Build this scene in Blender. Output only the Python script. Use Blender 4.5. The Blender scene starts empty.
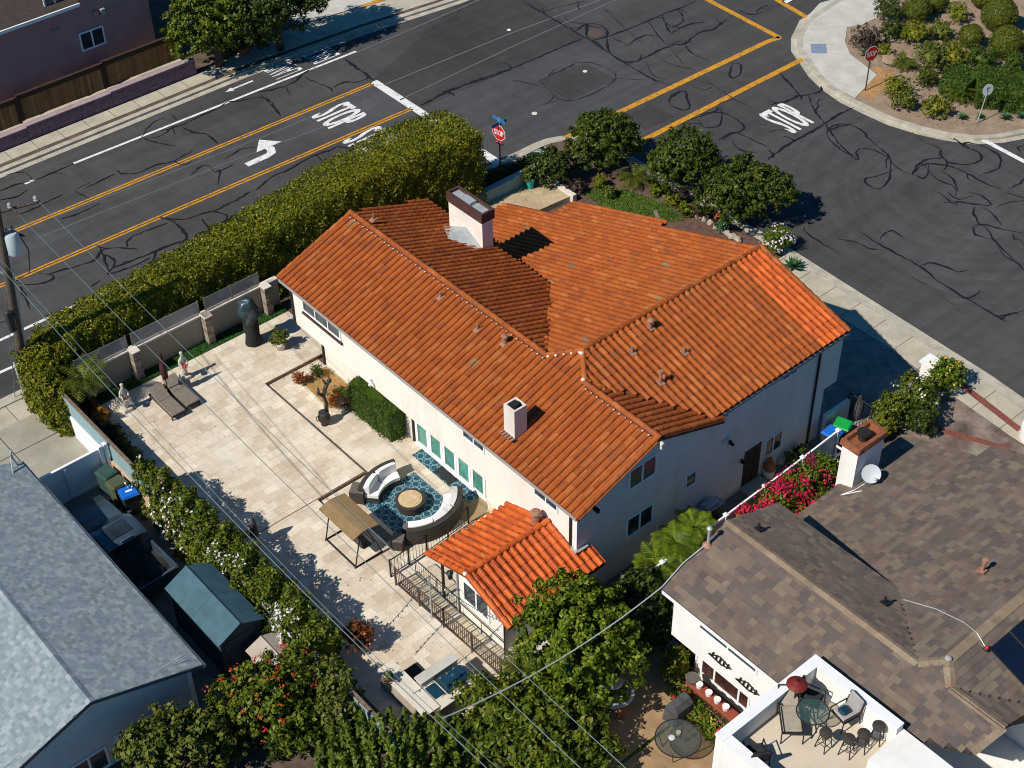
import bpy, math, random
import numpy as np
from mathutils import Vector, Matrix
R = math.radians
rng = np.random.default_rng(7)
rnd = random.Random(11)
S = bpy.context.scene
COL = S.collection

# ------------------------------------------------------------------ camera (solved from the photo's vanishing points)
CF, CD, CR, CA = 1529.126, R(41.403), R(-1.05), R(40.031)
FW = np.array([math.sin(CA)*math.cos(CD), math.cos(CA)*math.cos(CD), -math.sin(CD)])
_r0 = np.array([math.cos(CA), -math.sin(CA), 0.]); _u0 = np.cross(_r0, FW)
RT = _r0*math.cos(CR)+_u0*math.sin(CR); UP = -_r0*math.sin(CR)+_u0*math.cos(CR)
CO = np.array([-30., -35., 44.])
def ray(x, y): return RT*(x-512)/CF-UP*(y-384)/CF+FW
def at(x, y, z=0.):
    d = ray(x, y); t = (z-CO[2])/d[2]; p = CO+d*t
    return (float(p[0]), float(p[1]), float(z))
def onp(x, y, axis, val):
    d = ray(x, y); t = (val-CO[axis])/d[axis]; p = CO+d*t
    return tuple(float(v) for v in p)
cd = bpy.data.cameras.new('camera'); cam = bpy.data.objects.new('camera', cd); COL.objects.link(cam)
cam.matrix_world = Matrix(((RT[0], UP[0], -FW[0], CO[0]), (RT[1], UP[1], -FW[1], CO[1]), (RT[2], UP[2], -FW[2], CO[2]), (0, 0, 0, 1)))
cd.sensor_fit = 'HORIZONTAL'; cd.sensor_width = 36; cd.lens = CF*36/1024; cd.clip_start = 1; cd.clip_end = 2000
S.camera = cam

# ------------------------------------------------------------------ materials
def _nt(name):
    m = bpy.data.materials.new(name); m.use_nodes = True
    nt = m.node_tree; b = nt.nodes['Principled BSDF']
    return m, nt, b
def _n(nt, t, **k):
    n = nt.nodes.new(t)
    for a, v in k.items(): setattr(n, a, v)
    return n
def _coord(nt, scale=(1, 1, 1), rot=0):
    tc = _n(nt, 'ShaderNodeNewGeometry'); mp = _n(nt, 'ShaderNodeMapping')
    mp.inputs['Scale'].default_value = scale; mp.inputs['Rotation'].default_value = (0, 0, rot)
    nt.links.new(tc.outputs['Position'], mp.inputs['Vector']); return mp.outputs['Vector']
def _noise(nt, vec, scale, detail=4, rough=.6):
    n = _n(nt, 'ShaderNodeTexNoise'); n.inputs['Scale'].default_value = scale; n.inputs['Detail'].default_value = detail
    n.inputs['Roughness'].default_value = rough; nt.links.new(vec, n.inputs['Vector']); return n.outputs['Fac']
def _ramp(nt, fac, stops, interp='LINEAR'):
    r = _n(nt, 'ShaderNodeValToRGB'); cr = r.color_ramp; cr.interpolation = interp
    while len(cr.elements) < len(stops): cr.elements.new(.5)
    for e, (p, c) in zip(cr.elements, stops): e.position = p; e.color = (*c[:3], 1)
    nt.links.new(fac, r.inputs['Fac']); return r.outputs['Color']
def _mix(nt, a, b, fac, mode='MIX'):
    m = _n(nt, 'ShaderNodeMix', data_type='RGBA', blend_type=mode)
    for s, v in ((m.inputs[6], a), (m.inputs[7], b)):
        if isinstance(v, (tuple, list)): s.default_value = (*v[:3], 1)
        else: nt.links.new(v, s)
    if isinstance(fac, (int, float)): m.inputs[0].default_value = fac
    else: nt.links.new(fac, m.inputs[0])
    return m.outputs[2]
def _bump(nt, b, h, strength=.3, dist=.02):
    n = _n(nt, 'ShaderNodeBump'); n.inputs['Strength'].default_value = strength; n.inputs['Distance'].default_value = dist
    nt.links.new(h, n.inputs['Height']); nt.links.new(n.outputs['Normal'], b.inputs['Normal'])
def sc(c, k): return tuple(min(1, v*k) for v in c)
def plain(name, c, rough=.7, var=.12, scale=4., metal=0, bump=0, spec=.3, stain=None):
    """one base colour mottled by two sizes of noise"""
    m, nt, b = _nt(name); v = _coord(nt)
    f = _noise(nt, v, scale, 5); col = _ramp(nt, f, [(.3, sc(c, 1-var)), (.7, sc(c, 1+var))])
    f2 = _noise(nt, v, scale*7, 3); col = _mix(nt, col, _ramp(nt, f2, [(.3, (.75,)*3), (.7, (1,)*3)]), min(1, var*2.5), 'MULTIPLY')
    if stain:
        f3 = _noise(nt, _coord(nt, (1, 1, .25)), .9, 5, .7)
        col = _mix(nt, col, stain, _ramp(nt, f3, [(.5, (0,)*3), (.75, (.7,)*3)]))
    nt.links.new(col, b.inputs['Base Color'])
    b.inputs['Roughness'].default_value = rough; b.inputs['Metallic'].default_value = metal; b.inputs['Specular IOR Level'].default_value = spec
    if bump: _bump(nt, b, _noise(nt, v, scale*12, 4), bump)
    return m
def island(name, cols, rough=.75, spec=.3, bump=0, wear=None, interp='LINEAR', var=.2, scale=1.2):
    """every loose piece (tile, shingle, leaf, plank) gets its own tone of the given colours"""
    m, nt, b = _nt(name); g = _n(nt, 'ShaderNodeNewGeometry'); k = len(cols)
    col = _ramp(nt, g.outputs['Random Per Island'], [((i+(0 if interp == 'CONSTANT' else .5))/k, c) for i, c in enumerate(cols)], interp)
    v = _coord(nt); f = _noise(nt, v, scale, 5)
    col = _mix(nt, col, _ramp(nt, f, [(.3, (1-var*1.6,)*3), (.68, (1,)*3)]), 1., 'MULTIPLY')
    f2 = _noise(nt, v, 14, 3); col = _mix(nt, col, _ramp(nt, f2, [(.25, (.7,)*3), (.7, (1,)*3)]), .6, 'MULTIPLY')
    if wear:
        f3 = _noise(nt, v, .55, 6, .7); col = _mix(nt, col, wear, _ramp(nt, f3, [(.52, (0,)*3), (.72, (.55,)*3)]))
    nt.links.new(col, b.inputs['Base Color']); b.inputs['Roughness'].default_value = rough; b.inputs['Specular IOR Level'].default_value = spec
    if bump: _bump(nt, b, f2, bump)
    return m
def leafm(name, cols, trans=.22, rough=.5):
    m, nt, b = _nt(name); g = _n(nt, 'ShaderNodeNewGeometry'); k = len(cols)
    col = _ramp(nt, g.outputs['Random Per Island'], [((i+.5)/k, c) for i, c in enumerate(cols)])
    f = _noise(nt, _coord(nt), .9, 3); col = _mix(nt, col, _ramp(nt, f, [(.3, (.72, .8, .75)), (.7, (1.15, 1.1, .95))]), .8, 'MULTIPLY')
    nt.links.new(col, b.inputs['Base Color']); b.inputs['Roughness'].default_value = rough; b.inputs['Specular IOR Level'].default_value = .25
    t = _n(nt, 'ShaderNodeBsdfTranslucent'); nt.links.new(col, t.inputs['Color'])
    mx = _n(nt, 'ShaderNodeMixShader'); mx.inputs[0].default_value = trans
    out = nt.nodes['Material Output']
    nt.links.new(b.outputs[0], mx.inputs[1]); nt.links.new(t.outputs[0], mx.inputs[2]); nt.links.new(mx.outputs[0], out.inputs['Surface'])
    return m
def glassm(name, c=(.02, .03, .035), rough=.08):
    m, nt, b = _nt(name); f = _noise(nt, _coord(nt), 1.7, 3)
    nt.links.new(_ramp(nt, f, [(.35, c), (.7, sc(c, 2.2))]), b.inputs['Base Color'])
    b.inputs['Roughness'].default_value = rough; b.inputs['Specular IOR Level'].default_value = .55
    return m
def clearm(name, c, alpha, rough=.1):
    m, nt, b = _nt(name); b.inputs['Base Color'].default_value = (*c, 1); b.inputs['Alpha'].default_value = alpha
    b.inputs['Roughness'].default_value = rough
    return m
def bricky(name, c1, c2, mortar, bw, bh, ms=.012, rough=.75, rot=0, accents=None, var=.25, squash=1., bump=.0, off=.5):
    """coursed pavers / blocks, with blotchy stone tones inside"""
    m, nt, b = _nt(name); v = _coord(nt, rot=rot)
    br = _n(nt, 'ShaderNodeTexBrick'); nt.links.new(v, br.inputs['Vector'])
    br.inputs['Color1'].default_value = (*c1, 1); br.inputs['Color2'].default_value = (*c2, 1); br.inputs['Mortar'].default_value = (*mortar, 1)
    br.inputs['Scale'].default_value = 1; br.inputs['Brick Width'].default_value = bw; br.inputs['Row Height'].default_value = bh
    br.inputs['Mortar Size'].default_value = ms; br.offset = off; br.squash = squash; br.squash_frequency = 3
    col = br.outputs['Color']
    f = _noise(nt, v, 1.3, 6, .65); col = _mix(nt, col, _ramp(nt, f, [(.3, (1-var,)*3), (.65, (1,)*3)]), 1., 'MULTIPLY')
    f2 = _noise(nt, v, 9, 4, .7); col = _mix(nt, col, _ramp(nt, f2, [(.3, (.8, .76, .7)), (.62, (1,)*3)]), .8, 'MULTIPLY')
    if accents:
        f3 = _noise(nt, v, .45, 3); col = _mix(nt, col, accents, _ramp(nt, f3, [(.5, (0,)*3), (.75, (.6,)*3)]))
    nt.links.new(col, b.inputs['Base Color']); b.inputs['Roughness'].default_value = rough; b.inputs['Specular IOR Level'].default_value = .25
    if bump: _bump(nt, b, br.outputs['Fac'], -bump)
    return m

def asphalt(name, c, patch=.25, streak=None):
    m, nt, b = _nt(name); v = _coord(nt)
    f = _noise(nt, v, .12, 5, .65); col = _ramp(nt, f, [(.3, sc(c, .78)), (.7, sc(c, 1.2))])
    for s, w in (((.05, 1.3, 1), .6), ((1.1, .05, 1), .35)):
        f2 = _noise(nt, _coord(nt, s), 1.0, 4, .6); col = _mix(nt, col, _ramp(nt, f2, [(.3, (.72,)*3), (.7, (1.2,)*3)]), w, 'MULTIPLY')
    f3 = _noise(nt, v, 1.6, 6, .7); col = _mix(nt, col, _ramp(nt, f3, [(.3, (.8,)*3), (.65, (1.1,)*3)]), .6, 'MULTIPLY')
    if streak:
        ds = _n(nt, 'ShaderNodeVectorMath', operation='DISTANCE'); nt.links.new(v, ds.inputs[0]); ds.inputs[1].default_value = (*streak, 0)
        fa = _noise(nt, v, .35, 3); ad = _n(nt, 'ShaderNodeMath', operation='ADD'); nt.links.new(ds.outputs['Value'], ad.inputs[0]); nt.links.new(fa, ad.inputs[1])
        n1 = _n(nt, 'ShaderNodeTexNoise'); n1.noise_dimensions = '1D'; n1.inputs['Scale'].default_value = 1.9; n1.inputs['Detail'].default_value = 4; nt.links.new(ad.outputs[0], n1.inputs['W'])
        mk = _n(nt, 'ShaderNodeMapRange'); nt.links.new(ds.outputs['Value'], mk.inputs[0]); mk.inputs[1].default_value = 15; mk.inputs[2].default_value = 6; f5 = _noise(nt, v, .22, 3)
        mm = _n(nt, 'ShaderNodeMath', operation='MULTIPLY'); nt.links.new(mk.outputs[0], mm.inputs[0]); nt.links.new(f5, mm.inputs[1])
        col = _mix(nt, col, _ramp(nt, n1.outputs['Fac'], [(.35, (.8,)*3), (.62, (1.1,)*3)]), mm.outputs[0], 'MULTIPLY')
    f4 = _noise(nt, v, 38, 2, .6); col = _mix(nt, col, _ramp(nt, f4, [(.3, (.65,)*3), (.7, (1.3,)*3)]), .7, 'MULTIPLY')
    nt.links.new(col, b.inputs['Base Color']); b.inputs['Roughness'].default_value = .9; b.inputs['Specular IOR Level'].default_value = .2
    _bump(nt, b, f4, .4, .01)
    return m
def worn_paint(name, c, under, amt=.5):
    m, nt, b = _nt(name); v = _coord(nt); f = _noise(nt, v, 5, 6, .75)
    col = _mix(nt, c, under, _ramp(nt, f, [(amt, (0,)*3), (amt+.16, (.75,)*3)]))
    nt.links.new(col, b.inputs['Base Color']); b.inputs['Roughness'].default_value = .7
    return m

# ------------------------------------------------------------------ mesh building
class MB:
    def __init__(s): s.v = []; s.f = []
    def add(s, vs, fs):
        o = len(s.v); s.v.extend([tuple(map(float, p)) for p in vs]); s.f.extend([tuple(i+o for i in f) for f in fs]); return s
    def box(s, c, size, rz=0, tilt=None):
        hx, hy, hz = [q/2 for q in size]; M = Matrix.Rotation(rz, 3, 'Z')
        if tilt is not None: M = M @ Matrix.Rotation(tilt[1], 3, tilt[0])
        vs = [Vector(c)+M@Vector((x, y, z)) for z in (-hz, hz) for y in (-hy, hy) for x in (-hx, hx)]
        return s.add(vs, [(0, 2, 3, 1), (4, 5, 7, 6), (0, 1, 5, 4), (2, 6, 7, 3), (0, 4, 6, 2), (1, 3, 7, 5)])
    def bb(s, x0, x1, y0, y1, z0, z1): return s.box(((x0+x1)/2, (y0+y1)/2, (z0+z1)/2), (abs(x1-x0), abs(y1-y0), abs(z1-z0)))
    def rbox(s, c, size, r=.03, rz=0, tilt=None):
        """box with chamfered edges"""
        M = Matrix.Rotation(rz, 3, 'Z')
        if tilt is not None: M = M @ Matrix.Rotation(tilt[1], 3, tilt[0])
        hx, hy, hz = [q/2 for q in size]; r = min(r, hx*.9, hy*.9, hz*.9)
        rings = []
        for z, i in ((-hz, r), (-hz+r, 0), (hz-r, 0), (hz, r)):
            x, y = hx-i, hy-i
            rings.append([(-x+r, -y, z), (x-r, -y, z), (x, -y+r, z), (x, y-r, z), (x-r, y, z), (-x+r, y, z), (-x, y-r, z), (-x, -y+r, z)])
        vs = [Vector(c)+M@Vector(p) for g in rings for p in g]; fs = [tuple(range(7, -1, -1)), tuple(range(24, 32))]
        for k in range(3):
            for j in range(8): fs.append((k*8+j, k*8+(j+1) % 8, k*8+8+(j+1) % 8, k*8+8+j))
        return s.add(vs, fs)
    def prism(s, poly, z0, z1):
        n = len(poly); a = sum(poly[i][0]*poly[(i+1) % n][1]-poly[(i+1) % n][0]*poly[i][1] for i in range(n))
        if a < 0: poly = poly[::-1]
        vs = [(p[0], p[1], z0) for p in poly]+[(p[0], p[1], z1) for p in poly]
        return s.add(vs, [tuple(range(n-1, -1, -1)), tuple(range(n, 2*n))]+[(i, (i+1) % n, n+(i+1) % n, n+i) for i in range(n)])
    def extr(s, poly, vec):
        """extrude a planar 3-D polygon along vec"""
        n = len(poly); v = Vector(vec); vs = [Vector(p) for p in poly]+[Vector(p)+v for p in poly]
        return s.add(vs, [tuple(range(n-1, -1, -1)), tuple(range(n, 2*n))]+[(i, (i+1) % n, n+(i+1) % n, n+i) for i in range(n)])
    def cyl(s, p0, p1, r0, r1=None, n=10, cap=True):
        r1 = r0 if r1 is None else r1; a, b = Vector(p0), Vector(p1); d = (b-a).normalized()
        u = d.orthogonal().normalized(); w = d.cross(u)
        vs = [a+(u*math.cos(t)+w*math.sin(t))*r0 for t in [2*math.pi*i/n for i in range(n)]]+[b+(u*math.cos(t)+w*math.sin(t))*r1 for t in [2*math.pi*i/n for i in range(n)]]
        fs = [(i, (i+1) % n, n+(i+1) % n, n+i) for i in range(n)]
        if cap: fs += [tuple(range(n-1, -1, -1)), tuple(range(n, 2*n))]
        return s.add(vs, fs)
    def tube(s, pts, r, n=6):
        rs = r if isinstance(r, (list, tuple)) else [r]*len(pts)
        P = [Vector(p) for p in pts]; vs = []; fs = []
        u = None
        for i, p in enumerate(P):
            d = (P[min(i+1, len(P)-1)]-P[max(i-1, 0)]).normalized()
            if u is None: u = d.orthogonal().normalized()
            u = (u-d*u.dot(d)).normalized() if (u-d*u.dot(d)).length > 1e-6 else d.orthogonal().normalized()
            w = d.cross(u)
            vs += [p+(u*math.cos(2*math.pi*k/n)+w*math.sin(2*math.pi*k/n))*rs[i] for k in range(n)]
        for i in range(len(P)-1):
            for k in range(n): fs.append((i*n+k, i*n+(k+1) % n, (i+1)*n+(k+1) % n, (i+1)*n+k))
        fs += [tuple(range(n-1, -1, -1)), tuple(range((len(P)-1)*n, len(P)*n))]
        return s.add(vs, fs)
    def lathe(s, prof, c, n=16):
        vs = []; fs = []
        for r, z in prof: vs += [(c[0]+r*math.cos(2*math.pi*k/n), c[1]+r*math.sin(2*math.pi*k/n), c[2]+z) for k in range(n)]
        for i in range(len(prof)-1):
            for k in range(n): fs.append((i*n+k, i*n+(k+1) % n, (i+1)*n+(k+1) % n, (i+1)*n+k))
        fs += [tuple(range(n-1, -1, -1)), tuple(range((len(prof)-1)*n, len(prof)*n))]
        return s.add(vs, fs)
    def ell(s, c, r, n=12, m=8, rz=0, lump=0):
        vs = [(0, 0, -1)]; M = Matrix.Rotation(rz, 3, 'Z')
        for j in range(1, m):
            t = -math.pi/2+math.pi*j/m
            vs += [(math.cos(t)*math.cos(2*math.pi*k/n), math.cos(t)*math.sin(2*math.pi*k/n), math.sin(t)) for k in range(n)]
        vs.append((0, 0, 1)); fs = []
        for k in range(n):
            fs.append((0, 1+(k+1) % n, 1+k)); fs.append((len(vs)-1, 1+(m-2)*n+k, 1+(m-2)*n+(k+1) % n))
            for j in range(m-2): fs.append((1+j*n+k, 1+j*n+(k+1) % n, 1+(j+1)*n+(k+1) % n, 1+(j+1)*n+k))
        out = []
        for p in vs:
            k = 1+lump*math.sin(p[0]*5.1+c[0])*math.cos(p[1]*4.7+c[1]+p[2]*3)
            out.append(Vector(c)+M@Vector((p[0]*r[0]*k, p[1]*r[1]*k, p[2]*r[2]*k)))
        return s.add(out, fs)
    def quad(s, a, b, c, d): return s.add([a, b, c, d], [(0, 1, 2, 3)])
    def strip(s, pts, w, z):
        """a flat painted line of width w along 2-D points"""
        P = [Vector((p[0], p[1])) for p in pts]; vs = []
        for i, p in enumerate(P):
            d = (P[min(i+1, len(P)-1)]-P[max(i-1, 0)]).normalized(); nrm = Vector((-d.y, d.x))*((w[i] if isinstance(w, list) else w)/2)
            vs += [(*(p+nrm), z), (*(p-nrm), z)]
        return s.add(vs, [(2*i+1, 2*i+3, 2*i+2, 2*i) for i in range(len(P)-1)])

ORG = {}
def tag(o, label=None, cat=None, group=None, kind=None):
    for k, v in (('label', label), ('category', cat), ('group', group), ('kind', kind)):
        if v: o[k] = v
    return o
def thing(name, label, cat, loc=(0, 0, 0), group=None, rz=0):
    o = bpy.data.objects.new(name, None); COL.objects.link(o); o.location = loc; o.rotation_euler[2] = rz
    o.empty_display_size = .3; ORG[o.name] = Vector((0, 0, 0)) if rz else Vector(loc)
    return tag(o, label, cat, group)
def _mesh(name, v, f, m, smooth):
    me = bpy.data.meshes.new(name); me.from_pydata(v, [], f); me.materials.append(m)
    if smooth:
        me.polygons.foreach_set('use_smooth', [True]*len(me.polygons))
        if smooth is not True: me.set_sharp_from_angle(angle=R(smooth))
    me.update(); return me
def part(name, mb, m, parent, smooth=False, label=None):
    """a part (or sub-part) in world coordinates under its thing"""
    g = ORG[parent.name]; v = [(p[0]-g.x, p[1]-g.y, p[2]-g.z) for p in mb.v]
    o = bpy.data.objects.new(name, _mesh(name, v, mb.f, m, smooth)); COL.objects.link(o); o.parent = parent
    ORG[o.name] = g
    if label: o['label'] = label
    return o
def multi(name, pairs, parent):
    """one part whose pieces use several materials"""
    mb = MB(); idx = []
    for k, (b, _) in enumerate(pairs): o = len(mb.v); mb.v += b.v; mb.f += [tuple(i+o for i in f) for f in b.f]; idx += [k]*len(b.f)
    o = part(name, mb, pairs[0][1], parent)
    for _, m in pairs[1:]: o.data.materials.append(m)
    o.data.polygons.foreach_set('material_index', idx); return o
def solo(name, mb, m, label=None, cat=None, group=None, kind=None, loc=None, smooth=False):
    """a top-level object that is one mesh"""
    loc = loc or (0, 0, 0); v = [(p[0]-loc[0], p[1]-loc[1], p[2]-loc[2]) for p in mb.v]
    o = bpy.data.objects.new(name, _mesh(name, v, mb.f, m, smooth)); COL.objects.link(o); o.location = loc
    ORG[o.name] = Vector(loc)
    return tag(o, label, cat, group, kind)
def struct(name, mb, m): return solo(name, mb, m, kind='structure')
def copy_tree(o, loc=None, rz=None, label=None, parent=None):
    c = o.copy(); COL.objects.link(c); c.parent = parent
    for ch in list(o.children): copy_tree(ch, parent=c)
    if loc is not None: c.location = loc
    if rz is not None: c.rotation_euler[2] = rz
    if label: c['label'] = label
    return c
def pxpoly(ps, z=0.): return [at(*p, z)[:2] for p in ps]
# ------------------------------------------------------------------ foliage
def _unit(a): return a/np.maximum(np.linalg.norm(a, axis=1, keepdims=True), 1e-9)
def leaf_arrays(P, N, size, aspect=.55, jitter=.75, up=.0):
    n = len(P); nn = _unit(N+rng.normal(size=(n, 3))*jitter+np.array([0, 0, up]))
    t = _unit(np.cross(nn, rng.normal(size=(n, 3)))); b = np.cross(nn, t)
    s = (size*rng.uniform(.65, 1.35, n))[:, None]; w = s*aspect
    V = np.stack([P-t*s*.5, P+b*w*.5+nn*s*.08, P+t*s*.5, P-b*w*.5+nn*s*.08], 1).reshape(-1, 3)
    return V
def arr_mesh(name, V, m, parent=None, loc=(0, 0, 0)):
    """quads from an (4n,3) array"""
    n = len(V)//4; me = bpy.data.meshes.new(name); me.vertices.add(4*n); me.loops.add(4*n); me.polygons.add(n)
    me.vertices.foreach_set('co', (V-np.array(loc)).astype(np.float32).ravel())
    me.loops.foreach_set('vertex_index', np.arange(4*n, dtype=np.int32)); me.polygons.foreach_set('loop_start', np.arange(0, 4*n, 4, dtype=np.int32))
    me.materials.append(m); me.update(calc_edges=True); me.validate()
    o = bpy.data.objects.new(name, me); COL.objects.link(o)
    if parent is not None: o.parent = parent
    else: o.location = loc
    ORG[o.name] = Vector(loc)
    return o
def dirs(n): return _unit(rng.normal(size=(n, 3)))
def crown_pts(blobs, nclump, per, cr, inset=.3, zmin=-.55):
    """leaf clumps spread over the outer shell of several ellipsoids"""
    w = np.array([b[1][0]*b[1][1]+b[1][0]*b[1][2] for b in blobs]); w = w/w.sum()
    idx = rng.choice(len(blobs), nclump, p=w)
    C = np.array([b[0] for b in blobs])[idx]; Rr = np.array([b[1] for b in blobs])[idx]
    d = dirs(nclump); d[:, 2] = np.where(d[:, 2] < zmin, -d[:, 2], d[:, 2])
    k = 1-inset*rng.random((nclump, 1))**1.5
    k = k*(1+.10*np.sin(d[:, :1]*6+C[:, :1])+.08*np.sin(d[:, 1:2]*7+d[:, 2:]*5))
    cc = C+d*Rr*k; out = _unit(d/Rr)
    e = dirs(nclump*per); rad = cr*rng.random((nclump*per, 1))**.45*rng.uniform(.6, 1.3, (nclump, 1)).repeat(per, 0)
    P = cc.repeat(per, 0)+e*rad*np.array([1, 1, .8]); N = e*.8+out.repeat(per, 0)*.9
    return P, N
def trunk_mb(base, blobs, r=.12, limbs=5):
    mb = MB(); b = Vector(base); zc = min(Vector(q[0]).z-q[1][2]*.35 for q in blobs); top = Vector((b.x+.08, b.y-.05, max(b.z+.25, zc)))
    mb.tube([b-Vector((0, 0, .1)), b.lerp(top, .5)+Vector((.04, .03, 0)), top], [r*1.25, r, r*.8], 8)
    for i in range(limbs):
        q = blobs[i % len(blobs)]; a = 2.4*i
        e = Vector(q[0])+Vector((math.cos(a)*q[1][0]*.6, math.sin(a)*q[1][1]*.6, q[1][2]*.3))
        mb.tube([top, top.lerp(e, .5)+Vector((0, 0, .1)), e], [r*.6, r*.4, r*.12], 6)
    return mb
def core(mb, blobs, k=.72):
    for c, r in blobs: mb.ell(c, [q*k for q in r], 9, 6, lump=.25)
    return mb
def tree(name, label, cat, base, blobs, leaf, ncl, per, cr, ls, group=None, r=.12, inset=.3, flowers=None, aspect=.55, core_k=.4, zmin=-.55, limbs=5):
    t = thing(name, label, cat, base, group)
    part('trunk', trunk_mb(base, blobs, r, limbs), M['bark'], t, True)
    P, N = crown_pts(blobs, ncl, per, cr, inset, zmin); V = leaf_arrays(P, N, ls, aspect)
    V = V[:]; cm = MB(); core(cm, blobs, core_k)
    cr_o = arr_mesh('crown', V, leaf, t, base)
    if core_k: part('inner_foliage', cm, leaf, cr_o, True)
    if flowers:
        fm, n, fs, kk = flowers; fl(t, base, blobs, fm, n, fs, kk)
    return t
def fl(t, base, blobs, fm, n, fs, per=5, zmin=-.3, spread=.12):
    P, N = crown_pts(blobs, n, per, spread, .05, zmin); P = P+N*.06
    o = arr_mesh('flowers', leaf_arrays(P, N+np.array([0, 0, .6]), fs, .9, .5), fm, t, base); o['kind'] = 'stuff'; return o
def shrub(px, py, hc, r, leaf, label, name='shrub', cat='shrub', group=None, n=None, ls=.14, cr=None, rz=None, zb=0, flowers=None, aspect=.5, inset=.3, dense=1., loc=None):
    """one rounded bush: pixel of its middle, height of its middle, radius in metres"""
    c = loc or at(px, py, zb+hc); rz = rz or min(r, hc*1.05); r2 = r*rnd.uniform(.88, 1.0)
    blobs = [(c, (r, r2, rz))]
    for i in range(3):
        a = rnd.uniform(0, 6.28); blobs.append(((c[0]+math.cos(a)*r*.42, c[1]+math.sin(a)*r*.42, c[2]+rnd.uniform(-.1, .25)*rz), (r*.62, r*.6, rz*.72)))
    base = (c[0], c[1], zb)
    n = int((n or int(55*(r/.8)**1.6*dense))*1.35)
    return tree(name, label, cat, base, blobs, leaf, n, 16, cr or .2*max(.6, r), ls, group, .04, inset, flowers, aspect, .45, -.75, 3)
def topiary(px, py, hc, r, label, leaf, group):
    c = at(px, py, hc); base = (c[0], c[1], 0.); t = thing('round_topiary_bush', label, 'bush', base, group)
    mb = MB(); mb.tube([(base[0], base[1], -.1), (c[0], c[1], c[2])], .06, 6); part('trunk', mb, M['bark'], t)
    d = dirs(int(1500*(r/.7)**2)); d[:, 2] = np.where(d[:, 2] < -.8, -d[:, 2], d[:, 2]); k = 1+.05*np.sin(d[:, :1]*7+c[0]*3)+rng.normal(size=(len(d), 1))*.025
    P = np.array(c)+d*k*r*np.array([1, 1, .92]); o = arr_mesh('crown', leaf_arrays(P, d, .12, .6, .55), leaf, t, base)
    cm = MB(); cm.ell(c, (r*.93, r*.93, r*.86), 16, 10); part('inner_foliage', cm, leaf, o, True); return t
def hedge_pts(path, w, h, n, z0=0., lump=.18, topw=.85, seed=0.):
    """leaves over the sides and top of a hedge that follows path (2-D points); w, h per point or constant"""
    P2 = np.array([p[:2] for p in path], float); seg = np.linalg.norm(np.diff(P2, axis=0), axis=1); L = np.concatenate([[0], np.cumsum(seg)])
    t = rng.random(n)*L[-1]; x = np.interp(t, L, P2[:, 0]); y = np.interp(t, L, P2[:, 1])
    W = np.interp(t, L, w if hasattr(w, '__len__') else [w]*len(L)); H = np.interp(t, L, h if hasattr(h, '__len__') else [h]*len(L))
    k = np.clip(np.searchsorted(L, t, 'right')-1, 0, len(seg)-1); tan = (np.diff(P2, axis=0)/seg[:, None])[k]; nor = np.stack([-tan[:, 1], tan[:, 0]], 1)
    per = rng.random(n)*(2*H+W); s = np.where(per < H, -1, np.where(per > H+W, 1, 0)); side = s != 0
    v = np.where(per < H, per/H, np.where(per > H+W, (2*H+W-per)/H, 1.)); u = np.where(side, s*.5, (per-H)/W-.5)
    rr = np.clip((v-.6)/.4, 0, 1); u = np.where(side, u*(1-(1-topw)*rr**2), u*topw); z = np.where(side, v*H, H*(1-.25*(np.abs(u)*2)**3*(1-topw)*2))
    lm = lump*(.6*np.sin(t*1.9+seed)*np.cos(z*2.3+seed)+.7*np.sin(t*4.3+u*5+z*3.1+1.3)+.5*np.sin(t*7.7+u*9-z*5)); lm = lm+rng.normal(size=n)*.07
    off = u*W+np.where(side, s*lm, 0); z = z+np.where(side, 0, lm*.9)
    P = np.stack([x+nor[:, 0]*off, y+nor[:, 1]*off, z0+np.maximum(z, .03)], 1)
    N = np.stack([nor[:, 0]*s, nor[:, 1]*s, np.where(side, .35, 1.)], 1)
    return P, N
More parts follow.
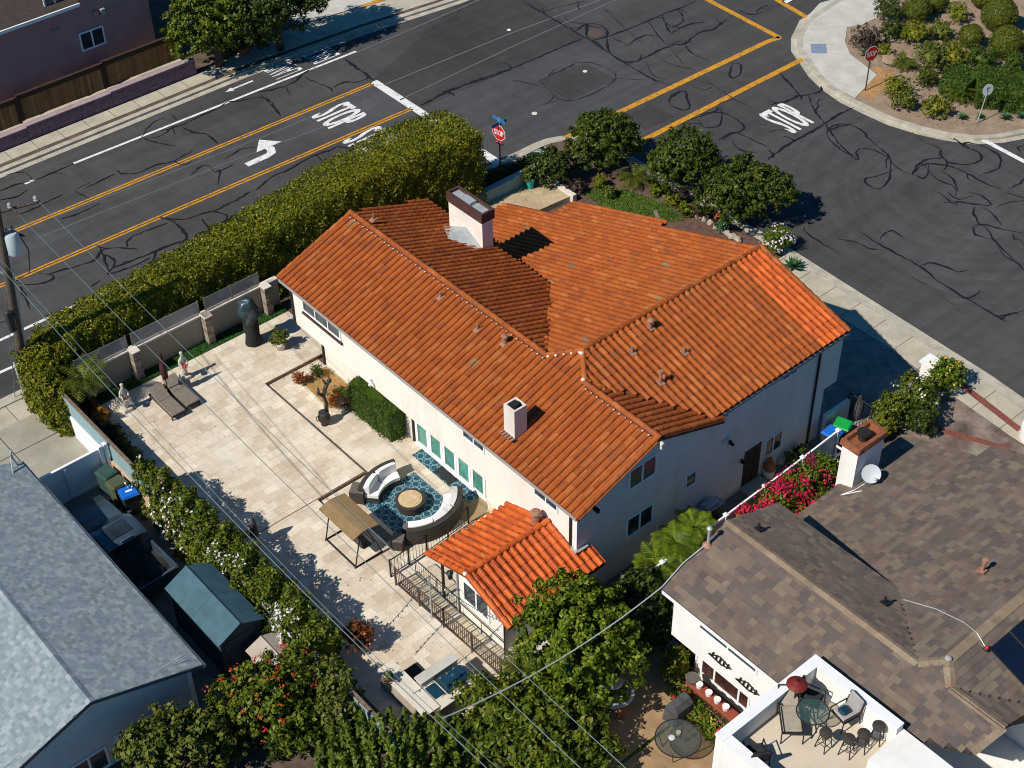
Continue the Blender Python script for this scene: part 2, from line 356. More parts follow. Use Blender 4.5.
def hedge(name, label, path, w, h, n, leaf, ls=.15, z0=0., lump=.18, topw=.85, core_k=.8, flowers=None, group=None, aspect=.55, ends=True):
    base = (float(path[0][0]), float(path[0][1]), z0); P, N = hedge_pts(path, w, h, n, z0, lump, topw)
    if ends:
        for e, q in ((path[0], path[1]), (path[-1], path[-2])):
            i = 0 if e is path[0] else -1; ww = w if not hasattr(w, '__len__') else w[i]; hh = h if not hasattr(h, '__len__') else h[i]
            d = Vector((e[0]-q[0], e[1]-q[1])).normalized(); m = int(n*.03)+200; uu = rng.uniform(-.5, .5, m)*ww*.95; zz = rng.random(m)*hh*.98
            lm = lump*np.sin(uu*4+zz*3)+rng.normal(size=m)*.07+.12*np.cos(uu/ww*3)
            P = np.concatenate([P, np.stack([e[0]+d.x*lm-d.y*uu, e[1]+d.y*lm+d.x*uu, z0+zz+.03], 1)]); N = np.concatenate([N, np.tile([[d.x, d.y, .4]], (m, 1))])
    t = thing(name, label, 'hedge', base, group)
    o = arr_mesh('foliage', leaf_arrays(P, N, ls, aspect, .7), leaf, t, base)
    mb = MB()
    for i in range(len(path)-1):
        a, b = Vector(path[i][:2]), Vector(path[i+1][:2]); d = (b-a).normalized(); nr = Vector((-d.y, d.x))
        W = [(w if not hasattr(w, '__len__') else w[j])*core_k for j in (i, i+1)]; H = [(h if not hasattr(h, '__len__') else h[j])*(core_k+.1) for j in (i, i+1)]
        vs = []
        for q, ww, hh in ((a, W[0], H[0]), (b, W[1], H[1])):
            for u, z in ((-.5, 0), (.5, 0), (.5, .8), (.32, 1), (-.32, 1), (-.5, .8)): vs.append((q.x+nr.x*u*ww, q.y+nr.y*u*ww, z0+z*hh))
        mb.add(vs, [(5, 4, 3, 2, 1, 0), (6, 7, 8, 9, 10, 11)]+[(k, (k+1) % 6, 6+(k+1) % 6, 6+k) for k in range(6)])
    part('branches', mb, leaf, t)
    if flowers:
        for fm, nf, fs, sel in flowers:
            Q, QN = hedge_pts(path, w, h, nf*6, z0, lump, topw); Q = Q+_unit(QN)*.1
            keep = sel(Q); Q, QN = Q[keep][:nf], QN[keep][:nf]
            Q = Q.repeat(6, 0)+rng.normal(size=(len(Q)*6, 3))*.07; arr_mesh('flowers', leaf_arrays(Q, QN.repeat(6, 0), fs, .9, .5), fm, t, base)['kind'] = 'stuff'
    return t
def fronds(c, n, L, leaf_n=11, droop=.8, tilt=(.35, 1.0), lw=.05, ll=.34, seed=0):
    """palm or cycad fronds: a list of leaflet quads along drooping ribs"""
    V = []
    for i in range(n):
        a = 2*math.pi*(i/n)+rnd.uniform(-.15, .15); el = rnd.uniform(*tilt); l = L*rnd.uniform(.85, 1.1); pts = []
        for k in range(leaf_n+2):
            s = k/(leaf_n+1); e = el-droop*s*1.4; 
            if k == 0: p = Vector(c)
            else: p = p+Vector((math.cos(a)*math.cos(e), math.sin(a)*math.cos(e), math.sin(e)))*(l/(leaf_n+1))
            pts.append(p.copy())
        side = Vector((-math.sin(a), math.cos(a), 0))
        for k in range(1, len(pts)):
            d = (pts[k]-pts[k-1]).normalized(); V += [pts[k-1]-side*.015, pts[k-1]+side*.015, pts[k]+side*.012, pts[k]-side*.012]
            w = ll*math.sin(math.pi*min(.97, .12+k/len(pts)*.9))
            for sg in (-1, 1):
                tip = pts[k]+side*sg*w+d*w*.55-Vector((0, 0, w*.25))
                V += [pts[k]-d*lw, pts[k]+d*lw, tip+d*lw*.4, tip-d*lw*.2]
    return np.array([tuple(p) for p in V])
def palm(name, label, cat, base, h, n, L, leaf, group=None, r=.13, **k):
    t = thing(name, label, cat, base, group); mb = MB(); top = (base[0]+.04, base[1], base[2]+h)
    prof = [(r*1.3, -.1)]+[(r*(1.06 if i % 2 else .94), h*i/8) for i in range(1, 9)]
    mb.lathe(prof, base, 9); part('trunk', mb, M['bark'], t, True)
    arr_mesh('fronds', fronds(top, n, L, **k), leaf, t, base); return t
def rosette(px, py, r, label, leaf, name='agave', group=None, n=22, z=0, loc=None):
    c = loc or at(px, py, z); t = thing(name, label, 'succulent', c, group); V = []
    for i in range(n):
        a = i*2.4; el = .25+1.05*i/n; l = r*(1.1-.4*i/n); d = Vector((math.cos(a)*math.cos(el), math.sin(a)*math.cos(el), math.sin(el))); s = Vector((-math.sin(a), math.cos(a), 0))
        p = Vector(c)+Vector((0, 0, .05)); w = r*.16; V += [p-s*w*.6, p+s*w*.6, p+d*l*.5+s*w, p+d*l*.5-s*w, p+d*l*.5-s*w, p+d*l*.5+s*w, p+d*l+s*.008, p+d*l-s*.008]
    arr_mesh('leaves', np.array([tuple(v) for v in V]), leaf, t, c); return t
# ------------------------------------------------------------------ the palette
M = {}
M['bark'] = plain('bark', (.11, .075, .05), .9, .3, 6, bump=.5)
_sc = at(960, 195); M['asphalt'] = asphalt('asphalt_road', (.068, .066, .066), streak=_sc[:2]); M['asphalt_new'] = asphalt('asphalt_brownish', (.056, .051, .05)); M['asphalt_old'] = asphalt('asphalt_greyer', (.073, .073, .075))
M['tar'] = plain('tar_seal', (.012, .012, .014), .55, .2, 3); M['tar_thin'] = plain('tar_seal_worn', (.025, .025, .027), .75, .3, 3)
M['white_paint'] = worn_paint('road_white', (.74, .74, .72), (.22, .22, .22), .5); M['yellow_paint'] = worn_paint('road_yellow', (.6, .27, .008), (.13, .09, .05), .47)
M['old_paint'] = worn_paint('road_white_faded', (.12, .13, .13), (.07, .07, .07), .5); M['red_paint'] = worn_paint('kerb_red', (.5, .05, .03), (.2, .1, .08), .5)
M['soil'] = plain('soil', (.12, .085, .06), .95, .35, 1.5, bump=.6); M['dirt'] = plain('sandy_dirt', (.3, .22, .155), .95, .22, 1.2, bump=.5, stain=(.2, .14, .1))
M['clay_soil'] = plain('orange_dirt', (.4, .225, .09), .95, .3, 2, bump=.4)
M['concrete'] = plain('sidewalk_concrete', (.46, .41, .32), .85, .16, 1.1, bump=.15, stain=(.3, .27, .22)); M['kerb'] = plain('kerb_concrete', (.45, .41, .33), .85, .2, 1.6, stain=(.24, .22, .19))
M['concrete_pale'] = plain('pale_concrete', (.52, .5, .44), .85, .13, 1.0, stain=(.36, .36, .33)); M['drive'] = plain('driveway_concrete', (.33, .31, .25), .85, .2, .7, stain=(.36, .3, .2))
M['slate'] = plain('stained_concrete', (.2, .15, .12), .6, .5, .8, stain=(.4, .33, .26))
M['flag'] = bricky('flagstone_drive', (.34, .31, .29), (.24, .22, .21), (.16, .14, .14), 1.1, .8, .015, .8, .6, var=.4)
M['travertine'] = bricky('travertine_pavers', (.78, .7, .575), (.62, .515, .39), (.5, .42, .32), .61, .405, .008, .6, 0, accents=(.8, .75, .66), var=.2, bump=.2)
M['travertine_court'] = bricky('travertine_court', (.62, .5, .33), (.5, .38, .23), (.4, .3, .2), .6, .4, .01, .6, .5)
M['step_stone'] = plain('step_riser_stone', (.2, .14, .09), .9, .35, 5, bump=.5)
M['turf'] = island('turf_blades', [(.025, .085, .012), (.04, .13, .015), (.055, .15, .025)], .8); M['turf_base'] = plain('turf_backing', (.03, .1, .014), .9, .3, 8)
M['lawn'] = island('lawn_blades', [(.06, .13, .012), (.09, .18, .018), (.15, .21, .025)], .8); M['lawn_base'] = plain('lawn_thatch', (.04, .075, .014), .95, .4, 2.5)
tile = [(r_*.9, g_*.92, b_*.95) for r_, g_, b_ in [(.42, .098, .017), (.45, .108, .018), (.43, .1, .017), (.49, .125, .022), (.4, .09, .016), (.46, .112, .019), (.52, .15, .035), (.43, .098, .017), (.44, .104, .018), (.34, .085, .022), (.46, .11, .018), (.44, .1, .017), (.38, .088, .018)]]
M['tile'] = island('clay_tile', tile, .7, .25, 0, (.3, .095, .03), 'CONSTANT', .16); M['tile_vivid'] = island('clay_tile_vivid', [(.58, .108, .016), (.64, .125, .018), (.52, .095, .016), (.67, .145, .026), (.6, .112, .016), (.48, .088, .018)], .6, .3, 0, None, 'CONSTANT', .1)  # second set is more saturated; on the house strip it paints in sun glare
M['tile_moss'] = island('clay_tile_weathered', [(.24, .15, .08), (.36, .18, .07), (.28, .2, .11)], .9, .2, 0, None, 'CONSTANT')
M['tile_base'] = plain('clay_underlay', (.16, .045, .02), .9, .2)
M['mortar'] = plain('ridge_mortar', (.72, .68, .62), .9, .12)
M['shingle_grey'] = island('grey_shingle', [sc(q_, .9) for q_ in [(.275, .34, .375), (.315, .38, .41), (.24, .3, .33), (.36, .42, .445), (.29, .355, .38), (.255, .315, .345), (.39, .445, .465), (.3, .365, .395)]], .9, .2, 0, None, 'CONSTANT', .1)
M['shingle_grey_base'] = plain('grey_shingle_under', (.09, .105, .115), .95, .2)
M['shingle_brown'] = island('brown_shingle', [(.165, .125, .1), (.2, .153, .117), (.14, .11, .095), (.18, .132, .105), (.225, .175, .128), (.15, .12, .105), (.17, .124, .1), (.128, .104, .094), (.205, .156, .12)], .9, .2, 0, (.17, .14, .11), 'CONSTANT', .15)
M['shingle_brown_base'] = plain('brown_shingle_under', (.06, .045, .037), .95, .2)
M['ridge_brown'] = island('brown_ridge_shingle', [(.29, .22, .15), (.33, .25, .17), (.25, .19, .13), (.3, .21, .14)], .9, .2)
M['stucco'] = plain('cream_stucco', (.78, .735, .65), .9, .04, .8, bump=.12, stain=(.62, .55, .45)); M['stucco_side'] = plain('cream_stucco_side', (.70, .66, .58), .9, .05, .8, bump=.12)
M['stucco_white'] = plain('white_stucco', (.8, .78, .74), .9, .04, .9, bump=.1, stain=(.66, .63, .57)); M['stucco_pink'] = plain('pink_stucco', (.42, .235, .235), .9, .1, .9, bump=.15)
M['siding'] = plain('pale_blue_siding', (.6, .63, .63), .8, .06, 1); M['chimney_stucco'] = plain('chimney_stucco', (.74, .68, .6), .9, .08, 1.2, bump=.15, stain=(.55, .46, .4))
M['white'] = plain('white_trim', (.8, .8, .79), .55, .05, 3); M['vinyl'] = plain('white_vinyl', (.82, .82, .82), .45, .04, 2); M['offwhite'] = plain('cream_paint', (.66, .6, .5), .7, .1, 2)
M['brown_metal'] = plain('brown_cap_metal', (.075, .035, .03), .6, .2, 4); M['copper'] = plain('copper_cap', (.34, .125, .06), .5, .3, 5, metal=.3)
M['galv'] = plain('galvanised_flashing', (.42, .45, .46), .5, .15, 4, metal=.25); M['dark_metal'] = plain('dark_bronze_metal', (.035, .03, .028), .45, .2, 5, metal=.3)
M['gutter'] = plain('gutter_paint', (.34, .32, .3), .6, .1); M['black'] = plain('black_iron', (.015, .015, .016), .5, .2); M['vent'] = plain('vent_lead', (.34, .17, .11), .8, .25, 6)
M['glass'] = glassm('window_glass'); M['glass_teal'] = glassm('door_glass', (.05, .16, .125), .12); M['glass_car'] = glassm('car_glass', (.012, .018, .022), .05)
M['panel_glass'] = clearm('screen_glass', (.34, .35, .36), .62, .12); M['table_glass'] = clearm('smoked_glass', (.05, .07, .07), .45, .06); M['green_glass'] = clearm('green_glass', (.06, .13, .12), .3, .08)
M['fence_wood'] = island('fence_board', [(.3, .145, .05), (.4, .2, .075), (.24, .11, .042), (.47, .26, .1), (.34, .17, .06)], .85, .2, .2); M['wood_dark'] = plain('dark_rail_wood', (.055, .03, .02), .8, .3, 5)
M['block_purple'] = plain('mauve_block', (.2, .125, .17), .95, .25, 3, bump=.6); M['block_cap'] = plain('block_cap', (.36, .27, .29), .9, .15, 3)
M['wall_grey'] = plain('garden_wall_stucco', (.3, .275, .21), .9, .08, 1, bump=.1); M['wall_cap'] = plain('garden_wall_cap', (.66, .6, .52), .85, .08, 2)
M['ledger'] = island('stacked_ledger_stone', [(.42, .35, .27), (.3, .24, .18), (.5, .43, .34), (.22, .17, .13)], .9); M['wall_blue'] = plain('boundary_wall_paint', (.24, .35, .36), .85, .06, 2); M['wall_peach'] = plain('peach_wall', (.52, .36, .25), .9, .1, 2)
M['wood_pole'] = plain('pole_wood', (.1, .075, .06), .9, .3, 8, bump=.4); M['xfmr'] = plain('transformer_paint', (.42, .5, .53), .5, .08); M['wire'] = plain('aluminium_wire', (.2, .27, .26), .4, .1, metal=.5); M['wire_dark'] = plain('cable_black', (.03, .035, .035), .6)
M['sign_red'] = plain('sign_red', (.52, .02, .02), .45, .08); M['sign_blue'] = plain('sign_blue', (.02, .17, .36), .45, .08); M['sign_white'] = plain('sign_white', (.8, .8, .8), .5, .04)
M['wicker'] = plain('dark_wicker', (.052, .043, .037), .75, .35, 12, bump=.4); M['wicker_lid'] = plain('wicker_top', (.13, .115, .1), .7, .2, 8); M['cushion'] = plain('pale_cushion', (.74, .74, .73), .9, .06, 3); M['stone_top'] = plain('sandstone_top', (.56, .42, .24), .7, .2, 6)
M['canvas_brown'] = plain('tan_canopy', (.25, .165, .075), .85, .12, 3); M['canvas_taupe'] = plain('taupe_sling', (.2, .165, .13), .85, .15, 6); M['burgundy'] = plain('burgundy_canvas', (.06, .018, .025), .85, .25, 5); M['grey_cover'] = plain('grey_cover', (.085, .08, .085), .85, .2, 4)
M['vinyl_cover'] = plain('dark_vinyl_cover', (.03, .06, .075), .35, .4, 4, spec=.6); M['bronze'] = plain('dark_bronze', (.06, .058, .055), .5, .35, 6, metal=.4); M['statue'] = plain('pale_statue_stone', (.58, .53, .46), .85, .25, 8); M['terracotta'] = plain('terracotta', (.42, .13, .05), .8, .15)
M['truck'] = plain('dark_truck_paint', (.075, .115, .145), .18, .2, 1, metal=.4, spec=.6); M['rubber'] = plain('rubber', (.02, .02, .02), .85); M['chrome'] = plain('chrome_trim', (.6, .6, .62), .2, .1, metal=.9); M['bed_liner'] = plain('bed_liner', (.03, .033, .035), .8, .3)
M['bin_green'] = plain('dark_green_bin', (.035, .085, .07), .6, .15); M['bin_olive'] = plain('olive_bin', (.08, .095, .05), .65, .15); M['bin_blue'] = plain('blue_bin_lid', (.01, .13, .55), .5, .08); M['bin_body'] = plain('black_bin', (.025, .03, .035), .7); M['bin_bright'] = plain('bright_green_lid', (.01, .35, .06), .5, .1)
M['shed_teal'] = plain('teal_shed_roof', (.05, .115, .145), .6, .2, 2); M['shed_wall'] = plain('teal_shed_wall', (.03, .055, .07), .7); M['shed_beige'] = plain('beige_shed', (.4, .35, .3), .75, .12, 2)
M['plank'] = island('pale_tread', [(.66, .56, .4), (.72, .63, .48), (.6, .5, .35), (.76, .69, .55)], .8); M['door_brown'] = plain('dark_brown_door', (.035, .022, .018), .6, .25); M['grill_blue'] = plain('blue_enamel', (.01, .045, .075), .4, .2, 3)
M['brick'] = bricky('red_brick_band', (.3, .075, .045), (.22, .05, .035), (.18, .12, .1), .1, .21, .012, .9); M['deck_stucco'] = plain('deck_coating', (.6, .51, .39), .85, .1, .6, stain=(.52, .44, .32)); M['umbrella_red'] = plain('dark_red_canvas', (.16, .015, .012), .6, .15)
M['solar'] = plain('solar_glass', (.006, .012, .028), .18, .2, .8, spec=.6); M['towel'] = plain('tan_cushion', (.36, .31, .24), .9, .15, 5); M['dish'] = plain('dish_grey', (.48, .52, .54), .5, .05)
M['gravel'] = plain('ochre_gravel', (.4, .24, .09), .95, .45, 9, bump=1.); M['rail_brown'] = plain('brown_rail_paint', (.1, .065, .05), .6, .1)
# leaves
M['leaf_hedge'] = leafm('leaf_hedge', [(.06, .09, .006), (.11, .135, .009), (.18, .19, .011), (.25, .235, .013), (.09, .12, .008), (.31, .26, .016)])
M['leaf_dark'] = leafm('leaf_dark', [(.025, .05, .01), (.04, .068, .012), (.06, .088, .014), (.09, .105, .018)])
M['leaf_tree'] = leafm('leaf_tree', [(.042, .072, .007), (.07, .105, .008), (.105, .14, .01), (.14, .17, .012), (.19, .2, .02)])
M['leaf_avocado'] = leafm('leaf_avocado', [(.05, .095, .006), (.11, .165, .01), (.18, .235, .014), (.25, .28, .02), (.08, .125, .008)], .3)
M['leaf_front'] = leafm('leaf_front', [(.028, .05, .007), (.045, .072, .008), (.065, .092, .01), (.09, .115, .012), (.13, .145, .018)]); M['leaf_box'] = leafm('leaf_boxwood', [(.035, .075, .008), (.055, .1, .011), (.075, .12, .014)])
M['leaf_yellow'] = leafm('leaf_yellowgreen', [(.12, .15, .012), (.2, .21, .015), (.28, .26, .02), (.08, .11, .012)])
M['leaf_olive'] = leafm('leaf_olive', [(.09, .115, .018), (.14, .16, .024), (.19, .2, .032), (.065, .09, .014)])
M['leaf_ball'] = leafm('leaf_topiary', [(.06, .085, .008), (.085, .11, .01), (.11, .13, .012), (.14, .13, .015)])
M['leaf_cypress'] = leafm('leaf_cypress', [(.045, .08, .007), (.085, .125, .01), (.135, .17, .013)], .12)
M['leaf_palm'] = leafm('leaf_palm', [(.06, .085, .01), (.1, .125, .014), (.15, .16, .018)], .3)
M['leaf_bright'] = leafm('leaf_bright', [(.09, .15, .012), (.15, .21, .015), (.22, .26, .02), (.06, .11, .01)], .35)
M['leaf_purple'] = leafm('leaf_purple', [(.06, .035, .04), (.1, .06, .06), (.08, .07, .03)]); M['leaf_agave'] = leafm('leaf_agave', [(.05, .13, .06), (.08, .18, .08), (.04, .1, .05)], .1)
M['leaf_orange'] = leafm('leaf_orange', [(.34, .16, .015), (.42, .2, .02), (.22, .12, .02)]); M['leaf_rust'] = leafm('leaf_rust', [(.3, .05, .012), (.22, .07, .015), (.12, .06, .02), (.36, .11, .02)])
M['fl_white'] = leafm('petal_white', [(.78, .72, .74), (.8, .8, .8), (.75, .62, .7)], .2); M['fl_red'] = leafm('petal_red', [(.6, .02, .02), (.65, .07, .02), (.55, .02, .06)], .2); M['fl_orange'] = leafm('petal_orange', [(.65, .14, .015), (.6, .06, .02)], .2)
M['fl_magenta'] = leafm('petal_magenta', [(.55, .012, .1), (.62, .02, .13), (.48, .01, .06), (.6, .03, .05)], .25); M['fl_yellow'] = leafm('petal_yellow', [(.6, .42, .03), (.5, .4, .06)], .2); M['fl_pink'] = leafm('petal_pink', [(.6, .25, .4), (.55, .2, .5)], .2)
def _rug():
    m, nt, b = _nt('teal_lattice_rug'); v = _coord(nt); sp = _n(nt, 'ShaderNodeSeparateXYZ'); nt.links.new(v, sp.inputs[0])
    def mth(op, a, c=None):
        n = _n(nt, 'ShaderNodeMath', operation=op)
        for k, q in enumerate((a, c)):
            if q is None: continue
            if isinstance(q, (int, float)): n.inputs[k].default_value = q
            else: nt.links.new(q, n.inputs[k])
        return n.outputs[0]
    p = 2*math.pi/.46; f = mth('ADD', mth('COSINE', mth('MULTIPLY', sp.outputs[0], p)), mth('COSINE', mth('MULTIPLY', sp.outputs[1], p)))
    g = mth('ABSOLUTE', mth('SUBTRACT', mth('ABSOLUTE', f), .42)); col = _ramp(nt, g, [(.1, (.36, .47, .5)), (.2, (.009, .08, .115))])
    f2 = _noise(nt, v, 18, 3); col = _mix(nt, col, _ramp(nt, f2, [(.3, (.75,)*3), (.7, (1.1,)*3)]), .8, 'MULTIPLY')
    nt.links.new(col, b.inputs['Base Color']); b.inputs['Roughness'].default_value = .9; return m
M['rug'] = _rug(); M['mat_dark'] = plain('charcoal_mat', (.03, .03, .034), .9, .5, 14); M['rug_tan'] = plain('tan_rug', (.3, .22, .12), .9, .15, 6)
# ------------------------------------------------------------------ ground, streets, kerbs, paving
ZR = -.12
def flat(name, poly, z, m, depth=.3):
    mb = MB(); mb.prism(poly, z-depth, z); return struct(name, mb, m)
flat('ground', [(-400, -400), (400, -400), (400, 500), (-400, 500)], -.3, M['soil'], .5)
flat('street', [(-140, -90), (140, -90), (140, 130), (-140, 130)], ZR, M['asphalt'], .17)
# asphalt patches of other ages
flat('asphalt_patch', pxpoly([(373, 80), (418, 110), (512, 69), (585, 38), (520, -14), (470, -8)], ZR), ZR+.004, M['asphalt_new'], .003)
flat('asphalt_patch', pxpoly([(585, 38), (670, 86), (538, 152), (520, 152), (503, 163), (420, 110), (512, 68)], ZR), ZR+.004, M['asphalt_old'], .003)
flat('asphalt_patch', pxpoly([(538, 81), (584.5, 62.5), (616, 79), (568, 101)], ZR), ZR+.008, M['asphalt_new'], .003)
flat('asphalt_patch', pxpoly([(626, 116), (651, 104), (674, 117), (645, 130)], ZR), ZR+.006, M['asphalt_new'], .003)
flat('asphalt_patch', pxpoly([(-20, 239), (372, 84), (413, 108), (-20, 294)], ZR), ZR+.004, M['asphalt_old'], .003)
# near lot
KERB = .34
def offset_path(path, d):
    P = [Vector(p[:2]) for p in path]; out = []
    for i, p in enumerate(P):
        t = (P[min(i+1, len(P)-1)]-P[max(i-1, 0)]).normalized(); out.append((p.x-t.y*d, p.y+t.x*d))
    return out
def band(name, path, d0, d1, z0, z1, m):
    a, b = offset_path(path, d0), offset_path(path, d1); mb = MB(); n = len(a); vs = []; fs = []
    for p, q in zip(a, b): vs += [(*p, z0), (*q, z0), (*q, z1), (*p, z1)]
    for i in range(n-1):
        for k in range(4): fs.append((4*i+k, 4*i+4+k, 4*i+4+(k+1) % 4, 4*i+(k+1) % 4))
    fs += [(3, 2, 1, 0), (4*n-4, 4*n-3, 4*n-2, 4*n-1)]; mb.add(vs, fs); return struct(name, mb, m)
arc = [(18.3-2.6+2.6*math.cos(t), 16.85-2.6+2.6*math.sin(t)) for t in [R(a) for a in range(90, -1, -15)]]
nk = [(-70, 16.95), (-16, 17.0), (8, 16.8)]+arc+[(18.35, 2), (17.85, -10), (17.55, -13), (16.8, -30), (15, -70)]
lot = nk+[(-70, -70)]
inner = offset_path(nk, -KERB)
flat('lot_soil', inner+[(-69, -69)], -.02, M['soil'], .25)
band('kerb', nk, -KERB, 0, -.28, .004, M['kerb'])
band('gutter_apron', nk, 0.002, .34, -.28, ZR+.006, M['kerb'])
flat('sidewalk', [(-70, 15.4), (15.4, 15.3), (15.8, 16.4), (14.5, 16.48), (-70, 16.62)], 0, M['concrete'], .1)
swr = [(17.98, 1.6), (17.48, -10), (17.18, -13), (16.4, -30), (14.7, -30), (15.5, -13), (15.75, -10), (16.25, -6), (16.35, 1.6)]
flat('sidewalk', swr, 0, M['concrete'], .1)
# far side of the main street
fk = [(140, 30.5), (40, 31.7), (22.6, 32.27), (16.2, 33.06), (8.4, 33.6), (-6.95, 33.56), (-70, 33.5)]
finner = offset_path(fk, -KERB)
flat('lot_soil', finner+[(-70, 120), (140, 120)], -.02, M['soil'], .25)
band('kerb', fk, -KERB, 0, -.28, .02, M['kerb']); band('gutter_apron', fk, .002, .36, -.28, ZR+.006, M['kerb'])
flat('sidewalk', [(-70, 34.25), (6, 34.25), (9, 34.3), (16.5, 33.7), (22.7, 32.9), (40, 32.3), (140, 31), (140, 33), (40, 34.6), (23, 35.2), (16.5, 35.6), (12, 36.2), (6, 35.25), (-70, 35.25)], 0, M['concrete'], .1)
flat('planting_strip', [(-70, 33.86), (8, 33.95), (8, 34.24), (-70, 34.24)], -.008, M['soil'], .05)
flat('driveway', [(13.5, 36.25), (16.7, 35.7), (23, 35.3), (40, 34.7), (42, 44), (18, 46)], .002, M['concrete_pale'], .1)
# corner lot
ck = [(39.0, 30), (39.9, 18.2), (39.62, 16.82)]
ck = [(140, 16.4), (45, 16.6), (39.6, 16.82), (36.37, 16.39), (34.47, 15.35), (33.4, 14.4), (32.79, 13.27), (32.0, 11.9), (31.47, 10.45), (31.2, 9), (31.21, 7.41), (31.3, 5.9), (31.7, 4.35), (32.3, 3.0), (33.12, 1.79), (34.3, .95), (35.6, .4), (38, -.6), (60, -8), (140, -40)]
flat('corner_soil', offset_path(ck, KERB), -.02, M['dirt'], .25)
band('kerb', ck, KERB, 0, -.28, .02, M['kerb']); band('gutter_apron', ck, -.34, -.002, -.28, ZR+.006, M['kerb'])
flat('sidewalk', pxpoly([(842, -3), (880, -3), (880, 16), (862, 25), (847, 27), (845, 42), (850, 54), (877, 75), (855, 98), (830, 84), (806, 62), (798, 38), (804, 20), (820, 3)]), .012, M['concrete_pale'], .1)
mb = MB()
for y_ in np.arange(-28, 1.5, 1.55): x_ = 17.95+.05*y_ if y_ < -2 else 17.9; mb.bb(x_-2.1 if y_ < -8 else x_-1.6, x_, y_, y_+.03, -.02, .0035)
for x_ in np.arange(-40, 15, 1.55): mb.bb(x_, x_+.03, 15.4, 16.6, -.02, .0035); mb.bb(x_, x_+.03, 34.26, 35.24, -.02, .0035)
struct('sidewalk_joints', mb, M['soil'])
mb = MB()
for a_, b_ in (((817, 54), (850, 54)), ((812, 30), (862, 25)), ((872, 17), (838, 5))): mb.strip([at(*a_)[:2], at(*b_)[:2]], .035, .0155)
struct('sidewalk_joints', mb, M['kerb'])
flat('tactile_pad', pxpoly([(810.5, 44), (826, 44), (827, 53.5), (811.5, 53.5)]), .018, plain('tactile_blue', (.2, .25, .34), .8, .1, 6), .01)
flat('orange_dirt_patch', pxpoly([(850, 90), (877, 75), (872, 66), (893, 70), (897, 78), (872, 100)]), -.012, M['clay_soil'], .01)
# paint
def paint(name, pts, w, m, z=ZR+.012, px=True):
    mb = MB(); mb.strip([at(*p, ZR)[:2] for p in pts] if px else pts, w, z); return struct(name, mb, m)
for a, b in (((-30, 299), (412, 108.6)), ((-30, 249.5), (373, 83.4))):
    A_, B_ = at(*a, ZR), at(*b, ZR)
    for o in (-.1, .1): paint('road_marking', [(A_[0], A_[1]+o), (B_[0], B_[1]+o)], .115, M['yellow_paint'], px=False)
paint('road_marking', [(538, 151), (768, 41.5), (780, 37.5)], .36, M['yellow_paint']); paint('road_marking', [(638, 143), (803, 59)], .36, M['yellow_paint'])
paint('road_marking', [(704, -2), (780, 38)], .36, M['yellow_paint']); paint('road_marking', [(772, -3), (811, 20)], .36, M['yellow_paint'])
paint('road_marking', [(784, 3), (793, -2)], .3, M['white_paint'])
paint('road_marking', [(73.75, 163.5), (356, 51.5)], .17, M['white_paint']); paint('road_marking', [(25, 184), (34, 180)], .17, M['white_paint'])
paint('road_marking', [(373.5, 81.5), (498.5, 163)], .5, M['white_paint'])
paint('road_marking', [(-10, 345), (167, 263)], .17, M['white_paint']); paint('road_marking', [(-10, 377), (60, 346)], .17, M['white_paint'])
paint('road_marking', [(978.5, 137.5), (1040, 170)], .3, M['white_paint'])
paint('road_marking', [(356, 53), (484, -2)], .1, M['old_paint']); paint('road_marking', [(384, 85), (512, 33), (611, -4)], .1, M['old_paint']); paint('road_marking', [(400, 100), (512, 47), (620, -2)], .09, M['old_paint'])
paint('road_marking', [(60, 215), (256, 140), (340, 105)], .07, M['old_paint']); paint('road_marking', [(40, 237), (240, 158), (326, 126)], .07, M['old_paint'])
def text_mesh(txt, origin, ux, uy, w, h, z, name, m, parent=None, thick=None):
    """builtin-font lettering laid on the plane of ux, uy: w wide, h high"""
    cu = bpy.data.curves.new('t', 'FONT'); cu.body = txt; cu.resolution_u = 3; ob = bpy.data.objects.new('t', cu); COL.objects.link(ob)
    dg = bpy.context.evaluated_depsgraph_get(); me = bpy.data.meshes.new_from_object(ob.evaluated_get(dg)); bpy.data.objects.remove(ob); bpy.data.curves.remove(cu)
    xs = [v.co.x for v in me.vertices]; ys = [v.co.y for v in me.vertices]; x0, x1, y0, y1 = min(xs), max(xs), min(ys), max(ys)
    ux, uy = Vector(ux).normalized(), Vector(uy).normalized(); o = Vector(origin); g = ORG[parent.name] if parent else Vector((0, 0, 0))
    for v in me.vertices: v.co = o+ux*((v.co.x-x0)/(x1-x0)-.5)*w+uy*((v.co.y-y0)/(y1-y0)-.5)*h-g
    if z is not None:
        for v in me.vertices: v.co.z = z-g.z
    me.materials.append(m); ob = bpy.data.objects.new(name, me); COL.objects.link(ob); ORG[ob.name] = g
    if parent: ob.parent = parent
    return ob
def road_text(t, px, w, h, right, up, bold=.0):
    c = at(*px, ZR); o = text_mesh(t, (c[0], c[1], 0), right, up, w, h, ZR+.013, 'road_marking', M['white_paint']); o['kind'] = 'structure'; return o
def heavy(o, d=(0, .05)):
    for dx, dy in (d, (-d[0], -d[1])):
        c = o.copy(); COL.objects.link(c); c.location.x += dx; c.location.y += dy; c.location.z += .0015*(1 if dx+dy > 0 else 2)
heavy(road_text('STOP', (339.5, 116), 1.9, 2.5, (0, -1, 0), (1, 0, 0))); heavy(road_text('STOP', (371, 141), 1.9, 2.5, (0, -1, 0), (1, 0, 0)))
heavy(road_text('STOP', (787.5, 118), 1.9, 2.6, (1, 0, 0), (0, 1, 0)), (.05, 0))
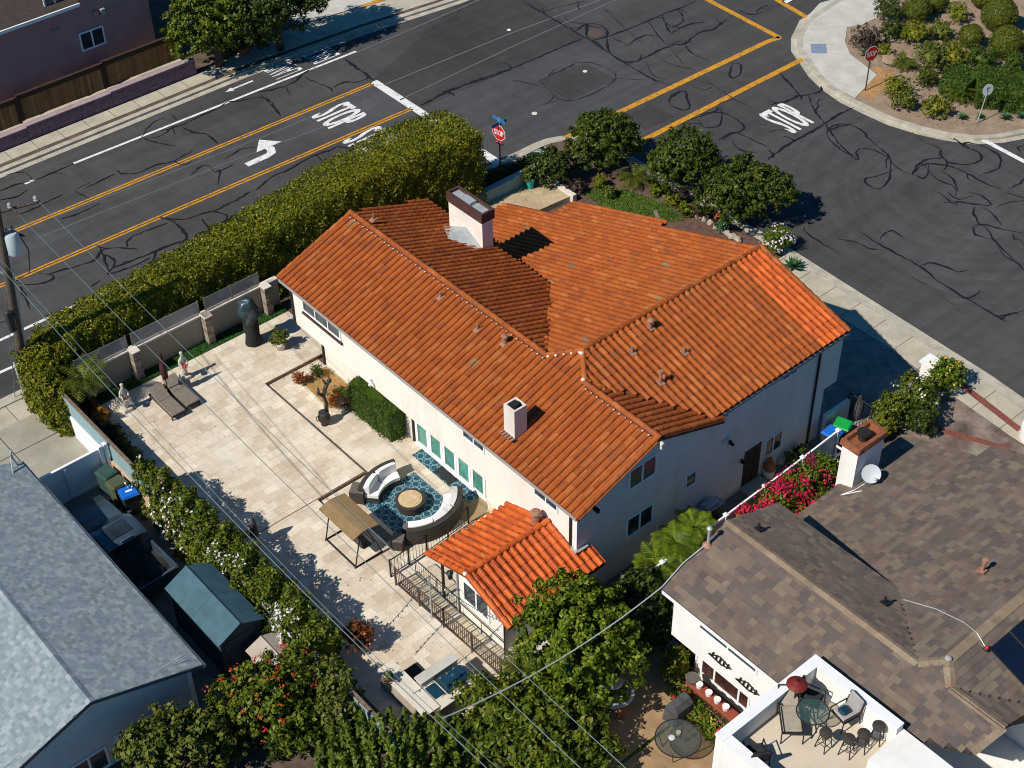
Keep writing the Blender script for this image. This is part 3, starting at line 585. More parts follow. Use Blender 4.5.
road_text('BIKE', (321, 55), 1.35, 1.8, (0, 1, 0), (-1, 0, 0)); road_text('LANE', (283, 70), 1.35, 1.8, (0, 1, 0), (-1, 0, 0))
def road_shape(pts, o, ax, ay):
    mb = MB(); vs = [(o[0]+ax[0]*p[0]+ay[0]*p[1], o[1]+ax[1]*p[0]+ay[1]*p[1], ZR+.013) for p in pts]; mb.add(vs, [tuple(range(len(vs)))]); return struct('road_marking', mb, M['white_paint'])
o = at(264, 151, ZR)
road_shape([(-1.25, -.62), (-.1, -.62), (.35, -.48), (.52, -.1), (.52, .12), (1.05, .12), (.36, .95), (-.33, .12), (.14, .12), (.12, -.1), (-.03, -.26), (-1.25, -.28)], o, (1.15, 0), (0, 1.15))
o = at(238, 87, ZR); road_shape([(1.0, -.07), (-.35, -.07), (-.35, -.2), (-.85, 0), (-.35, .2), (-.35, .07), (1.0, .07)], o, (1, 0), (0, 1))
# utility covers in the road
def disc(px, r, m, name='manhole_cover'):
    c = at(*px, ZR); mb = MB(); mb.lathe([(r, -.05), (r, .0), (r*.9, .012)], (c[0], c[1], ZR+.012), 18); struct(name, mb, m)
disc((596, 33), .5, plain('manhole_iron', (.1, .07, .055), .7, .3, 8)); disc((585, 71.5), .13, M['white_paint']); disc((534.5, 113.5), .16, M['offwhite']); disc((509, 30), .12, M['white_paint'])
# tar crack sealing, traced
def cr(ox, oy, *lines, w=.1, k=.25, mm=None):
    mb = MB()
    for i, l in enumerate(lines):
        P = [Vector(at(ox+x*k, oy+y*k, ZR)[:2]) for x, y in l]; Q = []; E = [P[0]*2-P[1]]+P+[P[-1]*2-P[-2]]
        for i_ in range(1, len(E)-2):
            p0, p1, p2, p3 = E[i_-1:i_+3]; n = max(3, int((p2-p1).length/.22))
            for j in range(n):
                t = j/n; q = .5*((2*p1)+(p2-p0)*t+(2*p0-5*p1+4*p2-p3)*t*t+(3*p1-p0-3*p2+p3)*t**3); Q.append((q.x+rnd.gauss(0, .022), q.y+rnd.gauss(0, .022)))
        Q.append(tuple(P[-1])); z_ = ZR+.015+.0012*(i % 7)+(.009 if w < .08 else 0); wf = w*rnd.uniform(.95, 1.45); ph = rnd.random()*9
        mb.strip(Q, [wf*(.72+.3*math.sin(j*.7+ph)+.22*math.sin(j*2.3+ph))*min(1, .35+min(j, len(Q)-1-j)*.25) for j in range(len(Q))], z_)
        for _ in range(len(Q)//16):          # short side cracks
            j = rnd.randrange(len(Q)); q = Vector(Q[j]); a_ = rnd.uniform(0, 6.28); br = [tuple(q)]
            for k_ in range(rnd.randint(3, 7)): a_ += rnd.gauss(0, .45); q = q+Vector((math.cos(a_), math.sin(a_)))*rnd.uniform(.12, .3); br.append(tuple(q))
            mb.strip(br, [wf*.75*(1-t/len(br)*.8) for t in range(len(br))], z_+.0006)
    return struct('tar_seams', mb, mm or M['tar'])
cr(0, 0, [(145, 720), (215, 690), (295, 655)], [(215, 690), (270, 700)], [(575, 555), (640, 545), (690, 510), (730, 500), (800, 465), (870, 435), (910, 410), (960, 405), (1024, 390)], [(575, 555), (640, 575), (700, 585)], [(690, 510), (700, 540)], [(690, 460), (705, 480)], [(730, 510), (770, 530), (830, 540), (870, 575)], [(470, 680), (490, 695), (560, 690), (620, 660), (680, 650), (730, 625), (770, 605)], [(335, 755), (380, 735), (430, 710), (460, 695)], [(860, 690), (880, 685), (870, 740)], [(880, 685), (930, 660)], [(0, 765), (60, 740), (130, 725)], [(0, 800), (60, 790), (110, 760)], w=.11)
cr(256, 0, [(0, 370), (60, 360), (100, 350), (150, 330), (195, 290), (240, 270)], [(195, 310), (240, 330), (290, 350), (310, 370)], [(0, 390), (50, 400), (100, 465)], [(20, 380), (60, 420), (95, 460)], [(310, 350), (350, 330), (400, 330), (450, 310), (440, 290)], [(0, 760), (60, 710), (130, 680), (200, 640), (240, 620), (300, 600), (340, 580)], [(240, 625), (280, 655)], [(120, 345), (135, 380)], w=.11)
cr(256, 0, [(350, 232), (470, 322)], [(660, 422), (760, 370), (880, 325), (1024, 275)], w=.2)
cr(512, 0, [(40, 5), (290, 150), (440, 245), (590, 335)], [(0, 275), (140, 215), (290, 150)], [(320, 165), (400, 140), (470, 115), (520, 95), (600, 60), (680, 30), (735, 5)], [(270, 110), (300, 100), (300, 150), (340, 170), (360, 200)], [(380, 145), (385, 200), (420, 235), (470, 250), (530, 230), (590, 200), (650, 180), (690, 175), (750, 130), (800, 120), (860, 80)], w=.13)
cr(512, 0, [(540, 80), (590, 150), (620, 175), (650, 180)], [(470, 180), (500, 155), (540, 140), (590, 150)], [(600, 60), (620, 110), (640, 130), (700, 100), (770, 90)], [(660, 40), (680, 60), (680, 90), (640, 110)], [(690, 180), (720, 215), (790, 245)], [(250, 125), (290, 100), (340, 97), (380, 125), (370, 150), (320, 158)], [(625, 410), (640, 380), (690, 365), (700, 400), (710, 430), (680, 440), (630, 420)], [(880, 250), (915, 260), (910, 300), (870, 310), (880, 250)], [(690, 490), (740, 470), (790, 455), (835, 440), (830, 500), (770, 510), (740, 475)], [(740, 460), (830, 450), (900, 480), (930, 510), (900, 530), (870, 540), (840, 560)], [(820, 565), (880, 530), (930, 545), (980, 570), (1024, 590)], [(880, 560), (910, 600), (980, 610)], [(900, 40), (960, 60), (1000, 50)], [(975, 50), (1000, 30), (1024, 20)], [(400, 150), (470, 185)], [(260, 5), (270, 40)], w=.1)
cr(512, 0, [(360, 30), (480, 140), (530, 180)], [(570, 220), (640, 260), (730, 280)], [(630, 190), (680, 250), (720, 275)], [(0, 320), (110, 345)], [(0, 380), (60, 400)], [(415, 315), (520, 320)], [(105, 325), (290, 250), (415, 315), (225, 405), (105, 325)], [(760, 310), (860, 380), (930, 420)], [(120, 50), (200, 25), (290, 5)], w=.06, mm=M['tar_thin'])
cr(768, 0, [(0, 400), (50, 412), (120, 385), (160, 380), (210, 365), (212, 345)], [(45, 290), (80, 330), (125, 380), (135, 400)], [(160, 380), (185, 440), (230, 500), (280, 570), (350, 640)], [(0, 635), (80, 580), (150, 540), (210, 505), (280, 460), (345, 430)], [(0, 600), (20, 620), (0, 640)], w=.12)
cr(768, 0, [(240, 520), (270, 500), (320, 500), (370, 520), (420, 570), (470, 610), (490, 640), (490, 690), (480, 730), (440, 755), (400, 740), (390, 715), (430, 705), (480, 690)], [(240, 520), (235, 540), (280, 590), (360, 640), (350, 610), (370, 595), (420, 600), (480, 630)], [(490, 650), (530, 680), (575, 700)], [(575, 700), (590, 670), (630, 640), (700, 635), (720, 650), (790, 660), (850, 640), (840, 610), (790, 590), (780, 580), (800, 570), (870, 590), (920, 620), (930, 650), (910, 680), (860, 695)], [(575, 700), (620, 660), (700, 660), (770, 680), (860, 730), (940, 760)], [(590, 700), (620, 715), (640, 690), (625, 660)], [(640, 660), (650, 690), (680, 720), (745, 750), (750, 790)], [(690, 680), (740, 720), (760, 768)], [(690, 600), (690, 620), (720, 650)], [(1024, 580), (1000, 590), (1010, 610)], [(960, 755), (1000, 740), (1024, 715)], w=.1)
cr(768, 192, [(680, 0), (745, 50), (760, 40), (830, 50), (880, 55), (890, 45), (850, 15), (800, 0)], [(720, 0), (760, 30), (820, 15)], [(850, 60), (900, 90), (935, 135)], [(820, 140), (850, 130), (900, 140), (980, 160), (1024, 165)], [(820, 140), (830, 170), (890, 190)], [(980, 165), (985, 190), (1005, 190), (1024, 215)], [(445, 190), (470, 165), (500, 155), (540, 185)], [(605, 300), (640, 285), (700, 295), (760, 320), (800, 310)], [(930, 510), (960, 490), (1024, 475)], [(280, 190), (350, 200), (400, 225), (440, 230)], [(145, 140), (150, 160), (190, 190), (240, 220), (280, 245)], [(940, 0), (1024, 25)], w=.1)
cr(768, 192, [(830, 60), (820, 80), (840, 120), (880, 150), (900, 190), (950, 240), (1024, 315)], [(370, 160), (420, 195), (500, 240), (610, 300), (700, 370), (850, 460), (950, 520)], [(175, 0), (180, 40), (205, 65)], w=.13)
cr(0, 0, [(560, 560), (600, 500), (660, 470)], [(900, 640), (960, 600), (1024, 590)], [(300, 760), (360, 730)], [(20, 700), (90, 690), (140, 725)], [(760, 700), (820, 660), (860, 690)], w=.08)
cr(512, 0, [(820, 420), (880, 400), (960, 430)], [(960, 470), (1000, 500), (1024, 495)], [(700, 330), (760, 360), (800, 350)], [(540, 250), (560, 300), (620, 320)], [(200, 60), (240, 90), (300, 95)], [(120, 420), (190, 400)], w=.06, mm=M['tar_thin'])
cr(768, 192, [(690, 420), (740, 450), (765, 480)], [(910, 65), (950, 45), (1024, 35)], [(570, 340), (620, 365), (690, 400)], w=.06, mm=M['tar_thin'])
cr(768, 0, [(570, 530), (630, 570), (690, 600), (690, 635)], [(0, 530), (60, 520), (120, 545)], w=.05, mm=M['tar_thin'])
cr(0, 192, [(190, 330), (330, 290), (380, 270), (410, 230), (480, 225), (550, 230)], [(395, 215), (410, 250), (440, 330)], [(420, 250), (455, 270), (450, 300), (430, 330)], [(430, 330), (500, 310), (600, 265)], [(450, 305), (540, 270), (640, 230), (700, 205), (745, 190), (730, 150), (690, 120), (640, 100)], [(640, 105), (740, 110), (800, 90), (850, 80), (910, 100), (880, 130)], [(745, 190), (780, 200), (790, 170), (850, 150)], [(810, 110), (850, 150), (940, 90)], [(860, 75), (930, 40), (1000, 0)], [(510, 220), (515, 190), (560, 165), (670, 125)], [(65, 365), (150, 370), (210, 350), (210, 335), (150, 325)], [(80, 90), (150, 60), (250, 10)], [(300, 0), (360, 30)], [(80, 380), (100, 420), (120, 470)], [(0, 525), (60, 505)], [(360, 380), (400, 355)], [(240, 110), (330, 80), (400, 45)], w=.12)
# back yard paving
flat('sunken_terrace', [(-6.2, -9.4), (-3.26, -9.4), (-3.26, 10.2), (-6.2, 10.2)], 0, M['travertine'], .1)
flat('terrace', [(-12.7, -9.5), (-6.2, -9.5), (-6.2, 2.92), (-12.7, 2.92)], 0, M['travertine'], .1)
ZP = .16
flat('raised_terrace', [(-12.7, 3.0), (-6.05, 3.0), (-6.05, 10.25), (-2.4, 10.25), (-2.4, 13.75), (-12.7, 13.75)], ZP, M['travertine'], .02)
flat('terrace_step', [(-12.7, 2.94), (-6.0, 2.94), (-6.0, 10.2), (-2.4, 10.2), (-2.4, 13.76), (-12.7, 13.76)], ZP-.022, M['step_stone'], .3)
mb = MB(); mb.extr([(-12.7, 2.95, ZP), (-12.7, 2.95, -.05), (-12.7, 1.1, -.05), (-12.7, 1.1, .003)], (4.3, 0, 0)); struct('terrace_ramp', mb, M['travertine'])
mb = MB(); mb.prism([(-6.0, 10.2), (-2.4, 10.2), (-2.4, 10.25), (-6.0, 10.25)], ZP-.02, ZP+.004); struct('step_edge', mb, M['step_stone'])
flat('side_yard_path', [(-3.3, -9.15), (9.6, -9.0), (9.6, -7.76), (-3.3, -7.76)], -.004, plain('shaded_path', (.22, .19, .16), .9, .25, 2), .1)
flat('front_driveway', [(9.5, -8.9), (9.5, 2), (16.3, 2), (16.22, -6), (15.7, -10), (13.2, -9.4)], -.008, M['flag'], .1)
flat('court_paving', [(9.3, 12.1), (13.35, 11.8), (13.35, 14.1), (9.3, 14.1)], .3, M['travertine_court'], .35)
flat('garden_bed', [(10.8, 2.1), (17.8, 2.1), (18, 13), (15.5, 15.9), (10, 15.3), (9.2, 8.6)], -.01, plain('mulch', (.13, .075, .055), .95, .35, 4, bump=.6), .1)
flat('lawn_base', pxpoly([(583, 193), (600, 186), (625, 190), (650, 198), (672, 208), (684, 221), (660, 222), (600, 205)]), .005, M['lawn_base'], .04)
flat('garden_edging', [(13.8, 4.2), (14.0, 4.1), (15.0, 6.6), (16.0, 8.3), (15.85, 8.4), (14.8, 6.8)], .05, plain('edging_stone', (.24, .17, .14), .9, .3, 5), .1)
# left neighbour's drive and yard, right neighbour's patio
flat('neighbour_driveway', [(-30, 9.7), (-13.85, 9.7), (-13.75, 16.6), (-30, 16.6)], -.004, M['drive'], .1)
mb = MB()
for y in (11.6, 13.6, 15.5): mb.bb(-30, -13.8, y, y+.05, -.06, -.001)
for x in (-16.3, -19.5): mb.bb(x, x+.05, 9.7, 15.5, -.06, -.002)
struct('driveway_joints', mb, M['soil'])
flat('neighbour_yard', [(-17.4, -4.4), (-13.85, -4.4), (-13.85, 9.66), (-17.4, 9.66)], -.006, plain('yard_slab', (.2, .19, .17), .9, .25, 1.5), .1)
flat('neighbour_patio', [(-8.2, -19), (-3.3, -19), (-3.3, -11.4), (-5.2, -11.2), (-8.2, -13.2)], -.006, plain('patio_slab', (.36, .235, .125), .9, .22, 1.1, stain=(.24, .15, .085)), .1)
mb = MB(); mb.bb(-8.1, -5.0, -14.05, -13.93, -.05, .0); mb.bb(-8.2, -5.2, -18.0, -17.9, -.05, .001); struct('patio_joints', mb, M['leaf_box'])
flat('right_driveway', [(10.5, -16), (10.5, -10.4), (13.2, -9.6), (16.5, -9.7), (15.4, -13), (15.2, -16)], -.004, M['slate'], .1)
mb = MB(); a, b = at(958, 382), at(1020, 430); c, d = at(938, 429.5), at(1010, 449)
mb.strip([a[:2], b[:2]], .34, .004); mb.strip([c[:2], d[:2]], .3, .005); struct('brick_band', mb, M['brick'])
# ------------------------------------------------------------------ roofs
def _inside(p, poly):
    c = False; n = len(poly)
    for i in range(n):
        (x1, y1), (x2, y2) = poly[i], poly[(i+1) % n]
        if (y1 > p[1]) != (y2 > p[1]) and p[0] < (x2-x1)*(p[1]-y1)/(y2-y1)+x1: c = not c
    return c
class Plane:
    """roof plane z = z0 + gx*(x-x0) + gy*(y-y0)"""
    def __init__(s, x0, y0, z0, gx, gy): s.a = (x0, y0, z0, gx, gy); s.n = Vector((-gx, -gy, 1)).normalized()
    def z(s, x, y): a = s.a; return a[2]+a[3]*(x-a[0])+a[4]*(y-a[1])
    def p(s, x, y, up=0): return Vector((x, y, s.z(x, y)))+s.n*up
def deck(mb, poly, pl, th=.14, lift=-.02):
    top = [pl.p(x, y, lift) for x, y in poly]; n = len(poly)
    a = sum(poly[i][0]*poly[(i+1) % n][1]-poly[(i+1) % n][0]*poly[i][1] for i in range(n))
    if a < 0: top = top[::-1]
    bot = [p-Vector((0, 0, th)) for p in top]; mb.add(bot+top, [tuple(range(n-1, -1, -1)), tuple(range(n, 2*n))]+[(i, (i+1) % n, n+(i+1) % n, n+i) for i in range(n)])
def barrel(mb, a, b, r, seg=5, up=Vector((0, 0, 1)), r2=None, h=1.):
    """half-round clay tile from a to b"""
    d = (b-a).normalized(); s = d.cross(up).normalized(); n = s.cross(d); r2 = r2 or r; vs = []
    for p, q in ((a, r), (b, r2)):
        for k in range(seg+1): t = math.pi*k/seg; vs.append(p+s*(q*math.cos(t))+n*(q*h*math.sin(t)))
    fs = [(k, k+1, seg+2+k, seg+1+k) for k in range(seg)]+[tuple(range(seg+1, 2*seg+2))]
    mb.add(vs, fs)
def s_tiles(pl, poly, cw=.3, rl=.4, moss=.0, sel=None):
    """mission tiles running down the slope: barrels over pans, one loose piece per tile. Returns {key: MB}"""
    gx, gy = pl.a[3], pl.a[4]; dn = Vector((-gx, -gy, 0)).normalized(); ac = Vector((-dn.y, dn.x, 0))
    k = math.hypot(gx, gy); d3 = Vector((dn.x, dn.y, -k)).normalized()
    us = [Vector((x, y, 0)).dot(ac) for x, y in poly]; ws = [Vector((x, y, 0)).dot(dn) for x, y in poly]
    hl = rl*math.cos(math.atan(k)); out = {}; i0 = math.floor(min(us)/cw)
    nr = int((max(ws)-min(ws))/hl)+1
    for i in range(i0, math.ceil(max(us)/cw)+1):
        for j in range(nr+1):
            u = (i+.5)*cw; w = max(ws)-(j+.5)*hl; c = ac*u+dn*w
            if not _inside((c.x, c.y), poly): continue
            key = 'moss' if rnd.random() < moss else ('new' if sel and sel(c.x, c.y) else 'std')  # 'new' picks the more vivid tone, sun glare put into the tile colour
            mb = out.setdefault(key, MB()); m = pl.p(c.x, c.y); jx = rnd.gauss(0, .003)
            a = m-d3*(rl*.56)+ac*jx+pl.n*.005; b = m+d3*(rl*.5)+ac*jx+pl.n*(.024+rnd.gauss(0, .003))
            barrel(mb, a, b, cw*.31, 5, pl.n, cw*.34, .95)
            # pan to the side, part of the same S-shaped tile
            s0 = ac*(cw*.3); s1 = ac*(cw*.72); o = len(mb.v); mb.v += [tuple(a+s0-pl.n*.0), tuple(a+s1), tuple(b+s1-pl.n*.02), tuple(b+s0-pl.n*.02)]; mb.f.append((o, o+3, o+2, o+1))
    return out
def flat_shingles(pl, poly, cw, rl, th=.014, jit=.5):
    gx, gy = pl.a[3], pl.a[4]; dn = Vector((-gx, -gy, 0)).normalized(); ac = Vector((-dn.y, dn.x, 0)); k = math.hypot(gx, gy); d3 = Vector((dn.x, dn.y, -k)).normalized()
    us = [Vector((x, y, 0)).dot(ac) for x, y in poly]; ws = [Vector((x, y, 0)).dot(dn) for x, y in poly]; hl = rl*math.cos(math.atan(k)); mb = MB()
    for j in range(int((max(ws)-min(ws))/hl)+1):
        w = max(ws)-(j+.5)*hl; u = min(us)-rnd.random()*cw
        while u < max(us):
            L = cw*rnd.uniform(1-jit, 1+jit); lo, hi = u, u+L; u = hi
            c = ac*((lo+hi)/2)+dn*w
            def ok(q): p = ac*q+dn*w; return _inside((p.x, p.y), poly)
            if not ok((lo+hi)/2):
                if not (ok(lo+.01) or ok(hi-.01)): continue
            for _ in range(7):
                if not ok(lo+.005): lo += L*.12
                if not ok(hi-.005): hi -= L*.12
            if hi-lo < .03: continue
            m0 = ac*lo+dn*w; m1 = ac*hi+dn*w; a = pl.p(m0.x, m0.y); b = pl.p(m1.x, m1.y); t = pl.n*(th*rnd.uniform(.7, 1.3)+.004)
            p = [a-d3*rl*.5+pl.n*.003, b-d3*rl*.5+pl.n*.003, b+d3*rl*.5+t, a+d3*rl*.5+t]; o = len(mb.v)
            mb.v += [tuple(q) for q in p]+[tuple(p[2]-pl.n*.03), tuple(p[3]-pl.n*.03)]; mb.f += [(o, o+3, o+2, o+1), (o+3, o+5, o+4, o+2)]
    return mb
def ridge(mb, a, b, r=.12, L=.4, lift=.03):
    a, b = Vector(a), Vector(b); n = max(1, round((b-a).length/L)); d = (b-a)/n
    for i in range(n):
        p = a+d*i+Vector((0, 0, lift)); q = a+d*(i+1.08)+Vector((0, 0, lift-.02)); barrel(mb, q+Vector((0, 0, .0)), p+Vector((0, 0, .02)), r*.92, 5, Vector((0, 0, 1)), r)
def ridge_flat(mb, a, b, w=.16, L=.3):
    a, b = Vector(a), Vector(b); n = max(1, round((b-a).length/L)); d = (b-a)/n; s = d.cross(Vector((0, 0, 1))).normalized()*w
    for i in range(n):
        p = a+d*i+Vector((0, 0, .035)); q = a+d*(i+1.1)+Vector((0, 0, .05)); dz = Vector((0, 0, -.065)); o = len(mb.v)
        mb.v += [tuple(v) for v in (p+s+dz, p, p-s+dz, q+s+dz, q, q-s+dz)]; mb.f += [(o, o+1, o+4, o+3), (o+1, o+2, o+5, o+4), (o+3, o+4, o+5)]
def window(parent, o, u, w, h, n, frame=None, glass=None, mull=(.5,), fw=.07, rails=(), name='window', sill=False, label=None, depth=.05):
    """sliding window: o bottom-left on the wall face, u along the wall, n outward; bars and a pane"""
    u = Vector(u).normalized(); n = Vector(n).normalized(); o = Vector(o); z = Vector((0, 0, 1)); mb = MB()
    def bar(x0, x1, z0, z1, d=depth): a = o+u*x0+z*z0+n*-.02; mb.extr([a, a+u*(x1-x0), a+u*(x1-x0)+z*(z1-z0), a+z*(z1-z0)], n*(d+.02))
    bar(0, fw, 0, h); bar(w-fw, w, 0, h); bar(fw, w-fw, 0, fw); bar(fw, w-fw, h-fw, h)
    for m in mull: bar(w*m-fw*.5, w*m+fw*.5, fw, h-fw, depth*.8)
    for r in rails: bar(fw, w-fw, h*r-fw*.3, h*r+fw*.3, depth*.7)
    f = part(name, mb, frame or M['vinyl'], parent, label=label)
    if sill:
        sb = MB(); a = o-u*.06-z*.07-n*.02; sb.extr([a, a+u*(w+.12), a+u*(w+.12)+z*.065, a+z*.065], n*.12); part('sill', sb, M['white'], f)
    pb = MB(); a = o+n*.012; pb.quad(a+u*fw*.5+z*fw*.5, a+u*(w-fw*.5)+z*fw*.5, a+u*(w-fw*.5)+z*(h-fw*.5), a+u*fw*.5+z*(h-fw*.5)); part('pane', pb, glass or M['glass'], f)
    return f
def vent(parent, pl, x, y, kind=0, m='vent'):
    mb = MB(); c = pl.p(x, y, .03); dn = Vector((-pl.a[3], -pl.a[4], 0)).normalized(); ac = Vector((-dn.y, dn.x, 0))
    q = [pl.p(x+dn.x*sx*.15+ac.x*sy*.12, y+dn.y*sx*.15+ac.y*sy*.12, .085) for sx, sy in ((-1, -1), (1, -1), (1, 1), (-1, 1))]; mb.extr(q, pl.n*.035)
    if kind == 1: mb.cyl(c, c+Vector((0, 0, .55)), .06, None, 8); mb.cyl(c+Vector((0, 0, .5)), c+Vector((0, 0, .62)), .1, .1, 8)
    elif kind == 2: mb.cyl(c, c+Vector((0, 0, .34)), .1, .09, 10); mb.ell(c+Vector((0, 0, .4)), (.15, .15, .1), 10, 6)
    else: mb.cyl(c, c+Vector((0, 0, .34)), .05, None, 8)
    part('vent_pipe', mb, M[m], parent)

# ------------------------------------------------------------------ the orange tiled house
HX = thing('tiled_house', 'large two storey cream stucco house with an orange clay tile roof', 'house', (0, 1, 0))
K1, K2, K2N = .365, .298, .345; ZE, XE = 5.0, -4.49; XR = -.55; ZR1 = ZE+K1*(XR-XE); YR, ZR2 = -3.0, 6.78
pSW = Plane(XE, 0, ZE, K1, 0); pNE = Plane(XR, 0, ZR1, -K1, 0); pNW = Plane(0, YR, ZR2, 0, -K2N); pSE = Plane(0, YR, ZR2, 0, K2)
XA = XE+(ZR2-ZE)/K1; YV1 = YR+(ZR2-ZR1)/K2N; YV2 = YR-(ZR2-ZR1)/K2; XN = 3.86; ZN = pNE.z(XN, 0); YVe = YR+(ZR2-ZN)/K2N
YE = -7.87; ZSE = pSE.z(0, YE); XV = XR+(ZR1-ZSE)/K1; YN, YS = 10.6, -8.09; X1 = 10.32
poly_sw = [(XE, YN), (XE, YS), (XR, YS), (XR, YV2), (XA, YR), (XR, YV1), (XR, YN)]
poly_ne = [(XR, YN), (XR, YV1), (XN, YVe), (XN, YN+.45)]
poly_ne2 = [(XR, YV2), (XR, YS), (2.95, YS), (2.95, YE), (XV, YE)]
poly_nw = [(XA, YR), (X1, YR), (X1, 2.66), (10.68, 2.66), (10.68, 8.66), (9.44, 8.66), (9.44, 12.05), (3.3, 12.05), (3.3, YV1+(YVe-YV1)*(3.3-XR)/(XN-XR)), (XR, YV1)]
poly_se = [(XA, YR), (XR, YV2), (XV, YE), (X1, YE), (X1, YR)]
db = MB()
tiles = {}
for pl, po, mo in ((pSW, poly_sw, .004), (pNE, poly_ne, .002), (pNE, poly_ne2, .0), (pNW, poly_nw, .006), (pSE, poly_se, .0)):
    deck(db, po, pl)
    for k, v in s_tiles(pl, po, moss=mo, sel=(lambda x, y: x > 8.75) if pl is pSE else None).items():
        t = tiles.setdefault(k, MB()); o = len(t.v); t.v += v.v; t.f += [tuple(i+o for i in f) for f in v.f]
RO = part('roof', db, M['tile_base'], HX)
multi('roof_tiles', [(tiles['std'], M['tile']), (tiles['moss'], M['tile_moss'])], RO); part('glare_roof_tiles', tiles['new'], M['tile_vivid'], RO, label='tiles at the right end of the roof coloured brighter orange for sun glare')  # same tiles at this end, sun glare painted as a more vivid orange
rb = MB()
for a, b in (((XR, YN, ZR1), (XR, YV1, ZR1)), ((XR, YV1, ZR1), (XA, YR, ZR2)), ((XA, YR, ZR2), (XR, YV2, ZR1)), ((XR, YV2, ZR1), (XR, YS, ZR1)), ((XA, YR, ZR2), (X1, YR, ZR2)),
             ((XE, YS+.08, ZE), (XR, YS+.08, ZR1)), ((XR, YN-.08, ZR1), (XE, YN-.08, ZE)), ((X1-.05, YE, ZSE), (X1-.05, YR, ZR2))):
    a2, b2 = (b, a) if b[2] > a[2] else (a, b)
    ridge(rb, a2, b2, .115)
mb = MB()
for a, b, s in (((XR, YN, ZR1), (XR, YS, ZR1), -1),):
    y = YN-.3
    while y > YS+.2:
        if not (YV2 < y < YV1):
            q = pSW.p(XR-.17, y, .06); mb.ell(q, (.05*rnd.uniform(.5, 1.3), .035, .025), 6, 4)
        y -= .3
for t in np.linspace(.08, .95, 5): q = Vector((XR, YV1, ZR1)).lerp(Vector((XA, YR, ZR2)), t); mb.ell(q+Vector((-.12, -.05, .03)), (.07, .06, .04), 6, 4)
for t in (.1, .9): q = Vector((XA, YR, ZR2)).lerp(Vector((XR, YV2, ZR1)), t); mb.ell(q+Vector((-.1, -.02, .1)), (.1, .08, .05), 6, 4)
multi('ridge_tiles', [(rb, M['tile']), (mb, M['mortar'])], RO)
# walls
WX, LX, WY = -4.2, -3.25, -7.75
UB = 2.65
mb = MB()
prof = [(WX, UB), (3.5, UB), (3.5, pNE.z(3.5, 0)-.16), (XR, ZR1-.2), (WX, pSW.z(WX, 0)-.16)]
mb.extr([(x, WY, z) for x, z in prof], (0, 10.22-WY, 0))
prof = [(WY, UB), (8.0, UB), (8.0, pNW.z(0, 8.0)-.16), (YR, ZR2-.2), (WY, pSE.z(0, WY)-.16)]
mb.extr([(3.502, y, z) for y, z in prof], (6.66, 0, 0))
mb.bb(LX, 9.4, WY, 7.9, -.1, UB-.002); mb.bb(LX, 3.2, 7.902, 9.75, -.1, UB-.004); mb.bb(3.9, 9.2, 7.902, 11.8, -.1, 1.45)
WA = part('wall', mb, M['stucco'], HX)
mb = MB()
mb.bb(XE-.02, XE+.11, YS+.1, YN-.1, ZE-.2, ZE-.06); part('gutter', mb, M['gutter'], HX)
mb = MB(); mb.bb(3.0, X1, YE-.03, YE+.09, ZSE-.22, ZSE-.08); part('gutter', mb, M['gutter'], HX)
def fascia(mb, a, b, pl, th=.16): pass
for pts, m_ in (([(WX-.06, 10.05, 4.85), (WX-.06, 10.05, 2.7), (LX-.06, 9.6, 2.55), (LX-.06, 9.6, .02)], 'dark_metal'), ([(WX-.06, WY+.3, 4.85), (WX-.06, WY+.3, 2.75)], 'dark_metal'), ([(8.72, WY-.06, ZSE-.2), (8.72, WY-.06, .02)], 'dark_metal'), ([(LX-.06, 3.2, 2.6), (LX-.06, 3.2, .02)], 'dark_metal')):
    mb = MB(); mb.tube(pts, .05, 6); part('downpipe', mb, M[m_], HX)
mb = MB(); mb.bb(WX-.05, WX+.05, WY-.04, WY+.09, 2.7, 4.86); part('corner_trim', mb, M['white'], HX)
# upper strip windows under the eave, south west side
for y1, y0, n_ in ((9.25, 6.55, (.33, .67)), (-1.35, -2.65, (.5,)), (-5.45, -6.75, (.5,))):
    window(HX, (WX, y1, 3.85 if n_ != (.5,) else 4.05), (0, -1, 0), y1-y0, .62, (-1, 0, 0), mull=n_, fw=.06)
mb = MB(); mb.bb(WX-.09, WX, 6.45, 9.3, 3.7, 3.79); part('window_ledge', mb, M['brown_metal'], HX)
mb = MB(); mb.tube([(LX-.05, 9.5, 2.2), (LX-.05, 4.5, 2.2)], .03, 6); part('wall_conduit', mb, M['white'], HX)
mb = MB(); mb.rbox((WX-.08, 4.6, 3.05), (.14, .12, .16), .02); mb.cyl((WX-.1, 4.5, 3.0), (WX-.25, 4.42, 2.95), .05, .07, 8); part('wall_lamp', mb, M['white'], HX)
# five glazed terrace doors
ys = [3.05-i*.9 for i in range(6)]
for i in range(5):
    window(HX, (LX, ys[i], .02), (0, -1, 0), .89, 2.4, (-1, 0, 0), mull=(), fw=.14, name='terrace_door', glass=M['glass_teal'], depth=.06)
mb = MB(); mb.bb(LX-.1, LX, -1.5, 3.1, .0, .06); part('door_threshold', mb, M['white'], HX)
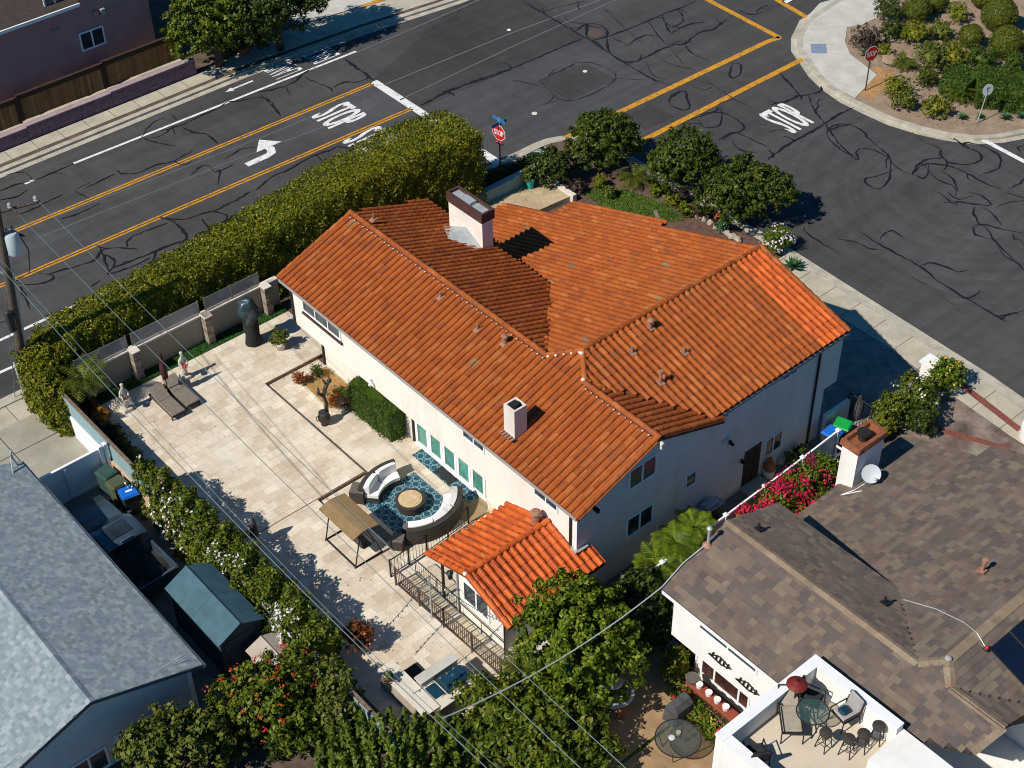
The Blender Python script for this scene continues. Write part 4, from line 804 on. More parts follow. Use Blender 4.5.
# south east side
for (x0, z0, w, h) in ((-1.72, 4.28, 1.42, 1.05), (-1.72, 1.72, 1.42, 1.06)):
    window(HX, (x0, WY, z0), (1, 0, 0), w, h, (0, -1, 0), fw=.08)
window(HX, (1.38, WY, 2.28), (1, 0, 0), .6, .72, (0, -1, 0), mull=(), fw=.06)
window(HX, (5.98, WY, .98), (1, 0, 0), 1.05, 1.0, (0, -1, 0), fw=.06)
window(HX, (4.95, WY, 4.93), (1, 0, 0), .8, .32, (0, -1, 0), fw=.05); window(HX, (6.5, WY, 4.8), (1, 0, 0), .9, .35, (0, -1, 0), fw=.05)
mb = MB(); mb.bb(4.8, 5.75, WY-.03, WY, 0, 2.05); d = part('side_door', mb, M['door_brown'], HX, label='dark brown door to the side yard')
mb = MB()
for z0, z1 in ((.2, .9), (1.05, 1.85)):
    for x0, x1 in ((4.92, 5.22), (5.33, 5.63)): mb.bb(x0, x1, WY-.045, WY-.03, z0, z1)
part('door_panels', mb, M['wood_dark'], d)
mb = MB(); mb.ell((5.66, WY-.07, 1.0), (.035, .04, .035), 8, 6); part('handle', mb, M['chrome'], d)
mb = MB(); mb.bb(4.7, 5.85, WY-.5, WY, -.02, .14); part('door_step', mb, M['concrete'], HX)
for x, z in ((4.6, 1.75), (3.75, 3.3)):
    mb = MB(); mb.rbox((x, WY-.07, z), (.1, .12, .2), .02); mb.cyl((x, WY-.1, z+.02), (x, WY-.24, z-.05), .05, .07, 8); part('wall_lamp', mb, M['black'], HX)
for x, z in ((3.4, 3.5), (3.62, 3.6)):
    mb = MB(); mb.cyl((x, WY-.002, z), (x, WY-.07, z), .1, .1, 10); part('wall_vent', mb, M['siding'], HX)
mb = MB(); mb.rbox((XR, WY-.42, ZR1-.3), (.16, .2, .3), .03); part('ridge_beam_end', mb, M['offwhite'], HX)
mb = MB(); mb.rbox((-3.55, WY-.28, 4.78), (.13, .3, .2), .03); part('flood_light', mb, M['black'], HX)
# roof notch beside the gable: small cricket
# chimney, wide slab with a dark metal cap and a sheet metal cricket
cx0, cx1, cy0, cy1 = 3.08, 3.66, 6.15, 8.4
mb = MB(); mb.bb(cx0, cx1, cy0, cy1, 3.2, 6.55); CH = part('chimney', mb, M['chimney_stucco'], HX)
mb = MB(); e = .07
for a in ((cx0-e, cx0+.04, cy0-e, cy1+e), (cx1-.04, cx1+e, cy0-e, cy1+e), (cx0+.041, cx1-.041, cy0-e, cy0+.04), (cx0+.041, cx1-.041, cy1-.04, cy1+e)): mb.bb(*a, 6.52, 6.98)
part('cap', mb, M['brown_metal'], CH)
mb = MB(); mb.bb(cx0+.042, cx1-.042, cy0+.042, cy1-.042, 6.6, 6.85); mb.bb(cx0+.12, cx1-.12, cy0+.9, cy0+1.5, 6.85, 7.0); part('cap_plate', mb, M['galv'], CH)
mb = MB(); ym = (cy0+cy1)/2; zc = pNE.z(cx0, 0)
mb.add([(cx0-.01, cy0, zc+.06), (cx0-.01, cy1, zc+.06), (cx0-.01, ym, zc+.62), pNE.p(cx0-1.0, ym, .1), (cx0-.35, cy0, pNE.z(cx0-.35, 0)+.1), (cx0-.35, cy1, pNE.z(cx0-.35, 0)+.1)], [(0, 4, 3, 2), (1, 2, 3, 5)])
part('flashing', mb, M['galv'], CH)
# small chimney on the south west slope
sx, sy = -3.45, -3.55
mb = MB(); mb.bb(sx-.3, sx+.3, sy-.3, sy+.3, 5.1, 6.6); SC = part('chimney', mb, M['chimney_stucco'], HX, label='small square chimney on the patio side slope')
mb = MB(); mb.bb(sx-.24, sx+.24, sy-.24, sy+.24, 6.6, 6.64); mb.cyl((sx, sy, 6.62), (sx, sy, 6.8), .15, .15, 12); part('flue', mb, M['dark_metal'], SC)
mb = MB()
for a in ((-.3, -.22, -.3, .3), (.22, .3, -.3, .3), (-.22, .22, -.3, -.22), (-.22, .22, .22, .3)): mb.bb(sx+a[0], sx+a[1], sy+a[2], sy+a[3], 6.602, 6.72)
part('cap', mb, M['chimney_stucco'], SC)
mb = MB()
for i in range(5): mb.box((sx-.42, sy-.3+.15*i, 5.42), (.2, .1, .05))
part('flashing', mb, M['vent'], SC)
for px, kk in (((441, 299), 0), ((478, 331), 0), ((505, 345), 2), ((374, 221), 0)):
    d_ = ray(*px); n = Vector((-K1, 0, 1)); t = (ZE-K1*XE-CO[2]+K1*CO[0])/(d_[2]-K1*d_[0]); p = CO+d_*t
    vent(HX, pSW, float(p[0]), float(p[1]), kk) if kk != 9 else None
for px, kk in (((650, 329), 2), ((632, 354), 0), ((684, 354), 0), ((660, 384), 1)):
    d_ = ray(*px); t = (ZR2-K2*YR-CO[2]+K2*CO[1])/(d_[2]-K2*d_[1]); p = CO+d_*t; vent(HX, pSE, float(p[0]), float(p[1]), kk)

# ------------------------------------------------------------------ the annex with its own gable
AX = thing('tiled_annex', 'small cream annex with a bright orange tile gable below the main house corner', 'annex', (-6, -6.4, 0))
az, ar, ae0, ae1, ayr = 2.5, .36, -8.6, -4.0, -6.3
pA = Plane(0, ayr, 3.33, 0, ar); pB = Plane(0, ayr, 3.33, 0, -ar); ax0, ax1 = -8.2, -4.28
polyA = [(ax0, ayr), (ax0, ae0), (-3.6, ae0), (-3.6, WY-.06), (ax1, WY-.06), (ax1, ayr)]; polyB = [(ax0, ayr), (ax1, ayr), (ax1, ae1), (ax0+.05, ae1)]
db = MB(); deck(db, polyA, pA); deck(db, polyB, pB); ro = part('roof', db, M['tile_base'], AX)
tm = MB()
for pl, po in ((pA, polyA), (pB, polyB)):
    for v in s_tiles(pl, po).values(): o = len(tm.v); tm.v += v.v; tm.f += [tuple(i+o for i in f) for f in v.f]
part('roof_tiles', tm, M['tile_vivid'], ro)
mb = MB(); ridge(mb, (ax1, ayr, 3.33), (ax0, ayr, 3.33)); ridge(mb, (ax0+.06, ayr, 3.33), (ax0+.06, ae0, pA.z(0, ae0))); ridge(mb, (ax0+.06, ayr, 3.33), (ax0+.06, ae1, pB.z(0, ae1))); part('ridge_tiles', mb, M['tile_vivid'], ro)
mb = MB(); mb.ell((ax0, ayr, 3.4), (.1, .1, .07), 8, 5); part('ridge_mortar', mb, M['mortar'], ro)
mb = MB(); mb.extr([(-7.7, WY, -.1), (-7.7, -5.13, -.1), (-7.7, -5.13, pB.z(0, -5.13)-.17), (-7.7, ayr, 3.13), (-7.7, WY, pA.z(0, WY)-.17)], (3.4, 0, 0)); mb.bb(-4.298, -3.255, WY, -5.13, -.1, UB-.003); part('wall', mb, M['stucco'], AX)
mb = MB(); mb.cyl((-7.72, -4.3, 0), (-7.72, -4.3, 2.35), .06, .06, 8); mb.bb(-7.78, -4.3, -4.36, -4.24, 2.24, 2.34); part('porch_post', mb, M['dark_metal'], AX)
mb = MB(); mb.bb(-7.7, -4.3, -5.12, -4.1, -.05, .06); part('porch_floor', mb, M['concrete'], AX)
window(AX, (-7.7, -5.5, .95), (0, -1, 0), 1.5, 1.15, (-1, 0, 0), fw=.08)
mb = MB(); mb.tube([(-7.76, -5.2, 2.3), (-7.76, -5.2, .02)], .035, 6); part('downpipe', mb, M['galv'], AX)
mb = MB(); mb.rbox((-7.8, -4.85, 1.75), (.16, .16, .3), .03); mb.lathe([(.12, .0), (.14, .05), (.02, .16)], (-7.8, -4.85, 1.88), 8); part('wall_lantern', mb, M['black'], AX)
c = pB.p(-4.6, ayr+.3, .1); mb = MB(); mb.cyl(c-Vector((0, 0, .1)), c+Vector((0, 0, .35)), .17, .15, 10); mb.ell(c+Vector((0, 0, .42)), (.22, .22, .13), 10, 6); part('vent_pipe', mb, M['vent'], AX)
mb = MB(); mb.box((-4.0, WY-.09, 2.93), (.5, .12, .03)); mb.box((-4.3, WY+.1, 2.95), (.12, .45, .03)); part('flashing', mb, M['galv'], AX)
# ------------------------------------------------------------------ back garden: wall, pillars, screens
mb = MB(); mb.bb(-12.6, -2.3, 14.52, 14.72, -.1, 1.5); GW = solo('garden_wall', mb, M['wall_grey'], 'olive grey stucco garden wall in front of the long street hedge', 'wall', loc=(-7.4, 14.6, 0))
mb = MB(); mb.bb(-12.65, -2.3, 14.49, 14.75, 1.5, 1.58); part('cap', mb, M['wall_cap'], GW)
gi = 0
for x0, x1, lb in ((-12.5, -9.98, 'pale glass screen on the garden wall nearest the palm'), (-9.78, -6.36, 'pale glass screen on the garden wall behind the statues'), (-6.1, -3.2, 'pale glass screen on the garden wall nearest the house')):
    t = thing('glass_screen', lb, 'screen', ((x0+x1)/2, 14.62, 1.58), 'glass screens along the garden wall')
    n_ = 2; w_ = (x1-x0)/n_
    for k in range(n_):
        mb = MB(); mb.bb(x0+k*w_+.02, x0+(k+1)*w_-.02, 14.61, 14.63, 1.58, 2.3); part('pane', mb, M['panel_glass'], t)
    for k in range(n_+1):
        mb = MB(); x = min(max(x0+k*w_, x0+.03), x1-.03); mb.bb(x-.03, x+.03, 14.585, 14.6, 1.58, 2.36); part('post', mb, M['wall_grey'], t)
for px, lb in (((138, 377), 'leftmost stacked stone pillar of the garden wall'), ((208, 341), 'stacked stone pillar between the statues and the covered heater'), ((265, 311), 'stacked stone pillar behind the dark covered heater')):
    x, y, _ = at(*px); y = 14.3
    t = thing('stone_pillar', lb, 'pillar', (x, y, 0), 'stone pillars of the garden wall'); mb = MB(); z = -.1; j = 0
    while z < 1.62:
        h = rnd.uniform(.06, .12); xx = -.17
        while xx < .165:
            w = min(rnd.uniform(.1, .26), .175-xx+.001); d = rnd.uniform(0, .025); mb.bb(x+xx+.003, x+xx+w-.003, y-.22+d, y+.215, z, z+h-.008); xx += w
        z += h
    part('stone_courses', mb, M['ledger'], t)
    mb = MB(); mb.bb(x-.2, x+.2, y-.25, y+.215, 1.645, 1.7); part('cap', mb, M['wall_cap'], t)
mb = MB(); mb.bb(-12.4, -2.4, 13.76, 14.5, -.1, .12); solo('turf_base', mb, M['turf_base'], kind='structure')
n = 9000; P = np.stack([rng.uniform(-12.3, -2.4, n), rng.uniform(13.78, 14.5, n), np.full(n, .14)], 1)
o = arr_mesh('artificial_turf', leaf_arrays(P, np.tile([[0, 0, .5]], (n, 1)), .06, .5, 1.2), M['turf']); tag(o, 'strip of bright green artificial turf along the foot of the garden wall', 'turf', kind='stuff')
# street hedge
hp = [(-13.5, 15.6), (-12.2, 16.35), (-8, 16.3), (-3, 16.25), (2, 16.1), (6.5, 15.9), (9.8, 15.7)]
hedge('street_hedge', 'long tall clipped olive green hedge between the main street and the garden wall', hp, [1.5, 2.0, 2.1, 2.3, 2.7, 3.2, 3.4], [2.4, 2.95, 3.2, 3.7, 4.35, 4.7, 4.35], 125000, M['leaf_hedge'], .115, 0, .11, .88)
hedge('corner_hedge', 'narrow end of the clipped hedge beside the leaning utility pole', [(-13.5, 16.2), (-13.75, 14.6), (-13.95, 13.2)], [1.5, 1.2, .8], [2.9, 2.3, 1.4], 8000, M['leaf_hedge'], .15, 0, .14, .8)
# boundary wall to the left neighbour
t = thing('boundary_wall', 'pale blue grey boundary wall between the patio and the grey roofed neighbour', 'wall', (-13.6, 5, 0))
mb = MB(); mb.bb(-13.72, -13.5, -9.5, 14.9, -.1, 1.75); part('wall', mb, M['wall_blue'], t)
mb = MB(); mb.bb(-13.68, -13.54, -9.5, 14.9, 1.75, 1.8); part('cap', mb, M['step_stone'], t)
mb = MB(); mb.bb(-13.84, -13.725, 9.75, 14.5, -.1, 1.0); part('white_panel', mb, M['vinyl'], t, label='white sunlit lower face beside the driveway')
mb = MB(); mb.bb(-13.84, -13.725, -6, 9.6, -.1, .95); part('lower_wall', mb, M['wall_peach'], t, label='peach lower course along the truck yard')
flat('planting_strip', [(-13.45, -9.5), (-12.72, -9.5), (-12.72, 14.6), (-13.45, 14.6)], .02, M['soil'], .1)
# covered heater
c = at(254, 343, ZP); t = thing('covered_patio_heater', 'tall dark vinyl covered patio heater standing by the turf strip', 'patio heater', c)
mb = MB(); mb.lathe([(.33, 0), (.38, .1), (.34, .5), (.36, .8), (.32, 1.2), (.34, 1.5), (.38, 1.8), (.2, 1.9)], c, 14)
mb.v = [(x+(.05*math.sin(z*5+y*9)), y+.05*math.cos(z*4+x*8), z) for x, y, z in mb.v]; part('cover_skirt', mb, M['rubber'], t, True)
mb = MB(); mb.lathe([(.36, 1.35), (.42, 1.6), (.46, 1.9), (.4, 2.2), (.3, 2.4), (.2, 2.56), (.05, 2.62)], c, 14); mb.v = [(x+.09*math.sin(y*9+z*7)-.12*(z>2.3), y+.1*math.sin(x*8+z*9), z+.05*math.sin(x*13)) for x, y, z in mb.v]; part('cover_hood', mb, M['vinyl_cover'], t, True)
# statues
def statue(px, label, h, basket):
    c = at(*px, ZP); t = thing('garden_statue', label, 'statue', c, 'stone garden statues', 0)
    s = h/1.5; x, y, z = c
    mb = MB(); mb.rbox((x, y, z+.09*s), (.42*s, .42*s, .18*s), .03); part('plinth', mb, M['statue'], t)
    # one continuous draped body
    me = bpy.data.meshes.new('body'); pts = [(0, 0, .2), (0, 0, .45), (0, .01, .75), (.01, 0, .95), (0, 0, 1.1), (0, 0, 1.22), (.03, -.02, 1.35), (-.14, -.02, 1.08), (-.2, -.1, .9), (-.1, -.2, .86), (.14, .02, 1.08), (.2, -.06, .9), (.12, -.18, .8)]
    ed = [(0, 1), (1, 2), (2, 3), (3, 4), (4, 5), (5, 6), (4, 7), (7, 8), (8, 9), (4, 10), (10, 11), (11, 12)]; ra = [.17, .15, .12, .1, .12, .045, .085, .055, .045, .035, .055, .045, .035]
    me.from_pydata([(p[0]*s, p[1]*s, p[2]*s) for p in pts], [], []); me.edges.add(len(ed)); me.edges.foreach_set('vertices', [i for e in ed for i in e]); me.update()
    o = bpy.data.objects.new('body', me); COL.objects.link(o); o.parent = t; me.materials.append(M['statue'])
    m = o.modifiers.new('skin', 'SKIN'); sv = me.skin_vertices[0].data
    for i, r in enumerate(ra): sv[i].radius = (r*s, r*s)
    sv[0].use_root = True; o.modifiers.new('sub', 'SUBSURF').levels = 2; o.modifiers['sub'].render_levels = 2; m.use_smooth_shade = True
    mb = MB(); mb.ell((x+.03*s, y+.02*s, z+1.4*s), (.085*s, .085*s, .075*s), 8, 6); part('hair', mb, M['statue'], t, True)
    if basket:
        mb = MB(); mb.lathe([(.08*s, 0), (.14*s, .1*s), (.12*s, .1*s)], (x-.02*s, y-.24*s, z+.72*s), 10); b = part('basket', mb, M['statue'], t)
        P = np.array([(x-.02*s+rnd.gauss(0, .06), y-.24*s+rnd.gauss(0, .06), z+.84*s+rnd.gauss(0, .03)) for _ in range(40)]); arr_mesh('basket_flowers', leaf_arrays(P, np.tile([[0, 0, 1.]], (40, 1)), .09, .9), M['fl_red'] if basket == 1 else M['leaf_rust'], b, c)
    return t
statue((185.5, 378), 'pale stone statue holding a red flower basket beside the loungers', 1.5, 1)
statue((127, 410), 'pale stone statue with a rust coloured basket in the left planting strip', 1.5, 2)
statue((182, 388), 'small dark shaded statue standing close behind the right lounger', .8, 0)
# loungers
def lounger(c, label):
    t = thing('sun_lounger', label, 'lounger', (0, 0, 0), 'sun loungers by the garden wall'); mb = MB()
    mb.rbox((0, 0, .22), (.68, 2.0, .1), .03)
    for x in (-.3, .3):
        for y in (-.9, .9): mb.rbox((x, y, .085), (.06, .06, .17), .01)
    part('frame', mb, M['wicker'], t)
    mb = MB(); mb.rbox((0, -.42, .31), (.66, 1.15, .08), .03); part('seat', mb, M['canvas_taupe'], t)
    mb = MB(); mb.rbox((0, .56, .43), (.66, .85, .08), .03, 0, ('X', R(18))); part('backrest', mb, M['canvas_taupe'], t)
    t.location = c; return t
lounger((-10.0, 11.75, ZP), 'left one of two taupe sun loungers set side by side'); lounger((-9.2, 11.9, ZP), 'right one of two taupe sun loungers, nearer the statues')
# closed umbrellas
def closed_umbrella(c, label, h, col, base=True, r=.16):
    t = thing('closed_umbrella', label, 'umbrella', c); x, y, z = c
    mb = MB(); mb.cyl((x, y, z), (x, y, z+h), .022, .022, 8); part('pole', mb, M['dark_metal'], t)
    mb = MB(); mb.lathe([(r*.75, h*.42), (r, h*.5), (r*.8, h*.62), (r*.85, h*.72), (r*.4, h*.92), (.02, h*1.02)], c, 10); mb.v = [(a+.025*math.sin(q*6+b*30), b+.025*math.cos(q*5+a*30), q) for a, b, q in mb.v]; part('canopy', mb, M[col], t, True)
    if base: mb = MB(); mb.lathe([(.25, 0), (.25, .05), (.05, .08)], c, 14); part('base', mb, M['black'], t)
closed_umbrella((-9.6, 12.3, ZP), 'closed burgundy umbrella standing between the two sun loungers', 2.5, 'burgundy'); c = at(257, 548); closed_umbrella((c[0], c[1], 0), 'closed dark umbrella at the edge of the shade by the flowering hedge', 1.75, 'grey_cover', True, .2)
# potted shrub
c = at(281, 349, ZP); t = shrub(281, 342, .62, .42, M['leaf_olive'], 'round clipped shrub in a stone pot beside the raised terrace step', 'potted_shrub', 'potted plant', n=60, ls=.1, zb=ZP, loc=(c[0], c[1], ZP+.62))
mb = MB(); mb.lathe([(.16, 0), (.24, .3), (.27, .36), (.22, .36)], (c[0], c[1], ZP), 14); part('pot', mb, M['statue'], t, True)
# planter bed by the house and what grows in it
pb = [(-4.85, 9.55), (-3.3, 9.55), (-3.3, 6.7), (-4.6, 6.6), (-5.0, 7.1)]
mb = MB(); mb.prism(pb, -.05, .12); PB = solo('planter_bed', mb, M['travertine'], 'low stone edged planter bed of ochre gravel against the house', 'planter', loc=(-4.1, 8, 0))
mb = MB(); mb.prism([(-4.75, 9.45), (-3.35, 9.45), (-3.35, 6.85), (-4.55, 6.75), (-4.88, 7.2)], .1, .135); part('gravel', mb, M['gravel'], PB)
for px, r, lf, lb in (((300, 378), .34, 'leaf_rust', 'purplish rust shrub at the left end of the gravel planter'), ((318, 371), .3, 'leaf_dark', 'small dark green shrub at the back of the gravel planter'), ((333, 398), .42, 'leaf_rust', 'orange red shrub behind the upright sculpture'), ((342, 392), .35, 'leaf_olive', 'thin yellow green plant beside the box hedge'), ((345, 403), .4, 'leaf_purple', 'dark purple low plant at the right corner of the gravel planter')):
    shrub(*px, .3, r, M[lf], lb, 'planter_shrub', n=30, ls=.08, zb=.13, rz=.3)
hedge('box_hedge', 'square clipped dark green box hedge along the house wall', [(-3.72, 6.6), (-3.72, 3.75)], .72, 1.45, 12000, M['leaf_box'], .08, 0, .03, 1.0, .93)
# sculpture on a vase
c = at(325, 424); t = thing('garden_sculpture', 'tall dark bronze sculpture rising from a handled urn', 'sculpture', c); x, y, z = c
mb = MB(); mb.lathe([(.17, 0), (.15, .08), (.25, .28), (.28, .45), (.2, .6), (.23, .66), (.18, .66)], c, 14); mb.tube([(x-.2, y, .58), (x-.38, y, .62), (x-.36, y, .4), (x-.24, y, .32)], .022, 6); part('urn', mb, M['bronze'], t, True)
mb = MB(); mb.tube([(x+.15, y, .6), (x+.2, y+.02, 1.1), (x+.12, y+.02, 1.5), (x+.2, y, 1.85), (x+.35, y-.02, 2.1)], [.1, .075, .065, .09, .075], 8); mb.tube([(x+.14, y, 1.5), (x-.1, y+.05, 1.75), (x-.05, y+.1, 2.0)], [.08, .08, .05], 7); mb.tube([(x+.3, y, 2.05), (x+.2, y+.1, 2.35)], [.06, .03], 6); mb.ell((x+.45, y-.03, 2.2), (.11, .1, .13), 10, 7); part('figure', mb, M['bronze'], t, True)
# ---- lounge set
tc = (-5.75, .28)
mb = MB(); mb.lathe([(.5, 0), (.56, .05), (.6, .36), (.6, .42), (.5, .42)], (*tc, 0.012), 26); T_ = solo('round_coffee_table', mb, M['wicker'], 'round dark wicker coffee table with a sandstone top on the teal rug', 'table', loc=(*tc, .012), smooth=40)
mb = MB(); mb.lathe([(.48, .42), (.48, .455), (.42, .46)], (*tc, .012), 26); part('table_top', mb, M['stone_top'], T_, 40)
mb = MB(); mb.lathe([(.4, .46), (.4, .474), (.39, .476)], (*tc, .012), 26); part('inlay', mb, M['stone_top'], T_)
for a, b, nm, m_, lb in (((-7.1, -1.1), (-4.45, 1.75), 'outdoor_rug', 'rug', 'large teal lattice rug under the curved sofas'),):
    mb = MB(); mb.bb(a[0], b[0], a[1], b[1], .002, .012); solo(nm, mb, M[m_], lb, 'rug', loc=((a[0]+b[0])/2, (a[1]+b[1])/2, 0))
mb = MB(); mb.bb(-3.9, -3.37, -1.1, 2.6, .002, .012); solo('outdoor_rug', mb, M['rug'], 'narrow teal lattice runner in front of the terrace doors', 'rug', loc=(-3.6, .8, 0))
mb = MB(); mb.bb(-3.84, -3.4, .2, 1.25, .0125, .02); solo('door_mat', mb, M['mat_dark'], 'speckled charcoal mat lying on the narrow runner', 'mat', loc=(-3.6, .8, .0125))
mb = MB(); mb.lathe([(.75, .002), (.75, .008)], (-4.05, -1.3, 0), 26); solo('round_rug', mb, M['rug_tan'], 'tan round rug behind the right sofa', 'rug', loc=(-4.05, -1.3, 0))
def curved_sofa(a0, a1, ncush, label):
    t = thing('curved_sofa', label, 'sofa', (*tc, 0), 'curved wicker sofas'); ri, rm, ro_ = 1.28, 1.92, 2.1
    def sector(mb, r0, r1, b0, b1, z0, z1, n=10, z1o=None):
        vs = []; fs = []
        for i in range(n+1):
            a = b0+(b1-b0)*i/n
            for r, z in ((r0, z0), (r1, z0), (r1, z1o or z1), (r0, z1)): vs.append((tc[0]+r*math.cos(a), tc[1]+r*math.sin(a), z))
        for i in range(n):
            for k in range(4): fs.append((4*i+k, 4*i+4+k, 4*i+4+(k+1) % 4, 4*i+(k+1) % 4)[::-1])
        fs += [(0, 1, 2, 3), (4*n+3, 4*n+2, 4*n+1, 4*n)]; mb.add(vs, fs)
    mb = MB(); sector(mb, ri, rm+.02, a0, a1, .03, .3, 20); part('base', mb, M['wicker'], t, 40)
    mb = MB(); sector(mb, rm-.02, ro_, a0, a1, .04, .78, 20); part('backrest', mb, M['wicker'], t, 40)
    for i in range(ncush):
        b0 = a0+(a1-a0)*i/ncush+.015; b1 = a0+(a1-a0)*(i+1)/ncush-.015
        mb = MB(); sector(mb, ri+.02, rm-.03, b0, b1, .302, .45, 8); part('seat_cushion', mb, M['cushion'], t, 40)
        mb = MB(); sector(mb, rm-.26, rm-.03, b0+.02, b1-.02, .452, .9, 8, .82); part('back_cushion', mb, M['cushion'], t, 40)
curved_sofa(R(70), R(133), 2, 'short curved wicker sofa with two pale cushions beside the swing')
curved_sofa(R(228), R(330), 3, 'long curved wicker sofa with three pale cushions by the railing')
def side_table(px, label, s=.5, h=.5):
    x, y, _ = at(*px, h); t = thing('wicker_side_table', label, 'side table', (x, y, 0), 'wicker side tables'); mb = MB(); mb.rbox((x, y, h/2), (s, s, h), .03, R(38)); part('body', mb, M['wicker'], t)
    mb = MB(); mb.rbox((x, y, h+.02), (s*.96, s*.96, .04), .015, R(38)); part('table_top', mb, M['wicker_lid'], t)
side_table((398, 538), 'dark wicker side table at the railing end of the long sofa'); side_table((407, 527), 'smaller wicker cube behind the long sofa arm', .36, .5); side_table((358, 488), 'dark wicker side table between the swing and the short sofa', .62, .62)
# swing with canopy
t = thing('canopy_swing', 'tan canopied garden swing with dark metal legs on the terrace', 'swing', (-8.7, .1, 0))
mb = MB(); mb.extr([(-9.42, 1.15, 1.72), (-9.0, 1.15, 1.86), (-8.75, 1.15, 1.87), (-8.2, 1.15, 1.76), (-8.2, 1.15, 1.72), (-8.75, 1.15, 1.83), (-9.0, 1.15, 1.82), (-9.42, 1.15, 1.68)], (0, -2.2, 0)); part('canopy', mb, M['canvas_brown'], t)
mb = MB(); mb.extr([(-8.9, 1.16, 1.872), (-8.86, 1.16, 1.878), (-8.86, 1.16, 1.86), (-8.9, 1.16, 1.86)], (0, -2.22, 0)); part('canopy_seam', mb, M['canvas_taupe'], t)
for y in (1.05, -.9):
    mb = MB(); mb.tube([(-9.35, y, .03), (-9.2, y, .7), (-8.95, y, 1.7)], .03, 6); mb.tube([(-8.1, y, .03), (-8.3, y, .7), (-8.7, y, 1.7)], .03, 6); mb.tube([(-9.4, y, .03), (-8.05, y, .03)], .03, 6); part('leg_frame', mb, M['dark_metal'], t)
for x, z in ((-9.35, .04), (-8.8, 1.68)): mb = MB(); mb.tube([(x, 1.05, z), (x, -.9, z)], .028, 6); part('cross_bar', mb, M['dark_metal'], t)
mb = MB(); mb.rbox((-8.5, .08, .5), (.55, 1.6, .1), .04); mb.rbox((-8.85, .08, .78), (.1, 1.6, .5), .04, 0, ('Y', R(-12))); part('seat', mb, M['grey_cover'], t)
for y in (.8, -.65): mb = MB(); mb.tube([(-8.8, y, 1.67), (-8.55, y, .55)], .012, 5); part('hanger', mb, M['dark_metal'], t)
mb = MB(); mb.bb(-7.62, -7.3, -.62, .95, .002, .03); solo('dark_floor_mat', mb, M['wicker_lid'], 'grey mat on the paving behind the canopy swing', 'mat', loc=(-7.45, .2, 0))
# railing, steps and lower fence
def railing(name, label, pts, h, m, step=.14, post=1.2, r=.025, bal=.01):
    t = thing(name, label, 'railing', (pts[0][0], pts[0][1], 0)); mb = MB()
    for a, b in zip(pts, pts[1:]): mb.tube([(a[0], a[1], h), (b[0], b[1], h)], r, 6); mb.tube([(a[0], a[1], .1), (b[0], b[1], .1)], r*.7, 6)
    part('rail', mb, m, t); mb = MB()
    for a, b in zip(pts, pts[1:]):
        L = math.dist(a, b); n = max(1, int(L/step))
        for i in range(n): s = (i+.5)/n; x, y = a[0]+(b[0]-a[0])*s, a[1]+(b[1]-a[1])*s; mb.cyl((x, y, .1), (x, y, h), bal, bal, 5)
        k = max(1, round(L/post))
        for i in range(k+1): s = i/k; x, y = a[0]+(b[0]-a[0])*s, a[1]+(b[1]-a[1])*s; pm = MB(); pm.cyl((x, y, -.02), (x, y, h+.05), r*1.5, r*1.5, 6); part('post', pm, m, t)
    part('balusters', mb, m, t); return t
railing('iron_railing', 'black iron railing behind the long curved sofa', [(-8.6, -2.15), (-6.8, -2.1), (-4.6, -1.95)], .92, M['black'])
t = railing('brown_baluster_fence', 'brown metal baluster fence between the barbecue patio and the plank steps', [(-8.7, -2.6), (-8.62, -5.4), (-8.5, -8.5)], .95, M['rail_brown'], .11, 1.4, .03, .014)
t = thing('plank_steps', 'run of pale plank steps beside the annex wall', 'steps', (-8.1, -5.5, 0)); y = -2.75; i = 0; mb = MB()
while y > -8.75: mb.rbox((-8.11, y, .03+.008*(i % 2)), (.78, .235, .05), .01, 0, ('X', R(-3))); y -= .262; i += 1
part('treads', mb, M['plank'], t); mb = MB(); mb.bb(-8.52, -8.46, -8.85, -2.6, -.05, .05); mb.bb(-7.76, -7.71, -8.85, -2.6, -.05, .045); mb.bb(-8.46, -7.76, -8.8, -2.65, -.1, -.005); part('stringer', mb, M['wood_dark'], t)
t = thing('handrail', 'thin black handrail along the annex side of the plank steps', 'handrail', (-7.8, -5.4, 0)); mb = MB(); mb.tube([(-7.82, -2.7, .9), (-7.82, -5.3, .9), (-7.82, -5.5, .75), (-7.82, -7.9, .75)], .022, 6)
for y in (-2.7, -4.0, -5.4, -6.6, -7.9): mb.cyl((-7.82, y, 0), (-7.82, y, .9 if y > -5.4 else .75), .016, .016, 6)
for i in range(19): y = -2.8-i*.14; mb.cyl((-7.82, y, .1), (-7.82, y, .9), .008, .008, 4)
part('rail', mb, M['black'], t)
mb = MB(); mb.bb(-7.7, -3.3, -9.1, -7.76, -.1, .02); struct('concrete_slab', mb, M['concrete_pale'])
# string light poles
LP = [((432, 617), 2.3), ((505, 660), 2.1), ((453, 600), 2.2)]
tops = []
for (px, h), lb in zip(LP[:2], ('slim pale pole for the string lights beside the brown fence', 'slim dark pole for the string lights at the annex corner')):
    x, y, _ = at(*px); mb = MB(); mb.cyl((x, y, 0), (x, y, h), .03, .03, 7); mb.lathe([(.09, 0), (.09, .03)], (x, y, 0), 8); solo('light_pole', mb, M['galv'] if 'pale' in lb else M['dark_metal'], lb, 'pole', 'string light poles', loc=(x, y, 0)); tops.append((x, y, h))
def wire(name, label, cat, pts, r, m, group=None, sag=0, n=14):
    P = []
    for a, b in zip(pts, pts[1:]):
        a, b = Vector(a), Vector(b); P += [a.lerp(b, i/n)-Vector((0, 0, sag*4*(i/n)*(1-i/n))) for i in range(n)]
    P.append(Vector(pts[-1])); mb = MB(); mb.tube(P, r, 5); return solo(name, mb, m, label, cat, group, loc=tuple(pts[0])), P
